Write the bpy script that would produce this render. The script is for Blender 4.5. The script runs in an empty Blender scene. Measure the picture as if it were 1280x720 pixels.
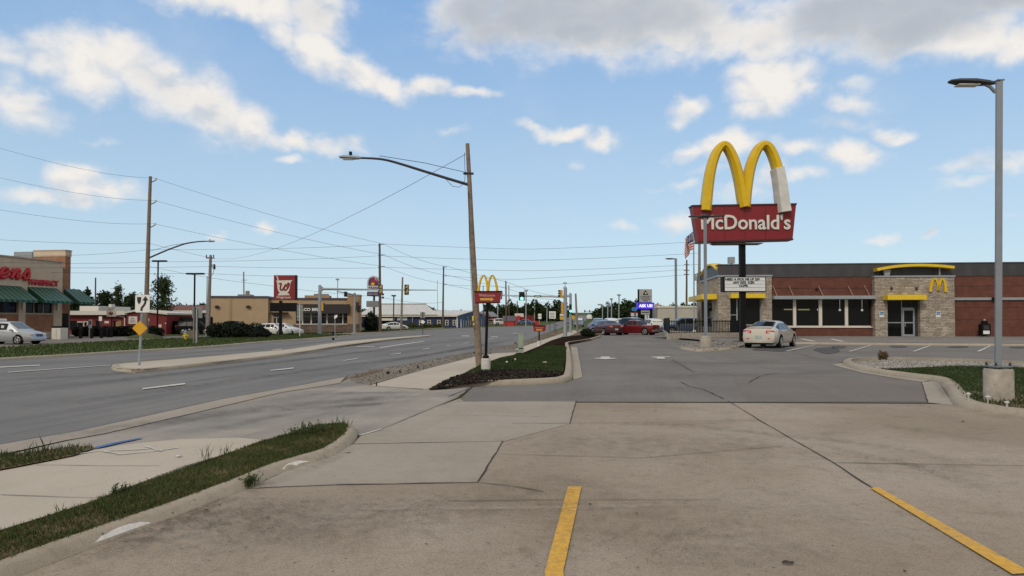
import bpy, bmesh, math, random
from mathutils import Vector, Matrix
import numpy as np
random.seed(7); RNG = np.random.default_rng(7)
SC = bpy.context.scene
COL = SC.collection
R = math.radians
# ------------------------------------------------------------------ camera model
F, V0, PITCH, CAMZ = 900.0, 378.0, R(1.4), 1.53
CP, SP = math.cos(PITCH), math.sin(PITCH)
def ray(px, py):
    return Vector((px-640.0, F*CP-(V0-py)*SP, F*SP+(V0-py)*CP))
AX = R(8.5); AXS, AXC = math.sin(AX), math.cos(AX)      # street direction
RISE = [(130,0),(180,.3),(250,1.0),(350,2.4),(500,4.9),(700,8.0),(1000,12.0),(1600,18.0)]
def g(x, y):
    """height of the ground"""
    c = x*AXC-y*AXS
    z = .009*max(-40.0, min(0.0, c+3.0))
    for (y0,z0),(y1,z1) in zip(RISE, RISE[1:]):
        if y > y0: z += (z1-z0)*min(1.0, (y-y0)/(y1-y0))
    return z
def G(px, py, dz=0.0):
    """where the sight line through a pixel meets the ground (+dz)"""
    d = ray(px, py); d = d/d.y
    f = lambda t: CAMZ+d.z*t-g(d.x*t, t)-dz
    t0 = 1.0
    while t0 < 1500:
        t1 = t0*1.03
        if f(t1) < 0: break
        t0 = t1
    for _ in range(40):
        m = (t0+t1)/2
        if f(m) > 0: t0 = m
        else: t1 = m
    return Vector((d.x*t0, t0, g(d.x*t0, t0)+dz))
def at(px, py, Y):
    d = ray(px, py); d = d*(Y/d.y)
    return Vector((d.x, Y, CAMZ+d.z))
class Spot:
    """a place on the ground with the local metres-per-pixel scale"""
    def __init__(s, px, py=None, Y=None, dz=0.0):
        if Y is None:
            p = G(px, py, dz); s.x, s.y, s.z = p
        else:
            p = at(px, 400, Y); s.x, s.y = p.x, Y; s.z = g(p.x, Y)+dz
        s.s = s.y/F; s.px = px
        s.loc = Vector((s.x, s.y, s.z))
    def h(s, py): return at(s.px, py, s.y).z-s.z
    def u(s, px, py=395): return at(px, py, s.y).x-s.x
# ------------------------------------------------------------------ materials
MATS = {}
def nodes_of(m):
    m.use_nodes = True
    return m.node_tree.nodes, m.node_tree.links
def mat(name, col, rough=.6, metal=0, var=.12, scale=6.0, bump=0.0, bscale=60.0, emit=None, estr=1.0, coat=0, alpha=None, var2=None, spec=.5):
    if name in MATS: return MATS[name]
    m = bpy.data.materials.new(name); N, L = nodes_of(m)
    b = N['Principled BSDF']
    b.inputs['Roughness'].default_value = rough; b.inputs['Metallic'].default_value = metal
    b.inputs['Coat Weight'].default_value = coat; b.inputs['Specular IOR Level'].default_value = spec
    b.inputs['Base Color'].default_value = (*col, 1)
    geo = N.new('ShaderNodeNewGeometry')
    if var > 0:
        n = N.new('ShaderNodeTexNoise'); n.inputs['Scale'].default_value = scale; n.inputs['Detail'].default_value = 5; n.inputs['Roughness'].default_value = .65
        L.new(geo.outputs['Position'], n.inputs['Vector'])
        r = N.new('ShaderNodeMapRange'); r.inputs[1].default_value = .3; r.inputs[2].default_value = .7
        r.inputs[3].default_value = 1-var; r.inputs[4].default_value = 1+var
        L.new(n.outputs['Fac'], r.inputs[0])
        mx = N.new('ShaderNodeMix'); mx.data_type = 'RGBA'; mx.blend_type = 'MULTIPLY'; mx.inputs[0].default_value = 1
        mx.inputs[6].default_value = (*col, 1); L.new(r.outputs[0], mx.inputs[7])
        out = mx.outputs[2]
        if var2:
            n2 = N.new('ShaderNodeTexNoise'); n2.inputs['Scale'].default_value = var2[1]; n2.inputs['Detail'].default_value = 6; n2.inputs['Roughness'].default_value = .7
            L.new(geo.outputs['Position'], n2.inputs['Vector'])
            r2 = N.new('ShaderNodeMapRange'); r2.inputs[1].default_value = var2[2] if len(var2) > 2 else .42; r2.inputs[2].default_value = var2[3] if len(var2) > 2 else .62
            L.new(n2.outputs['Fac'], r2.inputs[0])
            m2 = N.new('ShaderNodeMix'); m2.data_type = 'RGBA'
            L.new(r2.outputs[0], m2.inputs[0]); L.new(out, m2.inputs[6]); m2.inputs[7].default_value = (*var2[0], 1)
            out = m2.outputs[2]
        L.new(out, b.inputs['Base Color'])
    if bump > 0:
        n = N.new('ShaderNodeTexNoise'); n.inputs['Scale'].default_value = bscale; n.inputs['Detail'].default_value = 4
        L.new(geo.outputs['Position'], n.inputs['Vector'])
        bp = N.new('ShaderNodeBump'); bp.inputs['Strength'].default_value = bump; bp.inputs['Distance'].default_value = .02
        L.new(n.outputs['Fac'], bp.inputs['Height']); L.new(bp.outputs[0], b.inputs['Normal'])
    if emit:
        b.inputs['Emission Color'].default_value = (*emit, 1); b.inputs['Emission Strength'].default_value = estr
    MATS[name] = m
    return m
def ground_mat(name, base, dark, light, speck=.5, fine=90.0, rough=.9, stain=.5, big=.35, bump=.25, tint=None, streak=(1.0,.3), spec=.12):
    """weathered paving: broad tone drift, blotches of grime, fine aggregate"""
    m = bpy.data.materials.new(name); N, L = nodes_of(m); b = N['Principled BSDF']
    b.inputs['Roughness'].default_value = rough; b.inputs['Specular IOR Level'].default_value = spec
    geo = N.new('ShaderNodeNewGeometry')
    def noise(s, det, ro=.6, vec=None, dist=0):
        n = N.new('ShaderNodeTexNoise'); n.inputs['Scale'].default_value = s; n.inputs['Detail'].default_value = det; n.inputs['Roughness'].default_value = ro
        n.inputs['Distortion'].default_value = dist
        L.new(vec or geo.outputs['Position'], n.inputs['Vector']); return n.outputs['Fac']
    def rng(v, a, bb, c=0, d=1):
        r = N.new('ShaderNodeMapRange'); r.inputs[1].default_value = a; r.inputs[2].default_value = bb; r.inputs[3].default_value = c; r.inputs[4].default_value = d
        L.new(v, r.inputs[0]); return r.outputs[0]
    def mix(fac, a, col, mode='MIX'):
        x = N.new('ShaderNodeMix'); x.data_type = 'RGBA'; x.blend_type = mode
        L.new(fac, x.inputs[0])
        if isinstance(a, tuple): x.inputs[6].default_value = (*a, 1)
        else: L.new(a, x.inputs[6])
        if isinstance(col, tuple): x.inputs[7].default_value = (*col, 1)
        else: L.new(col, x.inputs[7])
        return x.outputs[2]
    c = mix(rng(noise(big, 4), .35, .65), base, light)
    if tint: c = mix(rng(noise(.22, 3, dist=.4), .45, .62), c, tint)
    # streaks along the traffic direction
    mr_ = N.new('ShaderNodeMapping'); mr_.inputs['Rotation'].default_value = (0, 0, AX); L.new(geo.outputs['Position'], mr_.inputs['Vector'])
    mp = N.new('ShaderNodeMapping'); mp.inputs['Scale'].default_value = (1.3, .06, 1)
    L.new(mr_.outputs[0], mp.inputs['Vector'])
    sn = noise(streak[0], 5, .68, mp.outputs[0])
    c = mix(rng(sn, .50, .72, 0, streak[1]), c, dark)
    c = mix(rng(sn, .48, .30, 0, streak[1]*.8), c, light)
    blot = rng(noise(1.7, 8, .72, dist=.6), .54, .74, 0, stain)
    c = mix(blot, c, dark)
    mott = rng(noise(9, 6, .75, dist=.3), .50, .72, 0, stain*.75)
    c = mix(mott, c, dark)
    lm = rng(noise(6, 6, .7), .56, .74, 0, stain*.5)
    c = mix(lm, c, tuple(min(1, v*1.15) for v in light))
    sp = rng(noise(fine, 3, .8), .5, .70, 0, speck)
    c = mix(sp, c, dark)
    sp2 = rng(noise(fine*1.7, 2, .8), .56, .8, 0, speck*.7)
    c = mix(sp2, c, tuple(min(1, v*1.35) for v in light))
    pit = N.new('ShaderNodeTexVoronoi'); pit.inputs['Scale'].default_value = 5.5; L.new(geo.outputs['Position'], pit.inputs['Vector'])
    pf = rng(pit.outputs['Distance'], .035, .075, .8, 0)
    c = mix(pf, c, tuple(v*.55 for v in dark))
    L.new(c, b.inputs['Base Color'])
    bp = N.new('ShaderNodeBump'); bp.inputs['Strength'].default_value = bump; bp.inputs['Distance'].default_value = .01
    L.new(noise(fine, 4, .75), bp.inputs['Height']); L.new(bp.outputs[0], b.inputs['Normal'])
    MATS[name] = m; return m
def brick_mat(name, c1, c2, mortar, bw=.24, bh=.08, rough=.85, msize=.012, stone=False):
    m = bpy.data.materials.new(name); N, L = nodes_of(m); b = N['Principled BSDF']; b.inputs['Roughness'].default_value = rough
    tc = N.new('ShaderNodeTexCoord'); mp = N.new('ShaderNodeMapping')
    sep = N.new('ShaderNodeSeparateXYZ'); L.new(tc.outputs['Object'], sep.inputs[0])
    ad = N.new('ShaderNodeMath'); ad.operation = 'ADD'; L.new(sep.outputs[0], ad.inputs[0]); L.new(sep.outputs[1], ad.inputs[1])
    cb = N.new('ShaderNodeCombineXYZ'); L.new(ad.outputs[0], cb.inputs[0]); L.new(sep.outputs[2], cb.inputs[1])
    t = N.new('ShaderNodeTexBrick'); t.inputs['Color1'].default_value = (*c1, 1); t.inputs['Color2'].default_value = (*c2, 1); t.inputs['Mortar'].default_value = (*mortar, 1)
    t.inputs['Scale'].default_value = 1; t.inputs['Brick Width'].default_value = bw; t.inputs['Row Height'].default_value = bh; t.inputs['Mortar Size'].default_value = msize
    t.inputs['Bias'].default_value = 0
    vec = cb.outputs[0]
    if stone:
        nz = N.new('ShaderNodeTexNoise'); nz.inputs['Scale'].default_value = 2.2; nz.inputs['Detail'].default_value = 3; L.new(cb.outputs[0], nz.inputs['Vector'])
        mm = N.new('ShaderNodeVectorMath'); mm.operation = 'MULTIPLY_ADD'; L.new(nz.outputs['Color'], mm.inputs[0]); mm.inputs[1].default_value = (.35, .12, 0); L.new(cb.outputs[0], mm.inputs[2])
        vec = mm.outputs[0]; t.squash = .7; t.squash_frequency = 3; t.offset = .37
    L.new(vec, t.inputs['Vector'])
    n = N.new('ShaderNodeTexNoise'); n.inputs['Scale'].default_value = 1.6; n.inputs['Detail'].default_value = 6; L.new(cb.outputs[0], n.inputs['Vector'])
    r = N.new('ShaderNodeMapRange'); r.inputs[1].default_value = .3; r.inputs[2].default_value = .7; r.inputs[3].default_value = .78; r.inputs[4].default_value = 1.2; L.new(n.outputs['Fac'], r.inputs[0])
    mx = N.new('ShaderNodeMix'); mx.data_type = 'RGBA'; mx.blend_type = 'MULTIPLY'; mx.inputs[0].default_value = 1
    L.new(t.outputs['Color'], mx.inputs[6]); L.new(r.outputs[0], mx.inputs[7]); L.new(mx.outputs[2], b.inputs['Base Color'])
    bp = N.new('ShaderNodeBump'); bp.inputs['Strength'].default_value = .6; bp.inputs['Distance'].default_value = .03; bp.invert = True
    L.new(t.outputs['Fac'], bp.inputs['Height']); L.new(bp.outputs[0], b.inputs['Normal'])
    MATS[name] = m; return m
def ribbed_mat(name, c1, c2, width=.3, rough=.5, axis=0, duty=.5, metal=0):
    """standing-seam / slatted surface"""
    m = bpy.data.materials.new(name); N, L = nodes_of(m); b = N['Principled BSDF']; b.inputs['Roughness'].default_value = rough; b.inputs['Metallic'].default_value = metal
    tc = N.new('ShaderNodeTexCoord'); sep = N.new('ShaderNodeSeparateXYZ'); L.new(tc.outputs['Object'], sep.inputs[0])
    d = N.new('ShaderNodeMath'); d.operation = 'DIVIDE'; L.new(sep.outputs[axis], d.inputs[0]); d.inputs[1].default_value = width
    fr = N.new('ShaderNodeMath'); fr.operation = 'FRACT'; L.new(d.outputs[0], fr.inputs[0])
    gt = N.new('ShaderNodeMath'); gt.operation = 'GREATER_THAN'; L.new(fr.outputs[0], gt.inputs[0]); gt.inputs[1].default_value = duty
    mx = N.new('ShaderNodeMix'); mx.data_type = 'RGBA'; L.new(gt.outputs[0], mx.inputs[0]); mx.inputs[6].default_value = (*c1, 1); mx.inputs[7].default_value = (*c2, 1)
    n = N.new('ShaderNodeTexNoise'); n.inputs['Scale'].default_value = 1.3; n.inputs['Detail'].default_value = 5; L.new(tc.outputs['Object'], n.inputs['Vector'])
    r = N.new('ShaderNodeMapRange'); r.inputs[1].default_value = .3; r.inputs[2].default_value = .7; r.inputs[3].default_value = .82; r.inputs[4].default_value = 1.12; L.new(n.outputs['Fac'], r.inputs[0])
    m2 = N.new('ShaderNodeMix'); m2.data_type = 'RGBA'; m2.blend_type = 'MULTIPLY'; m2.inputs[0].default_value = 1; L.new(mx.outputs[2], m2.inputs[6]); L.new(r.outputs[0], m2.inputs[7])
    L.new(m2.outputs[2], b.inputs['Base Color'])
    bp = N.new('ShaderNodeBump'); bp.inputs['Strength'].default_value = .7; bp.inputs['Distance'].default_value = .03
    L.new(gt.outputs[0], bp.inputs['Height']); L.new(bp.outputs[0], b.inputs['Normal'])
    MATS[name] = m; return m
def leaf_mat(name, a, b_, trans=.35):
    m = bpy.data.materials.new(name); N, L = nodes_of(m); b = N['Principled BSDF']; b.inputs['Roughness'].default_value = .65; b.inputs['Specular IOR Level'].default_value = .25
    geo = N.new('ShaderNodeNewGeometry')
    n = N.new('ShaderNodeTexNoise'); n.inputs['Scale'].default_value = .9; n.inputs['Detail'].default_value = 3; L.new(geo.outputs['Position'], n.inputs['Vector'])
    r = N.new('ShaderNodeMapRange'); r.inputs[1].default_value = .35; r.inputs[2].default_value = .65; L.new(n.outputs['Fac'], r.inputs[0])
    ri = N.new('ShaderNodeMath'); ri.operation = 'MULTIPLY_ADD'; L.new(geo.outputs['Random Per Island'], ri.inputs[0]); ri.inputs[1].default_value = .7; 
    sb = N.new('ShaderNodeMath'); sb.operation = 'MULTIPLY_ADD'; L.new(r.outputs[0], sb.inputs[0]); sb.inputs[1].default_value = .5; sb.inputs[2].default_value = -.1
    L.new(sb.outputs[0], ri.inputs[2])
    mx = N.new('ShaderNodeMix'); mx.data_type = 'RGBA'; mx.clamp_factor = True; L.new(ri.outputs[0], mx.inputs[0]); mx.inputs[6].default_value = (*a, 1); mx.inputs[7].default_value = (*b_, 1)
    L.new(mx.outputs[2], b.inputs['Base Color'])
    tr = N.new('ShaderNodeBsdfTranslucent'); L.new(mx.outputs[2], tr.inputs['Color'])
    ms = N.new('ShaderNodeMixShader'); ms.inputs[0].default_value = trans
    L.new(b.outputs[0], ms.inputs[1]); L.new(tr.outputs[0], ms.inputs[2]); L.new(ms.outputs[0], N['Material Output'].inputs['Surface'])
    MATS[name] = m; return m
def glass_mat(name, tint=(.014,.016,.018), see=.35, rough=.03, spec=.5):
    m = bpy.data.materials.new(name); N, L = nodes_of(m); b = N['Principled BSDF']
    b.inputs['Base Color'].default_value = (*tint, 1); b.inputs['Roughness'].default_value = rough; b.inputs['Specular IOR Level'].default_value = spec
    if see > 0:
        tr = N.new('ShaderNodeBsdfTransparent'); tr.inputs['Color'].default_value = (.75,.8,.8,1)
        ms = N.new('ShaderNodeMixShader'); ms.inputs[0].default_value = see
        L.new(b.outputs[0], ms.inputs[1]); L.new(tr.outputs[0], ms.inputs[2]); L.new(ms.outputs[0], N['Material Output'].inputs['Surface'])
    MATS[name] = m; return m
# ------------------------------------------------------------------ mesh builder
class MB:
    def __init__(s): s.v = []; s.f = []; s.mi = []; s.cur = 0
    def add(s, vs, fs):
        o = len(s.v); s.v += [tuple(v) for v in vs]
        s.f += [tuple(i+o for i in f) for f in fs]; s.mi += [s.cur]*len(fs); return s
    def bx(s, x0, x1, y0, y1, z0, z1):
        x0, x1 = min(x0,x1), max(x0,x1); y0, y1 = min(y0,y1), max(y0,y1); z0, z1 = min(z0,z1), max(z0,z1)
        return s.add([(x0,y0,z0),(x1,y0,z0),(x1,y1,z0),(x0,y1,z0),(x0,y0,z1),(x1,y0,z1),(x1,y1,z1),(x0,y1,z1)],
              [(3,2,1,0),(4,5,6,7),(0,1,5,4),(1,2,6,5),(2,3,7,6),(3,0,4,7)])
    def box(s, c, sz, rz=0, rx=0, ry=0):
        M = Matrix.Translation(c) @ Matrix.Rotation(rz,4,'Z') @ Matrix.Rotation(ry,4,'Y') @ Matrix.Rotation(rx,4,'X')
        a, b, d = sz[0]/2, sz[1]/2, sz[2]/2
        vs = [M @ Vector(p) for p in [(-a,-b,-d),(a,-b,-d),(a,b,-d),(-a,b,-d),(-a,-b,d),(a,-b,d),(a,b,d),(-a,b,d)]]
        return s.add(vs, [(3,2,1,0),(4,5,6,7),(0,1,5,4),(1,2,6,5),(2,3,7,6),(3,0,4,7)])
    def tube(s, pts, r, n=8, cap=True, flat=1.0, phase=0.0):
        pts = [Vector(p) for p in pts]; k = len(pts)
        rs = r if isinstance(r, (list, tuple)) else [r]*k
        vs = []; up = None
        for i, p in enumerate(pts):
            t = (pts[min(i+1,k-1)]-pts[max(i-1,0)]).normalized()
            if up is None:
                up = Vector((0,0,1)) if abs(t.z) < .9 else Vector((0,1,0))
            a = t.cross(up)
            if a.length < 1e-6: a = t.cross(Vector((1,0,0)))
            a.normalize(); b = a.cross(t).normalized(); up = b
            for j in range(n):
                w = 2*math.pi*j/n+phase
                vs.append(p+a*(rs[i]*math.cos(w))+b*(rs[i]*flat*math.sin(w)))
        fs = [(i*n+j, i*n+(j+1)%n, (i+1)*n+(j+1)%n, (i+1)*n+j) for i in range(k-1) for j in range(n)]
        if cap: fs += [tuple(reversed(range(n))), tuple((k-1)*n+j for j in range(n))]
        return s.add(vs, fs)
    def cyl(s, p, q, r0, r1=None, n=12): return s.tube([p, q], [r0, r0 if r1 is None else r1], n)
    def lathe(s, prof, n=16, c=(0,0,0)):
        vs = []; 
        for r, z in prof:
            for j in range(n):
                w = 2*math.pi*j/n; vs.append((c[0]+r*math.cos(w), c[1]+r*math.sin(w), c[2]+z))
        k = len(prof)
        fs = [(i*n+j, i*n+(j+1)%n, (i+1)*n+(j+1)%n, (i+1)*n+j) for i in range(k-1) for j in range(n)]
        fs += [tuple(reversed(range(n))), tuple((k-1)*n+j for j in range(n))]
        return s.add(vs, fs)
    def prism(s, poly, y0, y1):
        """polygon in x,z extruded along y"""
        n = len(poly); ar = sum(poly[i][0]*poly[(i+1)%n][1]-poly[(i+1)%n][0]*poly[i][1] for i in range(n))
        if ar < 0: poly = poly[::-1]
        vs = [(x,y0,z) for x,z in poly]+[(x,y1,z) for x,z in poly]
        return s.add(vs, [tuple(range(n)), tuple(reversed(range(n,2*n)))]+[(i, i+n, (i+1)%n+n, (i+1)%n) for i in range(n)])
    def quad(s, *p): return s.add(p, [tuple(range(len(p)))])
    def build(s, name, m=None, parent=None, smooth=False, loc=None, bevel=0, rz=None):
        me = bpy.data.meshes.new(name); me.from_pydata(s.v, [], s.f); me.validate(); me.update()
        ms = m if isinstance(m, (list, tuple)) else [m]
        for x in ms: me.materials.append(x)
        if len(ms) > 1:
            for p, i in zip(me.polygons, s.mi): p.material_index = i
        o = bpy.data.objects.new(name, me); COL.objects.link(o)
        if smooth:
            me.shade_smooth()
            try: me.set_sharp_from_angle(angle=R(35))
            except Exception: pass
        if parent: o.parent = parent
        if loc is not None: o.location = loc
        if rz is not None: o.rotation_euler.z = rz
        if bevel:
            b = o.modifiers.new('Bevel', 'BEVEL'); b.width = bevel; b.segments = 2; b.limit_method = 'ANGLE'
        return o
def tag(o, label, cat, group=None, kind=None):
    o['label'] = label; o['category'] = cat
    if group: o['group'] = group
    if kind: o['kind'] = kind
    return o
def root(name, loc, label, cat, group=None, rz=0.0):
    o = bpy.data.objects.new(name, None); COL.objects.link(o); o.empty_display_size = .3
    o.location = loc; o.rotation_euler.z = rz
    return tag(o, label, cat, group)
def structure(o, label=None, kind='structure'):
    o['kind'] = kind
    if label: o['label'] = label
    return o
def crom(pts, n=6, closed=False):
    """Catmull-Rom through points"""
    pts = [Vector(p) for p in pts]; k = len(pts); out = []
    for i in range(k if closed else k-1):
        if closed: p0,p1,p2,p3 = pts[i-1],pts[i],pts[(i+1)%k],pts[(i+2)%k]
        else: p0,p1,p2,p3 = pts[max(i-1,0)],pts[i],pts[i+1],pts[min(i+2,k-1)]
        for j in range(n):
            t = j/n
            out.append(.5*((2*p1)+(p2-p0)*t+(2*p0-5*p1+4*p2-p3)*t*t+(3*p1-p0-3*p2+p3)*t**3))
    if not closed: out.append(pts[-1])
    return out
def text(s, m, parent, x0, x1, z0, z1, y, name='lettering', bold=.0, ext=.01, shear=0.0, keep=False, lines=None, rz=0.0, face='front'):
    """lettering fitted into the box x0..x1, z0..z1 on a plane facing -y"""
    cu = bpy.data.curves.new(name, 'FONT'); cu.body = s; cu.size = 1; cu.bevel_depth = bold; cu.bevel_resolution = 0; cu.shear = shear; cu.extrude = .05; cu.resolution_u = 3
    cu.align_x = 'CENTER'
    tmp = bpy.data.objects.new('tmp', cu); COL.objects.link(tmp)
    bpy.context.view_layer.update()
    me = bpy.data.meshes.new_from_object(tmp.evaluated_get(bpy.context.evaluated_depsgraph_get()))
    bpy.data.objects.remove(tmp); bpy.data.curves.remove(cu)
    n = len(me.vertices); a = np.empty(n*3); me.vertices.foreach_get('co', a); a = a.reshape(-1,3)
    lo, hi = a.min(0), a.max(0)
    b = np.empty_like(a)
    b[:,0] = x0+(a[:,0]-lo[0])/(hi[0]-lo[0])*(x1-x0)
    b[:,2] = z0+(a[:,1]-lo[1])/(hi[1]-lo[1])*(z1-z0)
    b[:,1] = y-(a[:,2]-lo[2])/(hi[2]-lo[2])*ext
    me.vertices.foreach_set('co', b.ravel()); me.materials.clear(); me.materials.append(m); me.update()
    me.name = name
    o = bpy.data.objects.new(name, me); COL.objects.link(o)
    if parent: o.parent = parent
    return o
# ------------------------------------------------------------------ ground sheets
CUTS = [y for y, _ in RISE]
def sheet(pts, off, name, m, px=True, label=None, kind='structure', lift=0.0, thick=0.0):
    """a flat sheet conforming to the ground, outline given on the photo's ground or in metres"""
    P = [G(p[0], p[1], lift).xy if px else Vector(p).xy for p in pts]
    bm = bmesh.new()
    vs = [bm.verts.new((p.x, p.y, 0)) for p in P]
    f = bm.faces.new(vs); f.normal_update()
    if f.normal.z < 0: f.normal_flip()
    bmesh.ops.triangulate(bm, faces=[f])
    ys = [p.y for p in P]
    def cut(co, no): bmesh.ops.bisect_plane(bm, geom=bm.verts[:]+bm.edges[:]+bm.faces[:], plane_co=co, plane_no=no, dist=1e-5)
    for y in CUTS:
        if min(ys) < y < max(ys): cut((0,y,0), (0,1,0))
    nrm = (AXC, -AXS, 0)
    cut((-3/AXC,0,0), nrm); cut((-43/AXC,0,0), nrm)
    for v in bm.verts: v.co.z = g(v.co.x, v.co.y)+off
    me = bpy.data.meshes.new(name); bm.to_mesh(me); bm.free(); me.materials.append(m)
    o = bpy.data.objects.new(name, me); COL.objects.link(o); o['kind'] = kind
    if label: o['label'] = label
    return o
def kerb(path, side, name, m, h=.13, face=.07, w=.20, lift=0.0, closed=False, smooth=4, taper=0):
    """kerb swept along its foot line; side=+1 puts the top to the left of the path"""
    P = [Vector((p[1],p[2],0)) if p[0] == 'w' else G(p[0], p[1], lift) for p in path]
    P = [Vector((p.x,p.y,0)) for p in P]
    P = crom(P, smooth, closed) if smooth > 1 else P
    prof = [(0,-.05),(0,.02),(face*.55,h*.8),(face,h*.97),(face+.04,h),(w,h),(w,-.05)]
    k = len(P); vs = []
    for i, p in enumerate(P):
        if closed: t = P[(i+1)%k]-P[i-1]
        else: t = P[min(i+1,k-1)]-P[max(i-1,0)]
        t.normalize(); nn = Vector((-t.y, t.x, 0))*side
        for d, z in prof:
            q = p+nn*d; vs.append((q.x, q.y, g(q.x,q.y)+(z*(.12+.88*min(1,i/taper)) if taper else z)))
    n = len(prof); mb = MB()
    fs = []
    for i in range(k if closed else k-1):
        for j in range(n-1):
            a = i*n+j; b = ((i+1)%k)*n+j
            fs.append((a, b, b+1, a+1) if side < 0 else (a, a+1, b+1, b))
    if not closed: fs += [tuple(range(n)), tuple(reversed([(k-1)*n+j for j in range(n)]))]
    mb.add(vs, fs)
    o = mb.build(name, m, smooth=True); o['kind'] = 'structure'
    return o
# ------------------------------------------------------------------ foliage
def quads(centers, size, name, m, parent=None, jitter=.5, flatten=.0, aspect=1.0, thin=None):
    """many small leaf faces at the given points"""
    c = np.asarray(centers); n = len(c)
    d = RNG.normal(size=(n,3)); d /= np.linalg.norm(d,axis=1)[:,None]
    e = RNG.normal(size=(n,3)); e -= (e*d).sum(1)[:,None]*d; e /= np.linalg.norm(e,axis=1)[:,None]
    s = size*(1+jitter*RNG.uniform(-1,1,size=n))[:,None]
    a = d*s; b = e*s*.5*aspect
    v = np.stack([c-a*.5, c+b*.6-a*.05, c+a*.6, c-b*.6-a*.05],1).reshape(-1,3)
    me = bpy.data.meshes.new(name); me.vertices.add(n*4); me.vertices.foreach_set('co', v.ravel())
    me.loops.add(n*4); me.loops.foreach_set('vertex_index', np.arange(n*4,dtype=np.int32))
    me.polygons.add(n); me.polygons.foreach_set('loop_start', np.arange(0,n*4,4,dtype=np.int32)); me.polygons.foreach_set('loop_total', np.full(n,4,dtype=np.int32))
    me.update(); me.validate(); me.materials.append(m)
    o = bpy.data.objects.new(name, me); COL.objects.link(o)
    if parent: o.parent = parent
    return o
def blob_points(c, rad, n, hollow=.45, rough=.35):
    """points through an uneven ellipsoid"""
    d = RNG.normal(size=(n,3)); d /= np.linalg.norm(d,axis=1)[:,None]
    t = hollow+(1-hollow)*RNG.uniform(0,1,n)**.5
    ph = RNG.uniform(0,6.28,6)
    lump = 1+rough*(np.sin(d[:,0]*5+ph[0])*np.sin(d[:,1]*4+ph[1])+.6*np.sin(d[:,2]*7+ph[2]+d[:,0]*6))
    return np.asarray(c)+d*np.asarray(rad)*(t*lump)[:,None]
def blades(tris, n, h, name, m, label, cat='grass', width=.012, lean=.5, hvar=.6, clump=0.0):
    """grass blades scattered over triangles (world space)"""
    T = np.asarray(tris); ar = .5*np.linalg.norm(np.cross(T[:,1]-T[:,0],T[:,2]-T[:,0]),axis=1)
    idx = RNG.choice(len(T), n, p=ar/ar.sum()); u = RNG.uniform(size=(n,2)); fl = u.sum(1) > 1; u[fl] = 1-u[fl]
    P = T[idx,0]+(T[idx,1]-T[idx,0])*u[:,:1]+(T[idx,2]-T[idx,0])*u[:,1:]
    ph = RNG.uniform(0,6.28,(3,))
    if clump:
        q = .5+.5*np.sin(P[:,0]*5.3+1.5*np.sin(P[:,1]*3.1+ph[0]))*np.sin(P[:,1]*4.7+1.3*np.sin(P[:,0]*2.7+ph[1]))
        q = .6*q+.4*(.5+.5*np.sin(P[:,0]*17+ph[2])*np.sin(P[:,1]*13+ph[0]))
        P = P[RNG.uniform(size=n) < 1-clump+clump*2.0*(q-.15)]; n = len(P)
    cl = .5+.5*np.sin(P[:,0]*2.1+ph[0]+np.sin(P[:,1]*1.7+ph[1]))*np.sin(P[:,1]*2.6+ph[2])
    cl = .35*cl+.65*RNG.uniform(size=n)
    hh = h*(1-hvar+hvar*2*cl*RNG.uniform(.4,1,n))
    a = RNG.uniform(0,6.28,n); w = width*(.6+.8*RNG.uniform(size=n))
    dx = np.stack([np.cos(a)*w, np.sin(a)*w, 0*a],1)
    b = RNG.uniform(0,6.28,n); ln = lean*hh*RNG.uniform(0,1,n)
    tip = np.stack([np.cos(b)*ln, np.sin(b)*ln, hh],1)
    v = np.stack([P-dx, P+dx, P+tip*.6+dx*.7, P+tip, P+tip*.6-dx*.7],1)
    v[:,:2,2] -= .005
    v = v.reshape(-1,3)
    me = bpy.data.meshes.new(name); me.vertices.add(n*5); me.vertices.foreach_set('co', v.ravel())
    me.loops.add(n*5); me.loops.foreach_set('vertex_index', np.arange(n*5,dtype=np.int32))
    me.polygons.add(n); me.polygons.foreach_set('loop_start', np.arange(0,n*5,5,dtype=np.int32)); me.polygons.foreach_set('loop_total', np.full(n,5,dtype=np.int32))
    me.update(); me.validate(); me.materials.append(m)
    o = bpy.data.objects.new(name, me); COL.objects.link(o)
    return tag(o, label, cat, kind='stuff')
def tris_of(o):
    me = o.data; me.calc_loop_triangles()
    return [[tuple(o.matrix_basis @ me.vertices[i].co) for i in t.vertices] for t in me.loop_triangles]
# ------------------------------------------------------------------ facades
class Facade:
    """a vertical wall plane: x along the wall, y into the building, z up"""
    def __init__(s, base, ang, name, label, cat='building', group=None, z=None):
        s.P = Vector((base[0], base[1], g(base[0],base[1]) if z is None else z)); s.a = ang
        s.d = Vector((math.cos(ang), math.sin(ang), 0)); s.n = Vector((-s.d.y, s.d.x, 0))
        s.root = root(name, s.P, label, cat, group, rz=ang)
    def uv(s, px, py=395, depth=0.0):
        r = ray(px, py); o = Vector((0,0,CAMZ)); q = s.P+s.n*depth
        t = (q-o).dot(s.n)/r.dot(s.n); p = o+r*t-s.P
        return p.dot(s.d), p.z
    def rect(s, px0, px1, py0, py1, depth=0.0):
        pm = (py0+py1)/2; pc = (px0+px1)/2
        return s.uv(px0,pm,depth)[0], s.uv(px1,pm,depth)[0], s.uv(pc,py1,depth)[1], s.uv(pc,py0,depth)[1]
    def part(s, name, m, px0, px1, py0, py1, y0, y1, parent=None, bottom=None, bevel=0, depth=None):
        u0,u1,z0,z1 = s.rect(px0,px1,py0,py1, y0 if depth is None else depth)
        if bottom is not None: z0 = bottom
        return MB().bx(u0,u1,y0,y1,z0,z1).build(name, m, parent or s.root, bevel=bevel)
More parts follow.
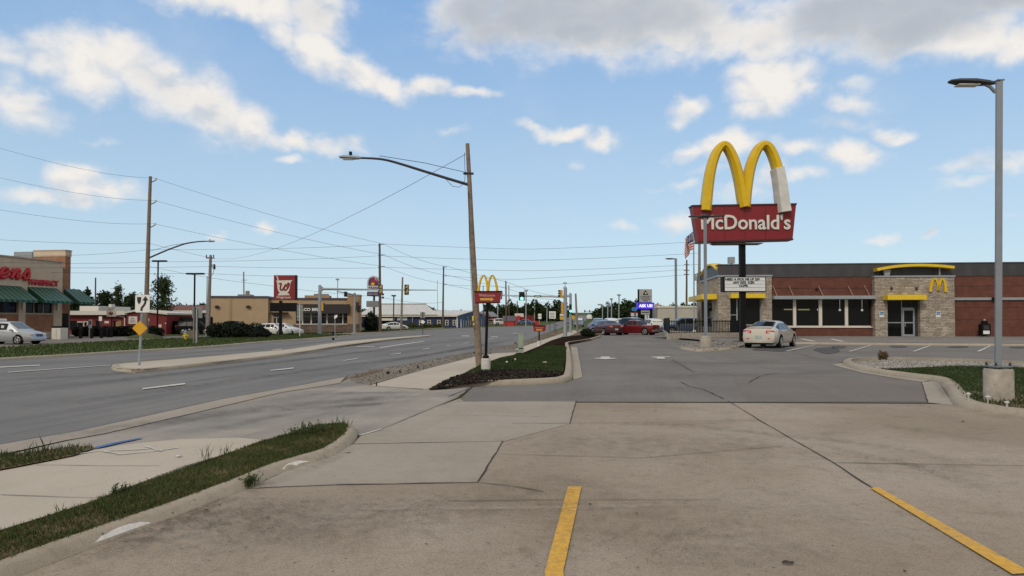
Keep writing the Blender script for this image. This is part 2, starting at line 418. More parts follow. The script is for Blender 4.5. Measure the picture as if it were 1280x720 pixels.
# ------------------------------------------------------------------ camera, light, sky
cam = bpy.data.cameras.new('camera'); camo = bpy.data.objects.new('camera', cam); COL.objects.link(camo)
camo.location = (0,0,CAMZ); camo.rotation_euler = (math.pi/2+PITCH, 0, 0)
cam.sensor_width = 36; cam.lens = F/1280*36; cam.shift_y = (V0-360)/1280; cam.clip_end = 5000; cam.clip_start = .05
SC.camera = camo
SUN_EL, SUN_AZ = R(38), R(205)         # azimuth clockwise from +Y
sl = bpy.data.lights.new('sun', 'SUN'); sl.energy = 1.5; sl.angle = R(14); sl.color = (1,.93,.82)
so = bpy.data.objects.new('sun', sl); COL.objects.link(so)
sd = Vector((math.sin(SUN_AZ)*math.cos(SUN_EL), math.cos(SUN_AZ)*math.cos(SUN_EL), math.sin(SUN_EL)))
so.rotation_euler = sd.to_track_quat('Z', 'Y').to_euler()
SC.view_settings.view_transform = 'Standard'; SC.view_settings.look = 'None'; SC.view_settings.gamma = 1
SC.view_settings.exposure = EXPOSURE = 0.06
try: SC.view_settings.use_curve_mapping = False
except Exception: pass
SC.cycles.max_bounces = 5; SC.cycles.diffuse_bounces = 2; SC.cycles.glossy_bounces = 3; SC.cycles.transparent_max_bounces = 12; SC.cycles.use_denoising = True
SC.cycles.sample_clamp_indirect = 4
W = bpy.data.worlds.new("World"); SC.world = W; W.use_nodes = True
N, L = W.node_tree.nodes, W.node_tree.links
W.cycles.sampling_method = 'MANUAL'; W.cycles.sample_map_resolution = 512
bg = N['Background']; bg.inputs['Strength'].default_value = .1
sky = N.new('ShaderNodeTexSky'); sky.sky_type = 'NISHITA'; sky.sun_disc = False; sky.sun_elevation = SUN_EL; sky.sun_rotation = SUN_AZ
sky.air_density = 1.0; sky.dust_density = .6; sky.ozone_density = 2.0; sky.altitude = 200
# cloud field: (azimuth, elevation) on the sky dome
CLOUDS = [  # px, py, rx, ry, tilt deg, weight, greyness
 (55,62,38,26,0,.9,.1),(112,72,52,34,25,1.1,.2),(165,75,52,30,20,1.1,.2),(200,104,62,30,30,1.1,.45),(262,135,52,30,28,1.15,.4),(312,152,30,22,20,1.0,.1),(372,172,42,13,4,.9,.1),(415,178,36,12,8,.9,.15),
 (6,62,30,22,0,.7,.3),(28,132,46,24,20,1.0,.25),(5,100,30,30,0,.5,.3),
 (250,-8,60,18,0,1,.2),(320,2,70,24,6,1.1,.3),(392,15,46,26,10,1.1,.5),(352,42,30,20,20,.9,.1),(402,62,46,24,25,1.1,.15),(448,84,40,20,25,1.1,.1),(490,106,30,14,20,1,.15),(535,108,40,11,-10,.9,.15),(582,108,34,9,4,.9,.1),(440,14,24,14,0,.5,.2),
 (95,226,40,20,10,1.1,.1),(48,241,48,11,0,.9,.3),(135,238,44,12,4,.9,.25),(100,248,40,10,0,.9,.5),
 (366,198,20,8,0,.8,.2),(331,284,10,9,0,.9,.1),(277,293,11,6,0,.8,.2),(566,165,18,7,0,.5,.2),(135,175,24,6,10,.4,.2),
 (600,15,60,30,0,1.0,1.0),(700,20,110,38,2,1.3,.95),(800,14,110,44,0,1.3,.75),(880,38,90,30,-4,1.2,.45),(960,40,60,28,0,1.1,.45),(620,38,80,20,-3,.9,.95),(740,52,80,16,-3,.9,.8),
 (1060,20,90,30,0,1.2,.9),(1150,20,110,40,0,1.3,.9),(1210,48,56,26,-10,1.1,.15),(1268,52,36,20,0,1.1,.15),(1150,60,60,14,8,.9,.4),(1250,-6,60,30,0,1.2,.9),
 (962,98,52,32,-8,1.25,.05),(985,112,34,22,0,1.1,.05),(948,138,40,16,0,.95,.3),(925,112,24,18,0,.7,.1),
 (858,138,25,13,-15,1.0,.1),(908,184,34,17,0,1.05,.15),(868,189,34,10,0,.8,.25),(895,212,36,8,0,.5,.3),
 (715,166,46,9,3,.95,.15),(752,170,24,12,0,.95,.1),(672,160,26,7,10,.7,.15),(1055,130,34,11,0,.6,.3),(1062,103,28,9,0,.5,.3),(1112,160,28,9,4,.85,.15),(1052,153,36,9,4,.7,.25),
 (1071,190,36,16,5,1.1,.1),(1002,184,32,11,0,.85,.2),(1215,200,54,12,0,.7,.2),(1270,200,40,12,0,.7,.2),(1205,226,40,10,0,.55,.3),(1000,222,30,10,0,.7,.2),
 (850,276,34,14,0,.7,.2),(776,286,22,8,0,.7,.3),(935,240,50,14,0,.6,.2),(962,222,26,16,0,.7,.2),(1106,308,18,7,0,.7,.2),(1162,291,11,7,0,.8,.1),(1262,272,30,5,0,.4,.2),(866,232,16,8,0,.6,.2),(720,204,12,6,0,.5,.2),(820,235,14,4,0,.4,.2)]
def azel(px, py):
    d = ray(px, py).normalized(); return math.atan2(d.x, d.y), math.asin(d.z)
grp = bpy.data.node_groups.new('CloudField', 'ShaderNodeTree')
grp.interface.new_socket('Vector', in_out='INPUT', socket_type='NodeSocketVector')
grp.interface.new_socket('Field', in_out='OUTPUT', socket_type='NodeSocketFloat'); grp.interface.new_socket('Grey', in_out='OUTPUT', socket_type='NodeSocketFloat')
gn, gl = grp.nodes, grp.links
gi, go = gn.new('NodeGroupInput'), gn.new('NodeGroupOutput')
acc = None
def blobs(items, weighted):
    acc = None
    for (px,py,rx,ry,tl,wt,gr) in items:
        a, e = azel(px, py); cs = math.cos(math.atan((px-640)/F))**2
        mp = gn.new('ShaderNodeMapping'); mp.vector_type = 'TEXTURE'
        mp.inputs['Location'].default_value = (a, e, 0); mp.inputs['Rotation'].default_value = (0,0,R(-tl)); mp.inputs['Scale'].default_value = (rx/F*cs*1.40, ry/F*(cs**.5)*1.45, 1)
        if acc is None: gl.new(gi.outputs[0], mp.inputs['Vector'])
        else:      # chained on the running sum so that the shader stack stays small
            ch = gn.new('ShaderNodeVectorMath'); ch.operation = 'MULTIPLY_ADD'; gl.new(acc, ch.inputs[0]); ch.inputs[1].default_value = (1e-7,1e-7,0); gl.new(gi.outputs[0], ch.inputs[2]); gl.new(ch.outputs[0], mp.inputs['Vector'])
        ln = gn.new('ShaderNodeVectorMath'); ln.operation = 'LENGTH'; gl.new(mp.outputs[0], ln.inputs[0])
        mr = gn.new('ShaderNodeMapRange'); mr.interpolation_type = 'SMOOTHSTEP'; mr.inputs[1].default_value = 1.35; mr.inputs[2].default_value = 0; mr.inputs[3].default_value = 0; mr.inputs[4].default_value = wt*(gr if weighted else 1)
        gl.new(ln.outputs['Value'], mr.inputs[0])
        if acc is None: acc = mr.outputs[0]
        else:
            x = gn.new('ShaderNodeMath'); x.operation = 'MAXIMUM'; gl.new(acc, x.inputs[0]); gl.new(mr.outputs[0], x.inputs[1]); acc = x.outputs[0]
    return acc
acc = blobs(CLOUDS, False); gacc = blobs([c for c in CLOUDS if c[6] >= .4], True)
gl.new(acc, go.inputs[0]); gl.new(gacc, go.inputs[1])
tc = N.new('ShaderNodeTexCoord'); sep = N.new('ShaderNodeSeparateXYZ'); L.new(tc.outputs['Generated'], sep.inputs[0])
def wmath(op, a, b=None, c=None):
    m = N.new('ShaderNodeMath'); m.operation = op
    for i, v in enumerate((a,b,c)):
        if v is None: continue
        if isinstance(v, (int,float)): m.inputs[i].default_value = v
        else: L.new(v, m.inputs[i])
    return m.outputs[0]
az = wmath('ARCTAN2', sep.outputs[0], sep.outputs[1]); el = wmath('ARCSINE', sep.outputs[2])
pv = N.new('ShaderNodeCombineXYZ'); L.new(az, pv.inputs[0]); L.new(el, pv.inputs[1])
def wnoise(scale, det, ro, vec=None, dist=0):
    n = N.new('ShaderNodeTexNoise'); n.inputs['Scale'].default_value = scale; n.inputs['Detail'].default_value = det; n.inputs['Roughness'].default_value = ro; n.inputs['Distortion'].default_value = dist
    L.new(vec or pv.outputs[0], n.inputs['Vector']); return n
def vadd(a, color, k):
    s = N.new('ShaderNodeVectorMath'); s.operation = 'SUBTRACT'; L.new(color, s.inputs[0]); s.inputs[1].default_value = (.5,.5,.5)
    m = N.new('ShaderNodeVectorMath'); m.operation = 'MULTIPLY_ADD'; L.new(s.outputs[0], m.inputs[0]); m.inputs[1].default_value = (k,k,0); L.new(a, m.inputs[2]); return m.outputs[0]
warp = vadd(pv.outputs[0], wnoise(9, 3, .55).outputs['Color'], .055)
warp = vadd(warp, wnoise(34, 4, .6).outputs['Color'], .022)
def field(vec):
    n = N.new('ShaderNodeGroup'); n.node_tree = grp; L.new(vec, n.inputs[0]); return n
def smooth(v, a, b, lo=0, hi=1):
    m = N.new('ShaderNodeMapRange'); m.interpolation_type = 'SMOOTHSTEP'; m.inputs[1].default_value = a; m.inputs[2].default_value = b; m.inputs[3].default_value = lo; m.inputs[4].default_value = hi
    L.new(v, m.inputs[0]); return m.outputs[0]
fg = field(warp); grey = fg.outputs['Grey']
mp_ = N.new('ShaderNodeMapping'); mp_.inputs['Scale'].default_value = (.8,1.2,1); L.new(pv.outputs[0], mp_.inputs['Vector'])
mp2 = N.new('ShaderNodeMapping'); mp2.inputs['Scale'].default_value = (.8,1.2,1); mp2.inputs['Location'].default_value = (.006,.022,0); L.new(pv.outputs[0], mp2.inputs['Vector'])
fb0 = wnoise(20, 8, .56, mp_.outputs[0], .3).outputs['Fac']; fb1 = wnoise(20, 4, .5, mp2.outputs[0], .3).outputs['Fac']; fb2 = wnoise(20, 4, .5, mp_.outputs[0], .3).outputs['Fac']
bil = wnoise(58, 5, .6, mp_.outputs[0], .2).outputs['Fac']
e = wmath('ADD', wmath('MULTIPLY_ADD', fb0, 1.0, -.51), wmath('MULTIPLY_ADD', bil, .34, -.17))
d0 = wmath('ADD', fg.outputs['Field'], e)
alpha = smooth(d0, .10, 1.0)
lit = smooth(wmath('ADD', wmath('MULTIPLY', wmath('SUBTRACT', fb2, fb1), 2.0), wmath('MULTIPLY_ADD', d0, -.12, .42)), -.22, .40)
shade = wmath('MULTIPLY', smooth(grey, .25, 1.0), smooth(fb2, .30, .62, .82, 1.0))
def wmix(fac, a, b):
    x = N.new('ShaderNodeMix'); x.data_type = 'RGBA'; x.clamp_factor = True
    L.new(fac, x.inputs[0]) if not isinstance(fac, float) else setattr(x.inputs[0], 'default_value', fac)
    for v, i in ((a,6),(b,7)):
        if isinstance(v, tuple): x.inputs[i].default_value = (*v,1)
        else: L.new(v, x.inputs[i])
    return x.outputs[2]
K = 10.0
CL_LIT = (.86*K,.825*K,.785*K); CL_SHA = (.60*K,.65*K,.71*K); CL_GREY = (.45*K,.49*K,.55*K)
ccol = wmix(lit, CL_SHA, CL_LIT); ccol = wmix(shade, ccol, CL_GREY)
# clear sky: Nishita nudged to the photo's milky blue, paler to the horizon
clear = wmix(smooth(el, -.02, .62, .0, 1.0), (.565*K,.735*K,.85*K), (.190*K,.42*K,.82*K))
hm = N.new('ShaderNodeMix'); hm.data_type = 'RGBA'; hm.inputs[0].default_value = .72
L.new(sky.outputs[0], hm.inputs[6]); L.new(clear, hm.inputs[7])
veil = wmath('MULTIPLY', smooth(wnoise(5, 6, .6).outputs['Fac'], .45, .75), .16)
base = wmix(veil, hm.outputs[2], (.62*K,.70*K,.78*K))
front = smooth(sep.outputs[1], .0, .2)
# unseen overcast overhead and behind the camera, added to warm the light
over = wmath('MAXIMUM', smooth(el, .50, .80), smooth(sep.outputs[1], .35, -.05))
n3 = N.new('ShaderNodeTexNoise'); n3.inputs['Scale'].default_value = 2.2; n3.inputs['Detail'].default_value = 6; L.new(tc.outputs['Generated'], n3.inputs['Vector'])
base = wmix(wmath('MULTIPLY', over, smooth(n3.outputs['Fac'], .25, .5, .55, 1.0)), base, (.62*K,.56*K,.48*K))
far_fade = smooth(el, .0, .10, .45, 1.0)
fin = wmix(wmath('MULTIPLY', wmath('MULTIPLY', alpha, front), far_fade), base, ccol)
L.new(fin, bg.inputs['Color'])

# ------------------------------------------------------------------ ground materials
CONC = ground_mat('lot_concrete', (.325,.278,.228), (.13,.105,.082), (.40,.355,.305), speck=.85, fine=60, stain=.5, tint=(.29,.243,.196), streak=(.8,.15))
APRON = ground_mat('apron_concrete', (.32,.298,.27), (.13,.13,.132), (.385,.36,.33), speck=.5, fine=80, stain=.35, tint=(.225,.22,.215), streak=(1.0,.45))
PATCHC = ground_mat('patch_concrete', (.335,.30,.258), (.17,.148,.125), (.385,.355,.32), speck=.5, fine=80, stain=.3, streak=(1,.15))
WALK = ground_mat('walk_concrete', (.44,.398,.34), (.26,.23,.195), (.50,.462,.405), speck=.35, fine=100, stain=.2, streak=(1,.1))
KERB = ground_mat('kerb_concrete', (.345,.305,.25), (.15,.122,.097), (.41,.37,.315), speck=.5, fine=70, stain=.55, streak=(1,.1))
ROADM = ground_mat('road_asphalt', (.168,.172,.182), (.088,.09,.096), (.225,.227,.232), speck=.7, fine=60, stain=.3, big=.2, streak=(.75,.6))
LOTA = ground_mat('lot_asphalt', (.182,.175,.172), (.098,.094,.092), (.228,.218,.212), speck=.8, fine=55, stain=.35, big=.3, tint=(.178,.168,.164), streak=(.9,.3))
GRAV = ground_mat('gravel', (.36,.34,.325), (.12,.11,.105), (.50,.48,.46), speck=1.0, fine=26, stain=.3, bump=1.0)
MULCH = ground_mat('mulch', (.022,.016,.012), (.007,.005,.004), (.038,.028,.021), speck=.9, fine=30, stain=.5, bump=1.0, spec=0)
DIRTG = ground_mat('turf', (.060,.078,.030), (.03,.035,.015), (.10,.105,.05), speck=.8, fine=40, stain=.5, bump=.8)
SOIL = ground_mat('soil', (.13,.095,.06), (.04,.03,.02), (.22,.17,.11), speck=.9, fine=45, stain=.5, bump=.8)
LAWN = ground_mat('lawn', (.062,.088,.026), (.035,.05,.015), (.09,.12,.04), speck=.7, fine=30, stain=.4, bump=.8)
YEL = mat('yellow_paint', (.62,.36,.045), .75, var=.2, scale=22, bump=.2, var2=((.36,.25,.14),15,.54,.68))
WHT = mat('white_paint', (.62,.62,.60), .8, var=.2, scale=9, var2=((.38,.375,.37),20))
BLUEP = mat('blue_paint', (.05,.14,.36), .8, var=.3, scale=9)
JOINT = mat('joint_tar', (.035,.03,.027), .95, var=.3, scale=8)
GRASS = leaf_mat('grass_blade', (.030,.050,.012), (.085,.115,.035), .3)
DRYG = leaf_mat('dry_blade', (.12,.105,.04), (.22,.18,.085), .3)
DKLAWN = leaf_mat('dark_blade', (.018,.036,.010), (.06,.09,.028), .3)

# ------------------------------------------------------------------ ground
def wsheet(pts, off, name, m, **k): return sheet(pts, off, name, m, px=False, **k)
wsheet([(-700,-40),(700,-40),(900,1590),(-900,1590)], 0, 'ground', LAWN)
def mixed(pts, dz=0):      # ('w',x,y) are metres, the rest are sight lines onto the ground
    return [(p[1],p[2]) if p[0]=='w' else tuple(G(p[0],p[1],dz).xy) for p in pts]
def psheet(pts, off, name, m, lift=0.0, **k): return wsheet(mixed(pts, lift), off, name, m, **k)
road_r = [(0,558),(97,541),(178,523),(280,500),(380,482),(425,474),(434,471),(462,463.6),(517,454),(594,439.5),(639,431),(665,423),(690,413.5),(703,409),(718,405),(734,400),(741,397),(739,394)]
road_l = [(723,394.2),(712,397.3),(702,401),(690,405),(667,407.5),(600,409),(548,411.5),(500,414.5),(477,416),(438,420),(380,425),(330,428.5),(260,435),(172,440),(100,445),(0,451)]
psheet([('w',-60,-20),('w',-5.6,-20)]+road_r+road_l+[('w',-60,30)], .010, 'road', ROADM)
# lots beyond the road
psheet([('w',-90,42),(0,437),(100,431),(200,425.5),(262,423),(360,419.5),(438,420),(477,416),(470,412.5),(330,413),(200,412),(0,415),('w',-120,90)], .008, 'side_lot', LOTA)
strip = [(0,451),(100,445),(172,440),(260,435),(330,428.5),(380,425),(438,420.2)]
stript = [(438,419),(360,419),(262,422.5),(200,425),(100,430),(0,436)]
v1 = psheet([('w',-75,36)]+[(x,y-.6) for x,y in strip]+stript+[('w',-75,46)], .09, 'grass_verge', LAWN)
kerb([(-120,459)]+strip, 1, 'far_kerb', KERB, h=.12, w=.25)
v2 = psheet([(380,417.6),(477,415.4),(530,411.5),(555,410),(550,409.4),(510,409.8),(470,411.5),(430,414.5),(380,416.2)], .09, 'grass_verge', LAWN)
kerb([(430,417.4),(477,415.9),(530,412),(556,410.4)], 1, 'far_kerb', KERB, h=.12, w=.25)
v3 = psheet([(196,420.5),(262,419.5),(262,418),(196,419)], .05, 'grass_verge', LAWN)
# raised median
med = [(140,462),(146,464.5),(165,466.5),(182,466),(280,455.5),(380,442.5),(420,435.5),(480,427),(536,421.3),(537,420),(500,422.5),(430,428.6),(357,439.3),(320,443),(240,450.5),(150,458)]
kerb(med, 1, 'median_kerb', KERB, h=.13, w=.22, closed=True, smooth=3)
psheet([(x, y) for x,y in med], .118, 'median', WALK)
# driveway mouth, sidewalks, gutter
psheet([('w',-11.5,-20),(0,572),(90,551),(225,521),(350,491.5),(425,479),(437,474),(446,480),(461,482),(528,487.7),(536,484),(560,480),(600,478),(605,484),(591,484.5),(572,498),(548,509),(478,538),(451,546),(433,535),(396,532),(368,543),(329,552),(269,573),(167,609),(42,653),(0,666),('w',-4.7,2),('w',-8.5,-20)], .014, 'driveway', APRON)
psheet([('w',-6.4,2),(0,591),(22,587),(92,573),(118,564),(170,556),(225,551),(300,549),(329,552),(298,564),(269,573.7),(230,585),(167,609),(111,631),(42,653),(0,666),('w',-4.7,2)], .020, 'sidewalk', WALK)
psheet([('w',-7.2,-10)]+[(0,558),(97,541),(178,523),(280,500),(380,482),(432,472)]+[(425,480),(350,492),(225,522),(130,544),(80,553),(0,571)]+[('w',-6.4,-10)], .024, 'gutter', PATCHC)
psheet([(462,483),(500,471.5),(540,460),(594,446.3),(640,438),(672,427.5),(700,418),(716,413.3),(727,413.3),(710,421),(696,427),(682,434),(668,441),(650,446),(636,450),(612,459),(592,470),(578,474),(562,481),(541,488)], .02, 'sidewalk', WALK)
psheet([(601,442.6),(651,440.8),(655,437),(610,438.5)], .026, 'dark_band', LOTA)  # dark band across the sidewalk, in the lot's asphalt tone
psheet([(433,473.5),(434,470.8),(462,464),(517,454.3),(594,439.8),(639,431.3),(665,424),(690,414),(697,414),(672,427),(640,437.5),(594,446),(540,459.5),(500,471),(461,482),(446,480)], .016, 'gravel_verge', GRAV)
gvo = bpy.data.objects['gravel_verge']; gvo.data.materials[0] = ground_mat('verge_grit', (.21,.19,.165), (.08,.07,.06), (.29,.265,.235), speck=1.0, fine=26, stain=.4, bump=1.0)
def pebbles(o, n, size, name, m, label):
    T = np.asarray(tris_of(o)); ar = .5*np.linalg.norm(np.cross(T[:,1]-T[:,0],T[:,2]-T[:,0]),axis=1); idx = RNG.choice(len(T), n, p=ar/ar.sum()); u = RNG.uniform(size=(n,2)); fl = u.sum(1) > 1; u[fl] = 1-u[fl]
    P = T[idx,0]+(T[idx,1]-T[idx,0])*u[:,:1]+(T[idx,2]-T[idx,0])*u[:,1:]; P[:,2] += RNG.uniform(0,size*.35,n); return tag(quads(P, size, name, m, aspect=1.3), label, name, kind='stuff')
PEB = leaf_mat('pebble', (.12,.105,.09), (.27,.245,.22), 0)
pebbles(gvo, 8000, .045, 'gravel', PEB, 'loose grey gravel between the road and the far sidewalk')
psheet([(436,473),(445,470),(463,464.5),(480,462.2),(478,465),(460,468.5),(447,473)], .024, 'soil_patch', SOIL)
# lot
psheet([('w',-8.8,-20),('w',-3.46,2),('w',-3.16,3.2),(55,712),(112,690),(203,656),(240,642),(308,614),(357,592),(415,573),(439,558),(449,549),(478,538),(548,509),(575,499),(580,503.5),(716,504.5),(910,505),(1162,506),(1190,507),(1223,516),(1280,524.5),('w',30,9),('w',30,-20)], .018, 'parking_lot', CONC)
psheet([(420,609),(597,606),(629,554),(440,557.5),(415,573),(357,592),(312,613)], .0215, 'slab_patch', PATCHC)
psheet([(440,557.5),(629,554),(712,531.5),(720,502.5),(580,503),(548,509),(478,538),(451,547)], .0215, 'slab_patch', PATCHC)
psheet([(572,503.5),(716,503.3),(910,503.6),(1160,504.4),(1152,479),(1125,473.5),(1079,467),(1040,457),(1051,453),(1150,451.5),(1280,457),('w',60,25),('w',60,48),(1280,432.5),(1089,431.4),(985,430),(925,431),(880,427),(833,424),(838,416),(800,413),(745,413),(752,421.5),(739,425.5),(710,430.5),(721.5,434.7),(728.5,472),(716,475.5),(707,479),(655,482),(600,483.6),(591,484.5)], .012, 'asphalt_lot', LOTA)
psheet([(716.7,475.5),(728.5,472.2),(721.5,434.7),(713.5,433)], .020, 'gutter', PATCHC)
psheet([(1152,478.5),(1172,477),(1192,508),(1160,504.6)], .022, 'gutter', PATCHC)
psheet([(1040,457),(1051,454),(1060,459),(1085,464.5),(1125,471),(1165,476),(1152,478.5),(1117,473.4),(1079,467)], .022, 'gutter', PATCHC)
# joints and cracks
def joint(lines, name, m, off, wid):
    mb = MB()
    for ln in lines:
        pts = [G(x,y) for x,y in ln]; fine = []
        for a, b in zip(pts, pts[1:]):
            k = max(2, int((b-a).length/.25))
            fine += [a+(b-a)*i/k for i in range(k)]
        fine.append(pts[-1]); n = len(fine); vs = []
        for i, p in enumerate(fine):
            t = fine[min(i+1,n-1)]-fine[max(i-1,0)]; t.z = 0; t.normalize(); q = Vector((-t.y,t.x,0))
            w = wid*(.6+.8*random.random()); j = q*random.uniform(-.006,.006)
            for sgn in (-1,1):
                r = p+j+q*w*sgn/2; vs.append((r.x,r.y,g(r.x,r.y)+off))
        mb.add(vs, [(2*i,2*i+1,2*i+3,2*i+2) for i in range(n-1)])
    o = mb.build(name, m); o['kind'] = 'structure'; return o
joint([[(910,502.5),(950,527.5),(1040,580),(1090,613),(1190,669),(1292,726)],[(1040,581),(1280,585)],[(720,502.5),(712.5,531)],[(440,557.5),(625,554),(629,553.5),(597,606),(420,609)],[(572,503.4),(716,503.2),(910,503.6),(1160,504.2),(1152,478.6)],[(478,538),(548,509),(572,498),(591,484)],[(640,531),(712,531)],[(597,606),(640,611),(680,618)]], 'expansion_joint', JOINT, .0262, .015)
joint([[(625,570),(800,575),(980,560)],[(712,531),(950,527)],[(308,614),(420,609)],[(0,622),(60,624),(120,626)],[(45,584),(130,585),(200,585)],[(560,630),(700,628),(900,628)],[(728,434),(722,435),(728.5,472)],[(440,545),(447,551),(441,557.5)]], 'hairline_joint', mat('joint_grime', (.13,.11,.095), .95, var=.3), .0268, .012)
joint([[(850,478),(862,484),(880,488),(905,500)],[(840,450),(862,463),(868,466)],[(915,470),(935,471),(1030,472.5),(1080,473)],[(935,480),(950,471),(975,466)],[(560,497),(575,491),(590,485)],[(985,439.9),(1060,439.9),(1160,440.3),(1280,441.5)],[(1000,443),(1020,448),(1040,450)],[(740,470),(800,466),(860,469)]], 'asphalt_crack', JOINT, .0266, .020)
joint([[(0,557.5),(97,540.5),(178,522.5),(280,499.5),(380,481.5),(432,471.5)]], 'road_edge_crack', JOINT, .0275, .022)
# paint
def paint(polys, name, m, off=.030, lift=0.0):
    for i, p in enumerate(polys):
        o = psheet(p, off, name, m, lift=lift)
paint([[(710,612),(727,612),(704,720),('w',.275,3.2),('w',.175,3.2),(681,720)], [(1088,614),(1098,613),(1290,722),(1266,724)]], 'yellow_stripe', YEL)
paint([[(1060,440),(1063.5,440),(1090.5,431.8),(1088,431.8)],[(1140,440),(1144,440),(1164,432.4),(1161.5,432.4)],[(1220.5,440),(1225,440),(1239.5,432.6),(1237,432.6)],[(981,439.6),(985,439.6),(1020,431.6),(1017.5,431.6)]], 'parking_stripe', WHT)
paint([[(999,423.5),(1004,423.5),(1021,427),(1015,427)],[(1036,423.7),(1041,423.7),(1057,427.2),(1051,427.2)]], 'crosswalk_stripe', WHT, .150, .14)
dashes = [[(177,488.4),(179,486.6),(231,480),(232,481.8)],[(337,464.8),(339,463.6),(367,460.4),(367,461.8)],[(428,452.2),(430,451.3),(447,448.6),(446,449.6)],[(487,444.4),(489,443.6),(501,441.6),(501,442.5)],[(527,437.6),(529,436.8),(537,435.4),(537,436.1)],[(556,433.5),(558,432.8),(563.5,432),(563,432.6)],[(578,430.2),(580,429.6),(586.5,428.4),(586,429)],[(0,460.6),(0,459.4),(50,456.8),(50,457.8)],[(445,434.5),(446,433.9),(468,433.2),(468,433.8)],[(475,435.6),(530,427.4),(530.5,426.6),(475,434.6)],[(576,420.6),(577,419.9),(587,419.8),(586,420.6)],[(613,421.8),(614,421),(623,421),(622,421.8)],[(340,438.5),(341,437.9),(352,436.6),(352,437.3)],[(10,466.8),(10,466.1),(138,457),(138,457.5)],[(610,424.6),(611,424.1),(617,423.2),(616.5,423.7)],[(640,417.2),(641,416.8),(647,416.2),(646.5,416.7)]]
paint(dashes, 'lane_marking', WHT)
paint([[(742,448.9),(745,448.2),(751,448.2),(751,446.6),(762,446.6),(762,448.2),(769,448.4),(771,449.1),(756,450)],[(813,447.6),(817,446.6),(838,446.6),(838,447.2),(830,447.6),(832,449.4),(821,449.4),(821,447.9)]], 'lane_arrow', WHT)
paint([[(118,562),(121,561),(150,554.5),(176,549.6),(177,550.6),(150,556.5),(121,563.5)]], 'utility_paint', BLUEP)
def chalk(lines):
    joint(lines, 'chalk_mark', WHT, .031, .03)
chalk([[(128,567),(140,569),(150,571),(185,567.5),(222,562.5)],[(183,561),(195,565),(203,567)],[(95,571),(120,567),(150,565.5),(185,564)],[(449,547),(462,543),(478,538.5)]])
# oil stains and patches
OIL = mat('oil_stain', (.055,.052,.05), .7, var=.3, scale=3)
def ell(px, py, rx, ry, n=14, jit=.2):
    return [(px+rx*math.cos(2*math.pi*i/n)*(1+random.uniform(-jit,jit)), py+ry*math.sin(2*math.pi*i/n)*(1+random.uniform(-jit,jit))) for i in range(n)]
paint([ell(1034,438.2,16,4.2), ell(1048,434.4,10,1.6), ell(1124,433.6,13,1.3), ell(1198,434,13,1.2), ell(1272,434.6,12,1.2), ell(968,437.2,26,2.6)], 'oil_stain', OIL, .0265)
paint([ell(1014+i*0,547+i*0,1,1) for i in range(0)], 'oil_stain', OIL)
paint([[(917,473.8),(1150,475.4),(1158,503.2),(935,502.8),(925,488)]], 'asphalt_patch', ground_mat('patch_asphalt', (.178,.164,.157), (.10,.09,.085), (.21,.194,.186), speck=.7, fine=80, stain=.2), .0155)
# grime with soft ragged edges: dirt, tyre rubber, drips
def grime_mat(name, col, k, a=.86, b_=1.16):
    m = bpy.data.materials.new(name); N, L = nodes_of(m); b = N['Principled BSDF']; b.inputs['Base Color'].default_value = (*col,1); b.inputs['Roughness'].default_value = .9
    at_ = N.new('ShaderNodeAttribute'); at_.attribute_name = 'soft'; geo = N.new('ShaderNodeNewGeometry')
    n = N.new('ShaderNodeTexNoise'); n.inputs['Scale'].default_value = k; n.inputs['Detail'].default_value = 8; n.inputs['Roughness'].default_value = .75; L.new(geo.outputs['Position'], n.inputs['Vector'])
    n2 = N.new('ShaderNodeTexNoise'); n2.inputs['Scale'].default_value = 42; n2.inputs['Detail'].default_value = 5; n2.inputs['Roughness'].default_value = .75; L.new(geo.outputs['Position'], n2.inputs['Vector'])
    ad = N.new('ShaderNodeMath'); ad.operation = 'MULTIPLY_ADD'; L.new(n2.outputs['Fac'], ad.inputs[0]); ad.inputs[1].default_value = .9; L.new(n.outputs['Fac'], ad.inputs[2])
    r = N.new('ShaderNodeMapRange'); r.inputs[1].default_value = a; r.inputs[2].default_value = b_; L.new(ad.outputs[0], r.inputs[0])
    mu = N.new('ShaderNodeMath'); mu.operation = 'MULTIPLY'; L.new(at_.outputs['Fac'], mu.inputs[0]); L.new(r.outputs[0], mu.inputs[1])
    tr = N.new('ShaderNodeBsdfTransparent'); ms = N.new('ShaderNodeMixShader'); L.new(mu.outputs[0], ms.inputs[0]); L.new(tr.outputs[0], ms.inputs[1]); L.new(b.outputs[0], ms.inputs[2]); L.new(ms.outputs[0], N['Material Output'].inputs['Surface']); return m
GR_D = grime_mat('grime_dark', (.055,.045,.036), 7); GR_B = grime_mat('grime_brown', (.13,.095,.065), 4); GR_L = grime_mat('scuff_light', (.46,.42,.37), 5); GR_T = grime_mat('tyre_rubber', (.06,.06,.062), 3)
GR_P = grime_mat('pitting', (.05,.042,.035), 16, 1.08, 1.16)
GOFF = [.0300]
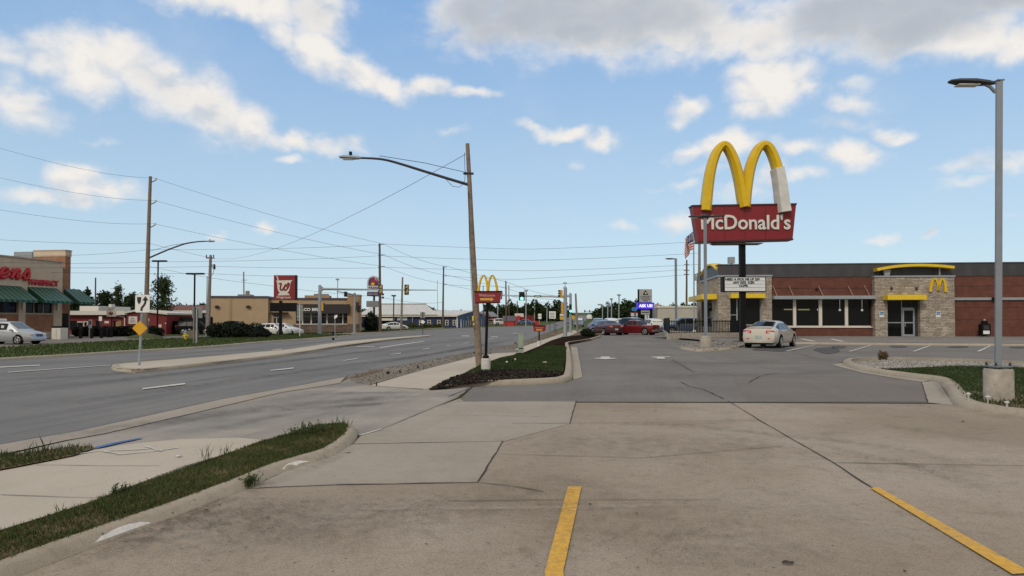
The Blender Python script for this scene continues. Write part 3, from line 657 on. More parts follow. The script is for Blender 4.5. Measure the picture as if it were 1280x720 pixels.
def grime(path, width, m, strength=.6, name='grime'):
    """soft band along sight-line points; width in metres"""
    P = crom([Vector((*G(x,y).xy,0)) for x,y in path], 8); n = len(P); mb = MB(); vs = []; al = []; GOFF[0] += .0002
    prof = ((-.5,0),(-.3,.6),(0,1),(.3,.6),(.5,0))
    for i, p in enumerate(P):
        t = P[min(i+1,n-1)]-P[max(i-1,0)]; t.normalize(); q = Vector((-t.y,t.x,0)); e = min(1, min(i, n-1-i)/(n*.25))
        for a, b in prof:
            r = p+q*a*width; vs.append((r.x,r.y,g(r.x,r.y)+GOFF[0])); al.append(b*strength*e)
    mb.add(vs, [(i*5+j,i*5+j+1,(i+1)*5+j+1,(i+1)*5+j) for i in range(n-1) for j in range(4)])
    o = mb.build(name, m); o['kind'] = 'structure'; c = o.data.attributes.new('soft','FLOAT','POINT'); c.data.foreach_set('value', al); return o
grime([(75,712),(140,693),(215,660),(300,624),(340,612)], .30, GR_D, 0.46); grime([(300,622),(370,596),(420,575),(440,560)], .22, GR_D, 0.28)
grime([(150,705),(260,672),(380,655),(520,650),(640,655)], 1.3, GR_D, 0.34); grime([(120,690),(230,660),(320,640),(420,632)], .8, GR_D, 0.31); grime([(180,640),(300,650),(460,700)], .8, GR_B, 0.31)
grime([(90,720),(220,680),(380,650),(560,640)], 1.9, GR_P, 1.0, 'pitting'); grime([(230,650),(380,632),(600,628)], .9, GR_P, .9, 'pitting'); grime([(560,690),(760,700),(1000,712)], 1.6, GR_P, .7, 'pitting'); grime([(980,555),(1100,580),(1270,620)], .9, GR_P, .8, 'pitting'); grime([(760,560),(900,600),(1020,660)], 1.2, GR_P, .55, 'pitting')
grime([(560,600),(760,640),(1000,680)], 2.0, GR_B, 0.34); grime([(640,545),(820,560),(1020,560)], 2.2, GR_B, 0.31); grime([(760,700),(900,690),(1060,700)], 1.0, GR_D, 0.19)
grime([(900,620),(1060,650),(1200,700)], 1.2, GR_L, .35); grime([(330,690),(460,640),(600,630)], .5, GR_L, .4); grime([(430,640),(640,640),(900,635)], .12, GR_L, .5)
grime([(740,532),(850,534),(960,545),(1100,560),(1230,590)], .35, GR_D, 0.37); grime([(1000,555),(1120,580),(1260,625)], .25, GR_D, 0.34); grime([(960,560),(1080,575),(1240,600)], .20, GR_D, 0.25); grime([(1080,530),(1180,545),(1280,560)], .5, GR_D, 0.22)
grime([(530,521),(620,522),(700,524)], .12, GR_D, 0.37); grime([(720,531),(860,532),(930,530)], .18, GR_D, 0.37)
grime([(10,556),(140,540),(300,515),(460,500),(560,495)], .9, GR_T, .55); grime([(260,522),(380,512),(500,505)], .5, GR_T, .65); grime([(240,545),(330,525),(430,510),(540,500)], .35, GR_T, .5); grime([(330,500),(420,493),(560,492)], .4, GR_T, .6)
for a in ((( -20,520),(180,492),(400,462),(560,440),(650,424)),((-20,490),(160,474),(400,447),(560,428),(650,418)),((-20,478),(160,466),(380,444.5)),((140,448),(330,436),(430,425),(540,416)),((470,455),(560,440),(640,425))): grime(list(a), 1.0, GR_T, .55, 'wheel_path')
grime([(820,452),(900,455),(1000,450)], 2.0, GR_T, .35); grime([(760,480),(880,470),(1000,468),(1060,463)], 1.2, GR_T, .3); grime([(640,495),(800,490),(900,480)], 1.5, GR_D, 0.15)
grime([(1182,500),(1176,488),(1168,480)], .18, GR_D, 0.50); grime([(715.5,470),(714,450),(712,436)], .25, GR_D, 0.37)
# kerbs of the islands
fk = [('w',-5.5,-5),('w',-3.46,2),('w',-3.16,3.2),(55,712),(112,690),(203,656),(240,642),(308,614),(357,592),(415,573),(437,559),(446,549),(447,541),(441,536.5)]
kerb(fk, 1, 'kerb', KERB, h=.10, face=.085, w=.15)
ci = [(536,487.5),(560,486),(600,483.6),(655,481.4),(698,479),(711,476.5),(716,471.5),(715.6,455),(713.5,440),(711,432.5),(713,430),(725,428),(739,425.6),(746,423.5),(752,421.3)]
kerb(ci, 1, 'kerb', KERB, h=.13, face=.06, w=.22, smooth=4, taper=9)
ri = [(1420,459),(1280,455.8),(1223,453.2),(1150,451.3),(1117,450.4),(1068,451),(1053,454),(1062,460),(1085,466),(1125,472),(1158,476.2),(1173,480.5),(1183,492),(1192,507),(1223,515.8),(1280,524),(1400,541)]
kerb(ri, 1, 'kerb', KERB, h=.13, face=.10, w=.28, smooth=4)
li = [(848,436.2),(869,439.8),(895,439.2),(917,437),(931,433.5),(944,431.2),(930,429.3),(890,428.8),(862,430.2),(850,433)]
kerb(li, 1, 'kerb', KERB, h=.13, w=.2, closed=True, smooth=3)
psheet([(x,y) for x,y in li], .118, 'gravel_island', GRAV)
kerb([(925,431.4),(985,430.2),(1089,431.4),(1160,432),(1280,432.8),(1460,434.2)], 1, 'kerb', KERB, h=.14, w=.22, smooth=1)
psheet([(985,427.2),(1089,428.2),(1280,429.4),(1460,430.6),('w',62,62.6),('w',12,62.6),(925,428)], .136, 'walkway', ground_mat('walkway', (.20,.19,.185), (.12,.115,.11), (.25,.24,.23), speck=.4, fine=60), lift=.136)
# planted surfaces (raised)
front_turf = MB()
edgeA = [('w',-3.66,2),(0,712),(105,670),(178,639),(240,616),(306,593.5),(368,567.6),(424,548.8),(438,538)]      # along the kerb top
edgeB = [('w',-4.7,2),(0,666),(42,653),(111,631),(167,609),(269,573.7),(329,552),(396,533),(430,534.5)]             # along the sidewalk
A_ = [Vector((p[1],p[2],g(p[1],p[2])+.09)) if p[0] == 'w' else G(*p,.09) for p in edgeA]; B_ = [Vector((p[1],p[2],g(p[1],p[2])+.02)) if p[0] == 'w' else G(*p,.02) for p in edgeB]
fk_ = [('w',-5.5,-5),('w',-3.46,2),('w',-3.16,3.2),(55,712),(112,690),(203,656),(240,642),(308,614),(357,592),(415,573),(437,559),(446,549),(447,541),(441,536.5)]
KP = crom([Vector((p[1],p[2],0)) if p[0] == 'w' else Vector((*G(*p).xy,0)) for p in fk_], 6)[6:]
A_ = []
for i, p in enumerate(KP):
    t_ = (KP[min(i+1,len(KP)-1)]-KP[max(i-1,0)]).normalized(); q_ = p+Vector((-t_.y,t_.x,0))*.13; A_.append(Vector((q_.x,q_.y,g(q_.x,q_.y)+.088)))
Bc = B_; cum = [0]
for a, b in zip(Bc, Bc[1:]): cum.append(cum[-1]+(b-a).length)
cA = [0]
for a, b in zip(A_, A_[1:]): cA.append(cA[-1]+(b-a).length)
B_ = []
for d_ in cA:
    s_ = d_/cA[-1]*cum[-1]; k_ = max(i for i in range(len(cum)-1) if cum[i] <= s_+1e-9); B_.append(Bc[k_].lerp(Bc[k_+1], (s_-cum[k_])/(cum[k_+1]-cum[k_])))
vs = []
for a, b in zip(A_, B_):
    for t in (0,.25,.5,.75,1): p = a.lerp(b, t); p.z += .02*math.sin(math.pi*t); vs.append(p)
front_turf.add(vs, [(i*5+j, (i+1)*5+j, (i+1)*5+j+1, i*5+j+1) for i in range(len(A_)-1) for j in range(4)])
front_turf = front_turf.build('grass_strip', SOIL); front_turf['kind'] = 'structure'
corner_turf = psheet([('w',-7.1,2),(0,573),(50,567),(92,561.5),(116,561),(118,563.5),(92,573),(22,587),(0,591),('w',-6.4,2)], .035, 'grass_strip', SOIL)
psheet([(420,484),(430,470),(594,438.5),(700,412),(760,410),(760,424),(712,470),(591,485.5),(536,488)], .0065, 'soil_base', SOIL)
isl = psheet([(600,477.5),(669,472.6),(698,469.5),(706,466.5),(709.5,433.5),(708,430),(725,426.8),(739,424.2),(751,420.3),(746,418.8),(722,419.2),(703,421),(688,426),(672,433.5),(656,440),(640,444),(625,447),(600,456.5),(578,467.5),(572,470.5)], .105, 'island_bed', MULCH, lift=.1)
def slope_sheet(pts, name, m):
    V = [Vector((G(x,y,d).x, G(x,y,d).y, G(x,y,d).z)) for x,y,d in pts]; bm = bmesh.new(); f = bm.faces.new([bm.verts.new(v) for v in V]); f.normal_update()
    if f.normal.z < 0: f.normal_flip()
    bmesh.ops.triangulate(bm, faces=[f]); me = bpy.data.meshes.new(name); bm.to_mesh(me); bm.free(); me.materials.append(m); o = bpy.data.objects.new(name, me); COL.objects.link(o); o['kind'] = 'structure'; return o
slope_sheet([(537,487,.03),(548,480.5,.04),(564,472.5,.06),(578,468,.10),(590,466.5,.125),(620,463.2,.125),(645,462,.125),(672,463,.125),(705,466.3,.125),(698,469.2,.125),(669,472.4,.125),(630,475,.125),(600,477.3,.125),(575,480.8,.085),(556,484.6,.055)], 'mulch_bed', MULCH)
psheet([(655,441.5),(672,434.5),(688,427),(703,422),(722,420.3),(733,421.5),(738,423.8),(725,426.2),(711,428.8),(690,431),(672,436.5),(661,441.5)], .125, 'mulch_bed', MULCH, lift=.12)
rg = psheet([(1090,460.3),(1107,461.8),(1193,457.8),(1280,459.3),('w',14,19.5),('w',14,10),(1280,512.5),(1225,505),(1206,498),(1187,476),(1176,470.5),(1125,465.2),(1095,460.5)], .105, 'island_turf', DIRTG, lift=.1)
psheet([(1058,452.8),(1068,456),(1090,460.5),(1107,461.2),(1193,457.7),(1280,459.2),('w',14,19.6),(1400,458.5),(1280,455.2),(1223,452.6),(1150,450.4),(1117,449.6)], .112, 'gravel_bed', GRAV, lift=.11)
pebbles(bpy.data.objects['gravel_bed'], 6000, .040, 'gravel', leaf_mat('pale_pebble', (.22,.21,.205), (.44,.425,.41), 0), 'pale gravel on the kerbed bed behind the right lamp post')
pebbles(bpy.data.objects['gravel_island'], 4200, .06, 'gravel', leaf_mat('grey_pebble', (.16,.155,.15), (.33,.32,.305), 0), 'grey gravel on the small island under the triple lamp')
pebbles(bpy.data.objects['mulch_bed'], 5200, .06, 'mulch', leaf_mat('bark_chip', (.008,.006,.005), (.045,.032,.024), 0), 'dark bark mulch at the near end of the welcome sign island')
psheet([(1205,498),(1200,488),(1235,490),(1290,493),(1290,512.5),(1225,505)], .112, 'soil_bed', SOIL, lift=.11)
# grass
blades(tris_of(front_turf), 40000, .040, 'grass', GRASS, 'uneven weedy grass strip between the foreground kerb and sidewalk', width=.0035, lean=1.2, clump=.78)
blades(tris_of(front_turf), 17000, .032, 'dry_grass', DRYG, 'straw coloured dead blades in the foreground grass strip', width=.003, lean=1.6, clump=.5)
blades(tris_of(corner_turf), 9000, .055, 'grass', GRASS, 'small tuft of grass at the left edge beside the road gutter', width=.005, lean=1.0, clump=.8)
isl_g = psheet([(664,472),(690,469.4),(704,465.5),(708.5,434.5),(690,431.5),(672,437),(661,442),(640,445.5),(625,448.5),(600,457.5),(582,467),(600,465.6),(640,461.8),(672,462.6),(703,466)][3:], .107, 'island_turf', DIRTG, lift=.1)
blades(tris_of(isl_g), 30000, .055, 'grass', DKLAWN, 'dark grass on the long kerbed island around the welcome sign', width=.010, lean=1.0, clump=.6)
blades(tris_of(rg), 26000, .06, 'grass', DKLAWN, 'dark grass on the kerbed island around the right lamp post', width=.008, lean=1.0, clump=.7)
blades(tris_of(v1), 26000, .12, 'grass', GRASS, 'green grass verge across the road in front of the pharmacy', width=.03, lean=.8)
blades(tris_of(v2), 5000, .12, 'grass', GRASS, 'green grass verge across the road in front of the low blue building', width=.04, lean=.8)
# taller weeds along the foreground strip
def tuft(px, py, n, h, label, dz=.03, spread=.08, name='weed', w=.006, leafy=0):
    p = G(px, py, dz); mb = MB()
    for i in range(n):
        a, r = random.uniform(0,6.28), spread*random.random()**.5; b = random.uniform(0,6.28); ln = random.uniform(.1,.5); hh = h*random.uniform(.5,1.1)
        o = Vector((r*math.cos(a), r*math.sin(a), -.02)); t = o+Vector((math.cos(b)*ln*hh, math.sin(b)*ln*hh, hh)); s = Vector((math.cos(a+1.5), math.sin(a+1.5), 0))*w
        m_ = o.lerp(t,.55)+Vector((0,0,hh*.12))
        mb.quad(o-s*.6, o+s*.6, m_+s, t, m_-s)
        for k in range(leafy):
            q = o.lerp(t, random.uniform(.3,1)); c = random.uniform(0,6.28); l = Vector((math.cos(c), math.sin(c), random.uniform(-.2,.6)))*h*.3; s2 = Vector((-math.sin(c), math.cos(c), .1))*h*.09
            mb.quad(q, q+l*.5+s2, q+l, q+l*.5-s2)
    o = mb.build(name, GRASS); o.location = p; tag(o, label, 'weed', 'weeds along the foreground kerb'); return o
tuft(152,617,26,.11,'low broad leafed weed at the sidewalk edge of the grass strip',spread=.09,leafy=5)
tuft(256,576,16,.20,'tall seeding weed at the middle of the foreground grass strip',spread=.05,w=.003)
tuft(280,570,18,.18,'second tall stalky weed just behind the middle of the grass strip',spread=.07,w=.003)
tuft(74,646,7,.15,'single thin dry stalk near the front of the grass strip',spread=.03,w=.003)
tuft(386,541,60,.16,'thick green clump of weeds at the far end of the grass strip',dz=.07,spread=.3,leafy=3)
tuft(428,536,18,.20,'thin stalks at the very tip of the kerbed grass strip',dz=.1,spread=.12,w=.004)
tuft(312,604,40,.10,'creeping weed growing out of the kerb joint',dz=.05,spread=.10,leafy=4)
tuft(330,609,46,.045,'flat weed lying on the concrete below the kerb joint',dz=0,spread=.13,leafy=4)
tuft(414,609,30,.025,'thin row of moss like weed in the slab joint',dz=0,spread=.07,leafy=3)
tuft(50,567,12,.22,'stalky weed at the top of the left grass tuft',spread=.15,w=.004)
# white paint smears on the kerb
SMEAR = mat('smear_white', (.74,.73,.71), .85, var=.18, scale=30)
def kerbmark(path, i0, i1, name, m, h=.10, face=.085):
    P = crom([Vector((p[1],p[2],0)) if p[0] == 'w' else Vector((*G(*p).xy,0)) for p in path], 14); vs = []
    seg = P[i0:i1]
    for i, p in enumerate(seg):
        t = (P[i0+i+1]-P[i0+i-1]).normalized(); nn = Vector((-t.y,t.x,0)); k = math.sin(math.pi*(i+.4)/(len(seg)))**.6
        for u in (.05, .5, .95):
            u2 = .12+(u*.62)*k+random.uniform(-.03,.03); d = u2*face*.8-.006; z = max(.01,h*u2)+.008
            q = p+nn*d; vs.append((q.x,q.y,g(q.x,q.y)+z))
    n = len(seg); o = MB().add(vs, [(i*3+j,(i+1)*3+j,(i+1)*3+j+1,i*3+j+1) for i in range(n-1) for j in range(2)]).build(name, m); o['kind'] = 'structure'
kerbmark(fk, 57, 69, 'paint_smear', SMEAR); kerbmark(fk, 111, 120, 'paint_smear', SMEAR)
# litter and leaves on the concrete
def bits(pts, name, m, label, cat, grp=None):
    for i, (px,py,sx,lab) in enumerate(pts):
        p = G(px,py,.03); s = sx*p.y/F; mb = MB(); n = 7
        ring = [Vector((s*.5*math.cos(6.28*k/n)*random.uniform(.6,1.2), s*.35*math.sin(6.28*k/n)*random.uniform(.6,1.2), random.uniform(.002,.012))) for k in range(n)]
        mb.quad(*ring); mb.add([r-Vector((0,0,.004)) for r in ring], [tuple(reversed(range(n)))])
        o = mb.build(name, m); o.location = p; tag(o, lab, cat, grp)
LIT = mat('litter', (.7,.69,.66), .6, var=.1); LEAFD = mat('dead_leaf', (.06,.035,.02), .8, var=.3)
bits([(224,570.5,9,'white scrap of litter on the sidewalk left of the grass strip'),(435,565,8,'white scrap of litter on the slab below the kerb end')], 'litter', LIT, '', 'litter')
bits([(258,638,7,'dark curled leaf against the foreground kerb'),(274,632,4,'small dark leaf just beyond the curled one at the kerb'),(533,681,4,'dark leaf on the brown concrete, nearest the bottom'),(857,630,3,'small dark leaf right of the yellow stripe'),(796,642,4,'dark leaf on concrete between the two yellow stripes'),(738,631,4,'dark leaf close beside the yellow stripe end'),(819,513,4,'dark leaf on pale concrete by the asphalt joint'),(1204,527,5,'dark leaf below the right island kerb'),(1131,714,5,'dark leaf left of the long right yellow stripe'),(985,703,16,'flat brown stain like leaf at the bottom of the lot')], 'dead_leaf', LEAFD, '', 'leaf')
# ------------------------------------------------------------------ shared object materials
RED = mat('sign_red', (.20,.008,.016), .5, var=.12, scale=1.2); REDL = mat('bright_red', (.50,.02,.025), .45, var=.05)
GOLD = mat('arch_yellow', (.66,.44,.008), .4, var=.08, scale=2); AWN = mat('awning_yellow', (.70,.50,.02), .5, var=.08)
BLACK = mat('black_metal', (.008,.008,.009), .55, var=.1, spec=.12); GALV = mat('galvanised', (.30,.34,.38), .5, metal=.3, var=.12, scale=5)
GREYP = mat('grey_paint', (.19,.215,.25), .45, var=.08, scale=3); DKGREY = mat('dark_grey', (.04,.042,.048), .55, var=.1, spec=.25)
WHITEP = mat('white_gloss', (.74,.74,.73), .45, var=.06); CREAM = mat('cream', (.62,.60,.54), .6, var=.08)
WOOD = mat('pole_wood', (.20,.155,.12), .9, var=.35, scale=7, bump=.6, bscale=25); WOODD = mat('pole_wood_dark', (.11,.075,.055), .9, var=.3, scale=7)
WOODG = mat('pole_wood_grey', (.21,.19,.17), .9, var=.3, scale=7)
BASEC = mat('cast_concrete', (.36,.33,.29), .9, var=.28, scale=5, bump=.5, bscale=40); BASEW = mat('painted_concrete', (.55,.55,.53), .85, var=.2, scale=6)
RUB = mat('rubber', (.012,.012,.012), .9, var=.1, spec=.1); CHROME = mat('alloy', (.55,.56,.57), .3, metal=.8, var=.05)
GLASS = glass_mat('window_glass', see=.55, spec=.22); CGLASS = glass_mat('car_glass', (.010,.012,.014), see=0, rough=.06, spec=.35); SHADEG = glass_mat('shaded_glass', (.006,.006,.007), see=0, rough=.2, spec=.06)  # last one darkened and dulled to put the trucks' shade into the glass
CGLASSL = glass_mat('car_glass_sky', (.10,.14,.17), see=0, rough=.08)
LENS = mat('lamp_lens', (.5,.5,.47), .2, var=0); TAIL = mat('tail_red', (.42,.015,.02), .25, var=.05); TAILW = mat('tail_clear', (.7,.55,.55), .2, var=0)
def sweep(mb, pts, ws, d, y=0.0, ridge=.5):
    pts = [Vector((p[0],p[1])) for p in pts]; k = len(pts); vs = []
    for i, p in enumerate(pts):
        t = (pts[min(i+1,k-1)]-pts[max(i-1,0)]).normalized(); nn = Vector((t.y,-t.x)); w = ws[i] if isinstance(ws, list) else ws
        for a, b in ((-.5,.5),(-.5,-.2),(-.5*ridge,-.5),(.5*ridge,-.5),(.5,-.2),(.5,.5)):
            q = p+nn*(a*w); vs.append((q.x, y+b*d, q.y))
    fs = [(i*6+j, (i+1)*6+j, (i+1)*6+(j+1)%6, i*6+(j+1)%6) for i in range(k-1) for j in range(6)]
    fs += [tuple(range(6)), tuple(reversed([(k-1)*6+j for j in range(6)]))]
    return mb.add(vs, fs)
def c2(pts, n=5): return [(v.x, v.y) for v in crom([Vector((p[0],p[1],0)) for p in pts], n)]
def lerpw(ctrl, n): return [ctrl[0]+(ctrl[1]-ctrl[0])*abs(2*i/(n-1)-1) for i in range(n)]
# ------------------------------------------------------------------ restaurant
BRICK = brick_mat('red_brick', (.165,.052,.033), (.125,.040,.027), (.11,.05,.038), .22, .075)
STONE = brick_mat('ledge_stone', (.46,.41,.35), (.29,.25,.21), (.12,.105,.09), .55, .13, msize=.014, stone=True)
ROOFD = ribbed_mat('dark_parapet', (.050,.051,.060), (.044,.045,.053), 1.2, .5)
FW = 62.0
YAW = R(-6); _pc = at(1090,400,FW); fr = Facade((_pc.x-20*math.cos(YAW), FW-20*math.sin(YAW)), YAW, 'restaurant', 'long low brick and stone fast food restaurant with dark flat parapet and yellow awnings', 'building')
U = lambda px, py=395, d=0: fr.uv(px, py, d)
x_l, x_r = U(898)[0], U(1345)[0]; DEP = 13.0
roofz = U(1100,330)[1]; brickz = U(1100,345.5)[1]
# main body split so every wall is its own piece
xa, xb, xc, xd = U(898)[0], U(965)[0], U(1091.5)[0], U(1190.4)[0]
mb = MB(); mb.bx(x_l+.05, x_r, .12, DEP, brickz, roofz); mb.bx(x_l+.02, x_r+.03, .07, DEP+.03, roofz, roofz+.10); mb.build('parapet', ROOFD, fr.root)
wn0, wn1 = U(1000,408.3)[1], U(1000,374.5)[1]
def wall_with_holes(name, m, x0, x1, z0, z1, holes, y0, y1):
    """solid wall panel with rectangular openings"""
    mb = MB(); xs = sorted({x0,x1,*[h[0] for h in holes],*[h[1] for h in holes]})
    for a, b in zip(xs, xs[1:]):
        hs = sorted([h for h in holes if h[0] <= a+1e-6 and h[1] >= b-1e-6], key=lambda h: h[2]); z = z0
        for h in hs:
            if h[2] > z+1e-4: mb.bx(a, b, y0, y1, z, h[2])
            z = h[3]
        if z < z1-1e-4: mb.bx(a, b, y0, y1, z, z1)
    return mb.build(name, m, fr.root)
win_holes = [(U(965.2)[0]+.02, U(1090)[0], wn0, wn1)]
wall_with_holes('brick_wall', BRICK, xb, xc+.3, 0, brickz, win_holes, .18, .45)
wall_with_holes('brick_wall', BRICK, xd-.3, x_r, 0, brickz, [], .18, .45)
MB().bx(x_r-.3, x_r, .46, DEP, 0, brickz).build('brick_wall', BRICK, fr.root)
MB().bx(x_l+.5, x_r-.3, DEP-.3, DEP, 0, brickz).build('rear_wall', BRICK, fr.root)
# left stone bay
bz = U(930,345.8)[1]; l0, l1 = U(912.7,390)[0], U(951.5,390)[0]; lz0, lz1 = U(930,405.5)[1], U(930,373)[1]
wall_with_holes('stone_wall', STONE, xa, xb, 0, bz, [(l0,l1,0,lz1)], -.02, .40)
MB().bx(l0+.01, l1-.01, .05, .35, 0, lz0-.10).build('brick_wall', BRICK, fr.root)
side = MB(); side.bx(xa, xa+.35, .41, 3.2, 0, bz); side.bx(xa, xa+.35, 3.2, 9.5, 0, .9); side.bx(xa, xa+.35, 3.2, 9.5, lz1, bz); side.bx(xa, xa+.35, 9.5, DEP-.31, 0, bz); side.build('side_wall', STONE, fr.root)
MB().bx(xa+.12, xa+.16, 3.2, 9.5, .9, lz1).build('side_window', GLASS, fr.root)
MB().bx(xa-.08, xb+.05, -.1, .5, bz, bz+.14).bx(xa-.08, xa+.4, .5, 10, bz, bz+.14).build('stone_cap', GALV, fr.root)
wl = MB().bx(l0, l1, .2, .22, lz0, lz1-.02).build('window', GLASS, fr.root)
MB().bx(l0, l1, .14, .28, lz0-.10, lz0).bx(U(921)[0], U(921)[0]+.1, .16, .26, lz0, lz1-.02).bx(l0,l0+.07,.16,.26,lz0,lz1-.02).bx(l1-.07,l1,.16,.26,lz0,lz1-.02).bx(l0+.08,U(921)[0],.16,.26,lz0+(lz1-lz0)*.35,lz0+(lz1-lz0)*.35+.07).build('window_frame', GALV, wl)
a0,a1,az0,az1 = fr.rect(912.7,955,367.4,372.8,-.4)
MB().bx(a0, a1, -.9, -.03, az0, az1).build('awning', AWN, fr.root, bevel=.02)
mb = MB(); mb.prism([(0,0),(0,.42),(.1,.42),(.1,0)], 0, 1) if False else None
MB().bx(xa-1.35, xa-.01, .5, 9.0, lz1-.05, lz1+.40).build('awning', AWN, fr.root, bevel=.02)
# yellow roof arch over the left face
mb = MB(); pts = []
for i in range(15):
    t = i/14; yy = .6+t*8.4; zz = bz+.35+math.sin(math.pi*(.12+.76*t))*1.05
    pts.append((yy, zz))
o = MB(); sweep(o, pts, .26, .9); o.v = [(xa+.3+v[1], v[0], v[2]) for v in o.v]; o.build('roof_arch', AWN, fr.root)
[MB().bx(xa+.2, xa+.36, yy_, yy_+.16, bz+.141, bz+1.0).build('arch_post', GALV, fr.root) for yy_ in (1.6,7.6)]
# main window band
wx = [U(p)[0] for p in (965.4,992,995.8,1024.2,1028.3,1057,1060.8,1089.6)]
for a, b in ((0,1),(2,3),(4,5),(6,7)):
    w = MB().bx(wx[a], wx[b], .26, .28, wn0+.08, wn1).build('window', GLASS, fr.root)
    MB().bx(wx[a], wx[b], .20, .34, wn0, wn0+.08).build('sill', CREAM, w)
for a, b in ((1,2),(3,4),(5,6)): MB().bx(wx[a], wx[b], .12, .36, wn0, wn1).build('mullion', CREAM, fr.root)
MB().bx(xb+.02, xc-.02, .08, .178, wn0-.09, wn0-.002).build('ledge', CREAM, fr.root)
cz0, cz1 = U(1030,374.2)[1], U(1030,370)[1]
MB().bx(xb+.02, xc-.02, -.75, .17, cz0, cz1).build('canopy', GALV, fr.root, bevel=.02)
for p in (969,989,1026,1063,1083.5):
    xx = U(p)[0]; MB().tube([(xx,-.7,cz1+.0),(xx-.12,.17,U(p,357)[1])], .028, 6).build('tie_rod', mat('rod', (.35,.22,.17), .5), fr.root)
MB().bx(xb+.02, xc-.02, .15, .177, U(1030,360.2)[1], U(1030,359.8)[1]).build('trim_line', DKGREY, fr.root)
MB().lathe([(.0,-.05),(.12,-.04),(.12,.04),(0,.05)], 10, (U(1021.5,361.6)[0], .12, U(1021.5,361.6)[1])).build('wall_lamp', BLACK, fr.root)
# entrance tower
tz = U(1140,346.8)[1]; d0,d1 = U(1107)[0], U(1147.6)[0]; dz1 = U(1127,374.8)[1]
wall_with_holes('stone_tower', STONE, xc, xd, 0, tz, [(d0,d1,0,dz1)], -.42, .40)
MB().bx(xc-.06, xd+.06, -.5, .5, tz, tz+.14).build('stone_cap', GALV, fr.root)
MB().bx(d1-.32, d1-.004, .06, .44, 0.0, dz1).build('return_wall', DKGREY, fr.root)
s0,s1 = d0+.02, U(1127)[0]; e0,e1 = U(1128.2)[0], U(1143.4)[0]; zt = U(1135,386)[1]; zm = U(1120,403.3)[1]
sl_ = MB().bx(s0, s1, .10, .12, .12, dz1-.02).bx(s1+.06, d1-.34, .10, .12, zt+.1, dz1-.02).build('sidelight', GLASS, fr.root)
MB().bx(s0-.01,s0+.06,.05,.17,0,dz1).bx(s1,s1+.06,.05,.17,0,dz1).bx(s0+.06,s1,.05,.17,0,.12).bx(s0+.06,s1,.05,.17,zm-.04,zm+.04).bx(s0+.06,s1,.05,.17,dz1-.07,dz1-.002).bx(s1+.06,d1-.33,.05,.17,zt,zt+.1).build('door_frame', GALV, fr.root)
dr = MB().bx(e0,e0+.13,.02,.10,.05,zt-.01).bx(e1-.13,e1,.02,.10,.05,zt-.01).bx(e0+.13,e1-.13,.02,.10,.05,.30).bx(e0+.13,e1-.13,.02,.10,zt-.14,zt-.01).bx(e0+.13,e1-.13,.02,.10,zm-.05,zm+.05).build('door', GALV, fr.root)
MB().bx(e0+.13,e1-.13,.05,.07,.30,zt-.14).build('door_glass', GLASS, dr); MB().bx(e0+.16,e0+.20,-.06,-.02,.95,1.35).bx(e0+.165,e0+.195,-.02,.02,1.0,1.06).build('handle', CHROME, dr)
a0,a1,az0,az1 = fr.rect(1106,1154.6,368.6,375,-.9)
MB().bx(a0,a1,-1.5,-.43,az0,az1).build('awning', AWN, fr.root, bevel=.02)
o = MB(); rp = [(U(p,q)[0],U(p,q)[1]) for p,q in ((1092,338),(1101,336),(1115,333.8),(1130,332.6),(1145,332.2),(1160,332.6),(1175,333.6),(1187,335))]
sweep(o, c2(rp,3), .24, 1.0, -.35, .9); o.build('roof_arch', AWN, fr.root)
p0 = [U(1101.5,337.5),U(1110.5,337.5),U(1109,345),U(1103,345)]
MB().prism([(p[0],max(p[1],tz+.141)) for p in p0], -.5, -.2).build('arch_support', GALV, fr.root)
MB().bx(U(1171.8)[0],U(1173.4)[0],-.4,-.28,tz+.141,U(1172,334.6)[1]).build('arch_post', GALV, fr.root)
o = MB(); rp = [U(*p) for p in ((1029.5,330),(1033,327),(1036,326.4),(1039,327),(1041.5,329.8))]; sweep(o, c2(rp,3), .2, .8, 9.0); o.build('roof_arch', AWN, fr.root)
for q in (((1159.5,365),(1160.5,357),(1162.5,351),(1165.2,349),(1168,353),(1169.5,359),(1169.6,363.5)), ((1169.6,363.5),(1170,358),(1171.8,352),(1174,349),(1176.5,352),(1178,358),(1178.6,365.5))):
    o = MB(); pp = c2([U(*p) for p in q],5); n = len(pp); sweep(o, pp, [.14+.09*abs(2*i/(n-1)-1)**.7 for i in range(n)], .16, -.50, .8); o.build('arch_logo', GOLD, fr.root)
BLUES = mat('access_blue', (.05,.16,.40), .5, var=0)
def access(parent, x0, x1, z0, z1, y):
    pl = MB().bx(x0,x1,y-.015,y,z0,z1).build('access_sign', WHITEP, parent); w, h = x1-x0, z1-z0
    MB().bx(x0+w*.1,x1-w*.1,y-.022,y-.016,z0+h*.32,z1-h*.08).build('blue_field', BLUES, pl)
    o = MB(); cx, cz = x0+w*.5, z0+h*.55; o.tube([(cx+w*.22*math.cos(a),y-.026,cz+w*.22*math.sin(a)-h*.02) for a in [R(130+i*25) for i in range(11)]], w*.035, 5); o.tube([(cx-w*.05,y-.026,cz+h*.2),(cx-w*.03,y-.026,cz+h*.03),(cx+w*.14,y-.026,cz+h*.02),(cx+w*.22,y-.026,cz-h*.10)], w*.045, 5); o.build('wheelchair_symbol', WHITEP, pl)
for p0,p1 in ((1097,1102.6),(1167,1172.6)):
    r_ = fr.rect(p0,p1,389,396.4); access(fr.root, r_[0], r_[1], r_[2], r_[3], -.423)
for p in (1111.2,1142.3):
    xx, zz = U(p,361); MB().lathe([(.07,-.12),(.10,-.05),(.10,.08),(.05,.12)], 10, (xx,-.53,zz)).build('wall_lamp', DKGREY, fr.root)
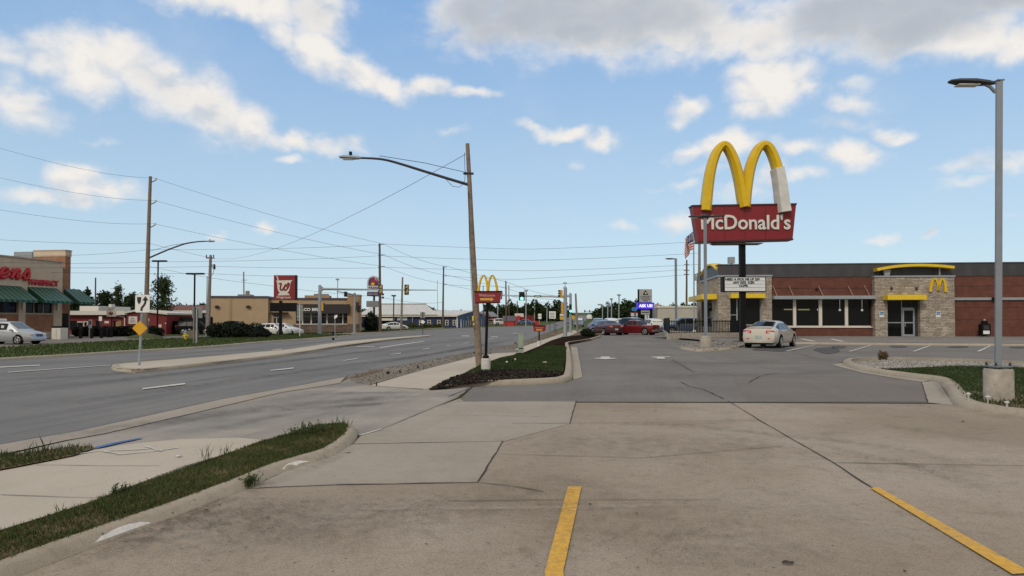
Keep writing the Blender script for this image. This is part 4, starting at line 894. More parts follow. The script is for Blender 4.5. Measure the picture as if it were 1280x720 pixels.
# right hand brick wing beam
bz0,bz1 = U(1240,375)[1], U(1240,371.8)[1]
MB().bx(xd+.02, x_r, .02, .177, bz0, bz1).build('metal_band', GALV, fr.root)
for q in (384.5,400,357.5): MB().bx(xd+.02, x_r, .168, .1775, U(1240,q)[1], U(1240,q-.5)[1]).build('reveal_line', DKGREY, fr.root)
MB().bx(U(1240)[0],U(1240)[0]+.3,-.1,.02,bz0-.05,bz0+.22).build('wall_lamp', BLACK, fr.root)
# interior: floor, back wall, lamps seen through the glass
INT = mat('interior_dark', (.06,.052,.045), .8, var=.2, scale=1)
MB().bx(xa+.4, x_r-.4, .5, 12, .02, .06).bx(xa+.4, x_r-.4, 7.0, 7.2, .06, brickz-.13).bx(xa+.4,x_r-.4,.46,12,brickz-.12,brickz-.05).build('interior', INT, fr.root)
LAMPE = mat('lamp_glow', (.9,.7,.3), .5, var=0, emit=(1,.78,.32), estr=1.1); LAMPW = mat('lamp_glow_white', (.9,.9,.8), .5, var=0, emit=(1,.93,.75), estr=2.2)
for a, b, q in ((981,992,386.8),(998.5,1012,387)):
    u0,u1,z0,z1 = fr.rect(a,b,q-.7,q+.7,3.0); MB().bx(u0,u1,3.0,3.3,z0,z1).build('hanging_lamp', LAMPE, fr.root)
for p, q in ((1022.8,387.2),(1049.8,387.6),(1077.6,387.8)):
    u, z = fr.uv(p,q,2.0); MB().lathe([(.0,-.09),(.10,-.04),(.10,.05),(.02,.1)], 10, (u,2.0,z)).cyl((u,2,z+.1),(u,2,brickz-.13),.012,n=5).build('pendant_lamp', LAMPW, fr.root)
for i, (p, q) in enumerate(((975,404),(1008,404),(1040,404.5),(1075,404))):
    u, z = fr.uv(p, q, 1.6); MB().bx(u-.5,u+.5,1.3,2.0,.72,.78).cyl((u,1.65,.06),(u,1.65,.72),.05).build('dining_table', mat('table_top', (.2,.12,.07), .5), fr.root)
# roof unit
s = Spot(914, Y=FW+6); o = root('roof_vent', (at(914,328,FW+5).x, FW+5, fr.P.z+roofz+.09), 'small square grey box on a post above the restaurant parapet', 'roof vent')
MB().cyl((0,0,0),(0,0,.45),.06).build('post', GALV, o); MB().bx(-.28,.28,-.25,.25,.35,.95).build('housing', GALV, o, bevel=.02)
# newspaper box
s = Spot(1230.5, Y=(fr.P+fr.d*U(1230.5,410)[0]).y-.75, dz=.14); o = root('newspaper_box', s.loc, 'black newspaper vending box against the brick wall at the far right', 'newspaper box', rz=YAW)
MB().bx(-.36,.36,-.28,.28,.12,1.05).build('cabinet', BLACK, o, bevel=.03); MB().bx(-.05,.05,-.2,.2,0,.12).bx(-.3,.3,-.25,.25,0,.04).build('pedestal', DKGREY, o)
MB().prism([(-.26,1.05),(.26,1.05),(.2,1.32),(-.2,1.32)], -.1, .1).build('header', BLACK, o); MB().bx(-.25,.25,-.292,-.281,.22,.50).build('card', WHITEP, o); MB().bx(-.22,.22,-.292,-.281,.58,.95).build('door', DKGREY, o)
MB().lathe([(.10,0),(.12,.08),(.06,.14)],10,(0,0,1.32)).build('coin_box', CHROME, o)
# patio wall, fence
pa, pb, pc = G(836,425), G(828,417.6), G(926,423.3)
pd = Vector((xa+fr.P.x+.2, FW-.2, 0))
o = root('patio_wall', pa, 'low weathered concrete wall around the restaurant patio', 'wall')
def wallseg(a, b, h, th, z0=0):
    t = (b-a); t.z = 0; t.normalize(); n = Vector((-t.y,t.x,0))*th; vs = [a, b, b+n, a+n]; mb = MB()
    vs = [Vector((p.x,p.y,0))-Vector((pa.x,pa.y,0)) for p in vs]
    mb.add([(v.x,v.y,z0-.1) for v in vs]+[(v.x,v.y,h) for v in vs], [(3,2,1,0),(4,5,6,7),(0,1,5,4),(1,2,6,5),(2,3,7,6),(3,0,4,7)]); return mb
wallseg(pa, pc, .50, .25).build('front_wall', BASEC, o); wallseg(pb, pa+Vector((-.01,.26,0)), .50, .25).build('side_wall', BASEC, o)
MB().quad((0,0.26,.40),(pc.x-pa.x,pc.y-pa.y+.26,.40),(pc.x-pa.x,FW-pa.y,.40),(pb.x-pa.x+.3,pb.y-pa.y,.40)).build('patio_floor', WALK, o)
fo = root('patio_fence', (pa.x,pa.y,pa.z+.50), 'black iron picket fence on the low patio wall', 'fence')
def fence_run(a, b, h, n, name, parent, bar=.022):
    mb = MB(); d = b-a; d.z = 0
    for i in range(n+1):
        p = a+d*i/n; mb.bx(p.x-bar,p.x+bar,p.y-bar,p.y+bar,0,h*(1.05 if i%8 == 0 else 1))
    for z in (.08, h*.93):
        t = d.normalized(); nn = Vector((-t.y,t.x,0))*.02
        mb.add([(a-nn)+Vector((0,0,z-.025)),(b-nn)+Vector((0,0,z-.025)),(b+nn)+Vector((0,0,z-.025)),(a+nn)+Vector((0,0,z-.025)),(a-nn)+Vector((0,0,z+.025)),(b-nn)+Vector((0,0,z+.025)),(b+nn)+Vector((0,0,z+.025)),(a+nn)+Vector((0,0,z+.025))],[(3,2,1,0),(4,5,6,7),(0,1,5,4),(1,2,6,5),(2,3,7,6),(3,0,4,7)])
    return mb.build(name, BLACK, parent)
zero = Vector((0,0,0)); FH = Spot(836,425).h(400.5)-.5
fence_run(Vector((.1,.13,0)), Vector((pc.x-pa.x-.1,pc.y-pa.y+.13,0)), FH, 44, 'front_panel', fo)
fence_run(Vector((.1,.3,0)), Vector((pb.x-pa.x+.15,pb.y-pa.y,0)), FH+.15, 60, 'side_panel', fo, .028)
fence_run(Vector((pc.x-pa.x-.1,pc.y-pa.y+.3,0)), Vector((pc.x-pa.x-.3,FW-pa.y-1,0)), FH, 30, 'return_panel', fo)
# ------------------------------------------------------------------ big pole sign
s = Spot(927, 427.2, dz=.12); o = root('pole_sign', s.loc, 'tall red sign board with giant yellow arches on a black pole beside the parked sedan', 'sign')
MB().bx(s.u(924.8),s.u(931.6),-.18,.18,0,s.h(304)).build('pole', BLACK, o); MB().bx(-.42,.5,-.42,.42,0,.05).build('base_plate', BLACK, o)
H = s.h; u = s.u
tl,tr,bl,br = (u(864.5),H(258.6)),(u(993.2),H(256.4)),(u(871.5),H(303.4)),(u(988.3),H(300.2))
bd = MB().prism([tl,tr,br,bl], -.45, .45).build('sign_board', RED, o)
MB().prism([(tl[0]-.05,tl[1]+.05),(tr[0]+.05,tr[1]+.05),(tr[0]+.0,tr[1]-.06),(tl[0],tl[1]-.06)], -.5, .5).prism([(bl[0]-.04,bl[1]+.06),(br[0]+.04,br[1]+.06),(br[0]+.02,br[1]-.05),(bl[0]-.02,bl[1]-.05)], -.5,.5).build('edge_trim', mat('dark_maroon', (.05,.008,.012), .4), bd)
for p in (904,929.5,955): MB().bx(u(p)-.015,u(p)+.015,-.462,-.452,H(302)+.12,H(258)-.12).build('panel_seam', mat('seam', (.09,.006,.01), .5), bd)
MB().prism([(u(889),H(301.2)-.2),(u(953),H(300.5)-.2),(u(950),H(305.8)),(u(894),H(306.2))], -.4, .4).build('under_beam', DKGREY, o)
LET = mat('letter_white', (.62,.62,.60), .5, var=.06)
text("McDonald's", LET, o, u(874.5), u(985.5), H(288.5), H(269.3), -.452, 'lettering', bold=.02, ext=.10)
def arch(name, pts, parent, w0, w1, d, y, m, ridge=.45, i0=0, i1=None, uu=None, HH=None):
    pp = c2([((uu or u)(p), (HH or H)(q)) for p,q in pts], 6)[i0:i1]; n = len(pp)
    ob = MB(); sweep(ob, pp, [w0+(w1-w0)*abs(2*(i+i0)/(n+i0-1)-1)**.8 for i in range(n)], d, y, ridge); return ob.build(name, m, parent, smooth=False)
arch('arch', [(881,264.5),(883.5,240),(887,217),(892,199),(898,187.5),(904,183.3),(910,188),(917,203),(923,226),(927,250),(929,260)], o, .46, .66, .8, -.45, GOLD)
arch('arch', [(929.6,260),(932,238),(936,215),(941.5,198),(948,186.5),(954.3,182.6),(961,187),(967,199.5),(972,217),(975.5,240),(977.5,263)], o, .46, .66, .8, -.43, GOLD)
WRAP = mat('grey_tarp', (.60,.60,.59), .8, var=.12, scale=2.5, bump=.7, bscale=7)
pp = c2([(u(p),H(q)) for p,q in ((970.3,212.5),(972.5,224),(974.5,238),(976,252),(978,266.5))], 6); n = len(pp)
ob = MB(); sweep(ob, pp, [.66+.12*i/n+.012*math.sin(i*.9) for i in range(n)], .95, -.45, .8); ob.build('wrap', WRAP, o, smooth=True)
for a, b, nm in ((194,200,'seam'),): pass
for p, q, w in ((888.2,216.5,.60),(924.5,233.5,.58),(934.6,233.5,.58)):
    pass
rb = MB().bx(u(902.4),u(956),-.30,.30,H(365.2),H(346.0)).build('reader_board', BLACK, o)
MB().bx(u(904.6),u(954.8),-.322,-.302,H(364.0),H(347.2)).build('board_face', mat('reader_white', (.66,.69,.72), .4, var=.05), rb)
for q in (351.4,355.4,359.4): MB().bx(u(904.8),u(954.7),-.332,-.323,H(q)-.012,H(q)+.012).build('letter_track', GALV, rb)
DKT = mat('letter_black', (.015,.015,.02), .6, var=0)
text('NEED A PICK ME UP 259', DKT, rb, u(904.9), u(947.8), H(350.9), H(347.9), -.335, 'message_line', bold=.045, ext=.005)
text('ANY SIZE  ICED', DKT, rb, u(914.4), u(941.4), H(354.9), H(352.0), -.335, 'message_line', bold=.045, ext=.005)
text('COFFE', DKT, rb, u(922), u(933), H(359.0), H(356.1), -.335, 'message_line', bold=.045, ext=.005)
# ------------------------------------------------------------------ triple head lamp
def cobra(parent, p0, d, ln, m=DKGREY, w=.34, th=.12):
    """flat area-light head reaching from p0 along d"""
    d = Vector(d).normalized(); sd_ = Vector((-d.y,d.x,0)); vs = []; prof = [(0,.18,.5),(.15,.55,.8),(.45,1,1),(.8,.95,.8),(.97,.6,.45),(1,.3,.2)]
    for t, ww, hh in prof:
        c = Vector(p0)+d*ln*t+Vector((0,0,.03*t))
        for a, b in ((-1,-.3),(-.6,-1),(.6,-1),(1,-.3),(.55,1),(-.55,1)): vs.append(c+sd_*(a*ww*w/2)+Vector((0,0,b*hh*th/2)))
    k = len(prof); fs = [(i*6+j,(i+1)*6+j,(i+1)*6+(j+1)%6,i*6+(j+1)%6) for i in range(k-1) for j in range(6)]+[tuple(range(6)),tuple(reversed([(k-1)*6+j for j in range(6)]))]
    ob = MB().add(vs, fs).build('lamp_head', m, parent)
    c = Vector(p0)+d*ln*.6
    MB().box((c.x,c.y,c.z-th*.42), (ln*.45,w*.6,.02), rz=math.atan2(d.y,d.x)).build('lens', LENS, ob); return ob
s = Spot(882.3, 433.6, dz=.11); H, u = s.h, s.u
o = root('lamp_post', s.loc, 'slim grey lamp post with three flat heads on the small gravel island', 'lamp post', 'car park lamp posts')
MB().lathe([(u(889.2)-.0,-.1),(u(889.2),H(420.5)),(u(889.2)*.93,H(419.6))], 20).build('concrete_base', BASEC, o); MB().bx(-.2,.2,-.2,.2,H(419.6),H(419.6)+.04).build('base_plate', GREYP, o)
MB().bx(-.07,.07,-.07,.07,H(419.6)+.04,H(272)).build('pole', GREYP, o)
for d, ln in (((-1,.15,0),.78),((1,-.2,0),.95),((.15,1,0),.7)):
    cobra(o, (Vector(d)*.08+Vector((0,0,H(271)))), d, ln, w=.42)
MB().lathe([(.14,-.06),(.22,0),(.2,.07),(.08,.13)],14,(0,0,H(270.6))).build('lamp_hub', DKGREY, o)
# broken concrete lumps on that island
for i, (px, py, w, lab) in enumerate(((897,431.5,5,'flat broken lump of concrete nearest the triple lamp base'),(903,430.3,6,'largest broken slab in the rubble beside the black sign pole'),(908,432,5,'broken lump of concrete at the front of the rubble beside the sign pole'),(915,431.4,6,'thin broken slab between the rubble and the black sign pole'))):
    q = Spot(px,py,dz=.12); r_ = MB(); a = w*q.s
    ring = [(a*.5*math.cos(6.28*k/7)*random.uniform(.7,1.2), a*.5*math.sin(6.28*k/7)*random.uniform(.7,1.2)) for k in range(7)]
    r_.add([(x,y,-.02) for x,y in ring]+[(x*.8+.02,y*.8,random.uniform(.06,.14)) for x,y in ring], [tuple(range(7,14))]+[(k,(k+1)%7,(k+1)%7+7,k+7) for k in range(7)])
    ob = r_.build('concrete_rubble', mat('rubble', (.17,.16,.15), .9, var=.3, scale=6)); ob.location = q.loc; tag(ob, lab, 'rubble', 'broken concrete on the gravel island')
# ------------------------------------------------------------------ flag and flagpole
s = Spot(867.8, 415.6, dz=.42); H, u = s.h, s.u
o = root('flagpole', s.loc, 'thin silver flagpole rising from the restaurant patio', 'flagpole')
MB().tube([(0,0,0),(0,0,H(262))],[.075,.05],10).build('pole', GALV, o); MB().lathe([(.28,0),(.22,.08),(.1,.2),(.08,.24)],14).build('base_collar', CREAM, o); MB().lathe([(.0,-.08),(.08,0),(0,.08)],10,(0,0,H(262)+.08)).build('finial', GOLD, o)
hx = [(0,0),(.02,0)]
FY = s.y; fz1, fz0 = H(289.5), H(327)
FR_ = mat('flag_red', (.42,.02,.03), .8, var=.1); FWH = mat('flag_white', (.68,.66,.64), .8, var=.05); FB = mat('flag_blue', (.03,.04,.14), .8, var=.1)
fl = MB(); nu, nv = 16, 26; Lf = 3.3*.78; vs = []
# limp flag: hoist on the pole, fly end drooping down and left
hoist = fz1-H(312)
for j in range(nv+1):
    v = j/nv
    for i in range(nu+1):
        t = i/nu
        x = -.07-(u(868)-u(856.5))*(t**.75)*(1.0-.05*v)+.10*math.sin(t*9+v*3); z = fz1-v*hoist-(fz1-fz0-hoist*.98)*(t**1.25)*(1.05-.25*v)*.98; y = .28*math.sin(t*11+v*2.2)*t**.5
        x += .25*v*t*.8
        vs.append((x,y,z))
fs, mi = [], []
for j in range(nv):
    for i in range(nu):
        fs.append((j*(nu+1)+i,(j+1)*(nu+1)+i,(j+1)*(nu+1)+i+1,j*(nu+1)+i+1)); st = j//2
        mi.append(2 if (st < 7 and i < nu*.4) else (0 if st%2 == 0 else 1))
fl.add(vs, fs); fl.mi = mi
ob = fl.build('flag', [FR_,FWH,FB], smooth=True); ob.location = s.loc; tag(ob, 'limp red and white striped flag with blue corner hanging from the flagpole', 'flag')
st_ = MB()
for j in range(5):
    for i in range(3):
        p = Vector(vs[(j*2+2)*(nu+1)+i*2+1]); a = .045; st_.quad(*[(p.x+a*math.cos(6.28*k/5+.3)*(1 if k%1 == 0 else .5), p.y-.03, p.z+a*math.sin(6.28*k/5+.3)) for k in range(5)])
st_.build('star', FWH, ob)
# ------------------------------------------------------------------ right foreground lamp post
s = Spot(1248.5, 500.5, dz=.11); H, u = s.h, s.u
o = root('lamp_post', s.loc, 'tall square grey lamp post with single head on round concrete base at far right', 'lamp post', 'car park lamp posts')
rb_ = .232; hb = H(461)
MB().lathe([(rb_*1.01,-.15),(rb_*1.0,hb-.03),(rb_*.94,hb)], 40).build('concrete_base', BASEC, o, smooth=True)
bp = MB().bx(-.15,.15,-.15,.15,hb+.035,hb+.06).build('base_plate', GREYP, o)
for a, b in ((-1,-1),(1,-1),(1,1),(-1,1)): MB().cyl((a*.125,b*.125,hb-.01),(a*.125,b*.125,hb+.12),.014,n=8).cyl((a*.125,b*.125,hb+.06),(a*.125,b*.125,hb+.085),.026,n=6).build('bolt', DKGREY, bp)
top = H(101.5); lean = .10
mb = MB(); w = .050; RT = lambda x,y: (x*math.cos(R(-24))-y*math.sin(R(-24)), x*math.sin(R(-24))+y*math.cos(R(-24)))
cr_ = [RT(-w,-w),RT(w,-w),RT(w,w),RT(-w,w)]; mb.add([(x,y,hb+.06) for x,y in cr_]+[(x+lean,y,top) for x,y in cr_], [(3,2,1,0),(4,5,6,7),(0,1,5,4),(1,2,6,5),(2,3,7,6),(3,0,4,7)])
MB().add([(-w,-w,hb+.06),(w,-w,hb+.06),(w,w,hb+.06),(-w,w,hb+.06),(-w+lean,-w,top),(w+lean,-w,top),(w+lean,w,top),(-w+lean,w,top)], [(3,2,1,0),(4,5,6,7),(0,1,5,4),(1,2,6,5),(2,3,7,6),(3,0,4,7)])
pl = mb.build('pole', GREYP, o, bevel=.008); MB().bx(lean-.062,lean+.062,-.062,.062,top,top+.02).build('pole_cap', GREYP, pl)
z1 = H(104.5)
MB().tube([(lean-.07,0,z1-.16),(lean-.16,0,z1-.06),(lean-.28,0,z1+.0)],.03,8).build('bracket', GREYP, o)
cobra(o, (lean-.08,0,z1+.01), (-1,0,0), u(1248.5)-u(1195)-.0+lean*.6, w=.27, th=.10)
# path lights
SOL = mat('path_light_steel', (.62,.62,.60), .35, metal=.4, var=.05)
for px, py, top, lab in ((1210.6,501,490.6,'leftmost small silver solar path light in front of the right lamp base'),(1235,504.5,494.5,'middle small silver solar path light in front of the right lamp base'),(1258.7,509.5,501.5,'rightmost and lowest small silver solar path light by the right kerb')):
    q = Spot(px,py,dz=.12); h_ = q.h(top); r_ = root('path_light', q.loc, lab, 'path light', 'solar path lights by the right lamp')
    MB().cyl((0,0,-.05),(0,0,h_*.62),.011).build('stake', SOL, r_); MB().lathe([(.022,h_*.55),(.026,h_*.78),(.022,h_*.8)],12).build('lens', LENS, r_); MB().lathe([(.042,h_*.8),(.040,h_*.9),(.012,h_)],14).build('cap', SOL, r_)
tuft(1238,499.5,40,.10,'leafy weed growing behind the middle path light',dz=.11,spread=.18,leafy=2)
tuft(1276,504,50,.12,'leafy weed growing between the lamp base and right kerb',dz=.11,spread=.3,leafy=2)
# dried shrub on the gravel
q = Spot(1103.5,450.2,dz=.11)
pts = np.concatenate([blob_points((0,0,.17),(.18,.14,.16),1200,.2),])
pts = pts[pts[:,2] > -.02]
ob = quads(pts, .045, 'dried_shrub', leaf_mat('dry_leaf', (.06,.04,.025), (.24,.175,.10), .2)); ob.location = q.loc; tag(ob, 'small brown dried shrub standing on the gravel bed', 'shrub')
# ------------------------------------------------------------------ cars
def car(kind, paint, loc, heading, label, cat='car', group=None, glass=None, scale=1.0, plate=True, rim=None):
    """forward = local +x; heading in degrees clockwise from straight away (+y)"""
    glass = glass or (SHADEG if paint.name.startswith('matte') else CGLASS); rim = rim or CHROME
    K = {  # x, belt z, top z, belt half width, top half width
     'sedan': ([(-2.42,.62,.70,.72,.58),(-2.37,.86,.95,.82,.70),(-2.2,.97,1.08,.86,.73),(-1.98,.98,1.12,.90,.72),(-1.80,.98,1.15,.905,.68),(-.90,.95,1.42,.91,.58),(-.3,.945,1.455,.915,.575),(.15,.94,1.46,.915,.575),(.5,.93,1.42,.915,.57),(1.22,.90,1.03,.90,.68),(1.4,.88,.98,.89,.68),(1.95,.80,.87,.86,.62),(2.22,.70,.75,.80,.55),(2.40,.52,.56,.68,.45)],
        dict(side=[(-1.55,-.50),(-.42,.12),(.20,1.05)], rear=(-1.76,-.94), front=(.55,1.18), wheels=(-1.42,1.38), r=.335)),
     'suv': ([(-2.30,.70,.80,.80,.70),(-2.27,1.05,1.2,.88,.74),(-2.2,1.08,1.30,.90,.74),(-1.95,1.08,1.66,.92,.66),(-1.2,1.06,1.76,.93,.66),(-.3,1.05,1.78,.93,.66),(.35,1.05,1.74,.93,.65),(1.05,1.03,1.16,.92,.72),(1.2,1.02,1.10,.92,.70),(1.9,.96,1.03,.90,.64),(2.2,.84,.90,.84,.58),(2.32,.62,.66,.72,.5)],
        dict(side=[(-1.95,-1.0),(-.92,-.12),(-.04,.88)], rear=(-2.19,-1.98), front=(.42,1.02), wheels=(-1.35,1.40), r=.37)),
     'van': ([(-2.55,.70,.80,.82,.74),(-2.52,1.05,1.2,.92,.78),(-2.46,1.08,1.32,.94,.76),(-2.25,1.08,1.66,.96,.70),(-1.4,1.07,1.74,.97,.70),(-.3,1.06,1.76,.97,.70),(.5,1.05,1.72,.97,.68),(1.35,1.03,1.17,.95,.74),(1.55,1.0,1.10,.94,.72),(2.15,.90,.97,.90,.64),(2.45,.76,.82,.82,.56),(2.58,.52,.56,.70,.46)],
        dict(side=[(-2.25,-1.25),(-1.17,-.25),(-.17,1.12)], rear=(-2.45,-2.28), front=(.57,1.32), wheels=(-1.55,1.50), r=.35)),
     'pickup': ([(-2.75,.75,.80,.88,.86),(-2.70,1.12,1.16,.93,.88),(-1.2,1.12,1.16,.94,.88),(-.82,1.12,1.18,.94,.88),(-.70,1.12,1.66,.94,.70),(-.2,1.12,1.76,.94,.70),(.45,1.11,1.74,.94,.69),(1.15,1.10,1.20,.94,.76),(1.3,1.09,1.15,.94,.76),(2.3,1.03,1.09,.92,.72),(2.6,.92,.98,.88,.66),(2.72,.62,.66,.80,.6)],
        dict(side=[(-.66,-.12),(-.04,.92)], rear=(-.81,-.71), front=(.52,1.12), wheels=(-1.75,1.75), r=.40))}
    S, D = K[kind]
    o = root('parked_car' if kind in ('sedan','suv') else ('minivan' if kind == 'van' else 'pickup_truck'), loc, label, cat, group, rz=R(90-heading)); o.scale = (scale,)*3
    zl = .22
    def row(st):
        x, zb, zt, wb, wt = st; e = min(1, max(0,(abs(x)-abs(S[0][0])+.35)/.35)) if abs(x) > abs(S[0][0])-.35 else 0
        z0 = zl+.08*e; mid = z0+(zb-z0)*.55
        cr = .035 if zt-zb > .25 else .025
        half = [(wb*.90,z0),(wb*1.0,z0+.12),(wb*1.03,mid),(wb*1.01,zb-.10),(wb,zb),(wt,zt-.03),(wt*.72,zt+cr*.6),(0,zt+cr)]
        return [(x,0,z0)]+[(x,y,z) for y,z in half]+[(x,-y,z) for y,z in reversed(half[:-1])]
    rows = [row(s_) for s_ in S]; n = len(rows[0]); mb = MB()
    vs = [p for r_ in rows for p in r_]
    fs = [(i*n+j, i*n+(j+1)%n, (i+1)*n+(j+1)%n, (i+1)*n+j) for i in range(len(rows)-1) for j in range(n)]
    fs += [tuple(reversed(range(n))), tuple((len(rows)-1)*n+j for j in range(n))]
    mb.add(vs, fs)
    body = mb.build('body', paint, o, smooth=True)
    def lerp_st(x):
        for a, b in zip(S, S[1:]):
            if a[0] <= x <= b[0]:
                t = (x-a[0])/(b[0]-a[0]); return [a[i]+(b[i]-a[i])*t for i in range(5)]
    xs_all = [s_[0] for s_ in S]
    def patch(pts_fn, x0, x1, name, m, us, off):
        xs = sorted({x0,x1,*[x for x in xs_all if x0 < x < x1]}); mb = MB(); k = len(us); vs = []
        for x in xs:
            for u_ in us: vs.append(pts_fn(x, u_, off))
        mb.add(vs, [(i*k+j,(i+1)*k+j,(i+1)*k+j+1,i*k+j+1) for i in range(len(xs)-1) for j in range(k-1)]); return mb.build(name, m, o)
    for sg in (1,-1):
        def side(x, t, off):
            _, zb, zt, wb, wt = lerp_st(x); return (x, sg*(wb+(wt-wb)*t+off), zb+(zt-.03-zb)*t+off*.3)
        for a, b in D['side']: patch(side, a, b, 'side_window', glass, (.10,.86), .008)
    def topf(x, v, off):
        _, zb, zt, wb, wt = lerp_st(x); y = v*wt; cr = .035 if zt-zb > .25 else .025; av = abs(v)
        z = zt-.03+(cr*.6+.03)*min(1,(1-av)/.28) if av > .72 else zt+cr*.6+cr*.4*(1-av/.72)
        return (x, y, z+off)
    vv = (-.9,-.72,-.3,0,.3,.72,.9)
    patch(topf, *D['front'], 'windshield', CGLASSL if kind != 'pickup' and paint not in (PBLK, PSHADE) else glass, vv, .010)
    if kind == 'sedan': patch(topf, *D['rear'], 'rear_window', glass, vv, .010)
    else:
        x0, x1 = D['rear']; sa, sb = lerp_st(x0), lerp_st(x1)
        mb = MB(); mb.quad((x0-.015, sa[4]*.86, sa[2]+.02), (x1-.02, sb[4]*.86, sb[2]-.05), (x1-.02,-sb[4]*.86, sb[2]-.05), (x0-.015,-sa[4]*.86, sa[2]+.02)); mb.build('rear_window', glass, o)
    for x in D['wheels']:
        for sg in (1,-1):
            r_ = D['r']; yw = lerp_st(x)[3]*1.03
            ar = MB(); ar.cyl((x,sg*(yw-.20),r_+.03),(x,sg*(yw+.006),r_+.03), r_*1.17, n=22); ar.build('wheel_arch', RUB, o)
            wh = MB().cyl((x,sg*(yw-.18),r_),(x,sg*(yw+.018),r_), r_, n=22).build('wheel', RUB, o)
            rm = MB(); rm.cyl((x,sg*(yw+.0),r_),(x,sg*(yw+.024),r_), r_*.22, n=10)
            for k in range(5):
                a = 6.283*k/5; c = Vector((x+math.cos(a)*r_*.40, sg*(yw+.018), r_+math.sin(a)*r_*.40)); rm.box(c, (r_*.62,.02,r_*.20), ry=-a)
            ring = [(x+math.cos(6.283*k/20)*r_*.68, sg*(yw+.018), r_+math.sin(6.283*k/20)*r_*.68) for k in range(21)]; rm.tube(ring, r_*.05, 5, cap=False)
            rm.build('rim', rim, wh)
    L0, L1 = S[0][0], S[-1][0]; wb = S[1][3]
    for sg in (1,-1):
        if kind == 'sedan':
            t_ = MB().box((L0+.10, sg*.60, .87), (.14,.44,.18), rz=-sg*.12).build('taillight', TAIL, o, bevel=.03)
            MB().box((L0+.055, sg*.57, .87), (.08,.24,.06), rz=-sg*.12).build('reversing_lens', TAILW, t_)
            MB().box((L1-.22, sg*.66, .66), (.26,.26,.13), rz=sg*.5).build('headlight', LENS, o, bevel=.03)
        elif kind == 'pickup':
            MB().box((L0+.03, sg*.86, .98), (.10,.14,.26)).build('taillight', TAIL, o); MB().box((L1-.10, sg*.70, .84), (.16,.28,.18)).build('headlight', LENS, o)
        else:
            MB().box((L0+.05, sg*.80, 1.0), (.12,.16,.40)).build('taillight', TAIL, o, bevel=.03); MB().box((L1-.22, sg*.70, .74), (.30,.26,.17), rz=sg*.5).build('headlight', LENS, o, bevel=.03)
        mx = (D['front'][1]-.28); MB().box((mx, sg*(S[6][3]+.13), S[6][1]+.06), (.13,.22,.15)).build('mirror', paint if kind == 'van' else BLACK, o, bevel=.03)
    MB().bx(L0+.02,L0+.3,-wb*.84,wb*.84,.20,.36).build('lower_valance', RUB, o); MB().bx(L1-.28,L1-.02,-.55,.55,.24,.42).build('grille', BLACK, o)
    if kind in ('van','suv'): MB().box((L1-.06,0,.68), (.10,.62,.2), ry=-.35).build('radiator_grille', mat('grille_blue', (.03,.03,.05), .3), o)
    if plate: MB().box((L0-.012 if kind != 'sedan' else L0-.004, 0, .60 if kind != 'suv' else .85), (.03,.34,.16)).build('licence_plate', mat('plate', (.35,.45,.45), .5, var=.2, scale=20), o)
    for x in ([-.42,.62] if kind == 'sedan' else [-.2,.55]):
        for sg in (1,-1): MB().box((x-.25, sg*(lerp_st(x)[3]*1.015), lerp_st(x)[1]-.09), (.16,.03,.03)).build('door_handle', paint, o)
    if kind == 'pickup': MB().bx(L0-.08,L0+.06,-.9,.9,.42,.62).build('bumper', CHROME, o)
    return o
PCHAMP = mat('champagne_paint', (.57,.545,.485), .32, metal=.35, var=.03, coat=.6); PSILV = mat('silver_paint', (.42,.45,.49), .35, metal=.45, var=.03, coat=.6)
PRED = mat('red_paint', (.13,.007,.011), .3, var=.05, coat=.6); PMAR = mat('maroon_paint', (.05,.006,.012), .3, var=.05, coat=.6); PWH = mat('white_car_paint', (.68,.70,.72), .3, var=.03, coat=.5)
PBLU = mat('blue_car_paint', (.05,.10,.24), .3, var=.05, coat=.6); PBLK = mat('black_car_paint', (.012,.012,.014), .3, var=.05, coat=.6); PNAVY = mat('slate_car_paint', (.10,.13,.19), .3, var=.05, coat=.6)
PSHADE = mat('matte_black_shaded', (.006,.006,.007), .7, var=.1, spec=.1)  # shade on these trucks put into a dull near-black paint
# champagne sedan: rear right wheel touches the ground at pixel 975,435
q = G(975,435.4); hd = R(35); fw = Vector((math.sin(hd), math.cos(hd), 0)); rt = Vector((math.cos(hd), -math.sin(hd), 0))
c = Vector((q.x,q.y,0))+fw*1.42-rt*.86
sed = car('sedan', PCHAMP, (c.x,c.y,g(c.x,c.y)+.012), 35, 'champagne sedan parked beside the black sign pole in front of the restaurant', glass=CGLASS)
MB().bx(-2.24,-2.14,-.62,.62,1.095,1.13).build('spoiler', PCHAMP, sed); MB().box((-2.36,0,.80),(.05,.16,.05)).build('badge', GOLD, sed)
MB().box((-2.40,-.62,.52),(.04,.26,.05),rz=.1).build('reflector', TAIL, sed); MB().box((-2.40,.62,.52),(.04,.26,.05),rz=-.1).build('reflector', TAIL, sed)
def cpos(px, py=None, Y=None):
    s = Spot(px, py, Y); return (s.x, s.y, s.z+.012)
car('sedan', PMAR, cpos(758, 418.8), -17, 'dark maroon sedan parked left of the red pickup by the kerb', group='cars parked beyond the asphalt lot')
car('pickup', PRED, cpos(794, 418.6), -52, 'bright red pickup truck parked across the end of the asphalt lot', 'pickup', group='cars parked beyond the asphalt lot', scale=.86)
car('suv', PBLK, cpos(785, Y=84), -30, 'black car hidden behind the red pickup cab', group='cars parked beyond the asphalt lot')
car('suv', PWH, cpos(814, 415.2), -10, 'white hatchback with dark rear window right of the red pickup', group='cars parked beyond the asphalt lot', scale=.95)
car('sedan', PBLU, cpos(750.5, Y=84), 25, 'blue sedan behind the dark maroon sedan', group='cars parked beyond the asphalt lot', glass=CGLASSL)
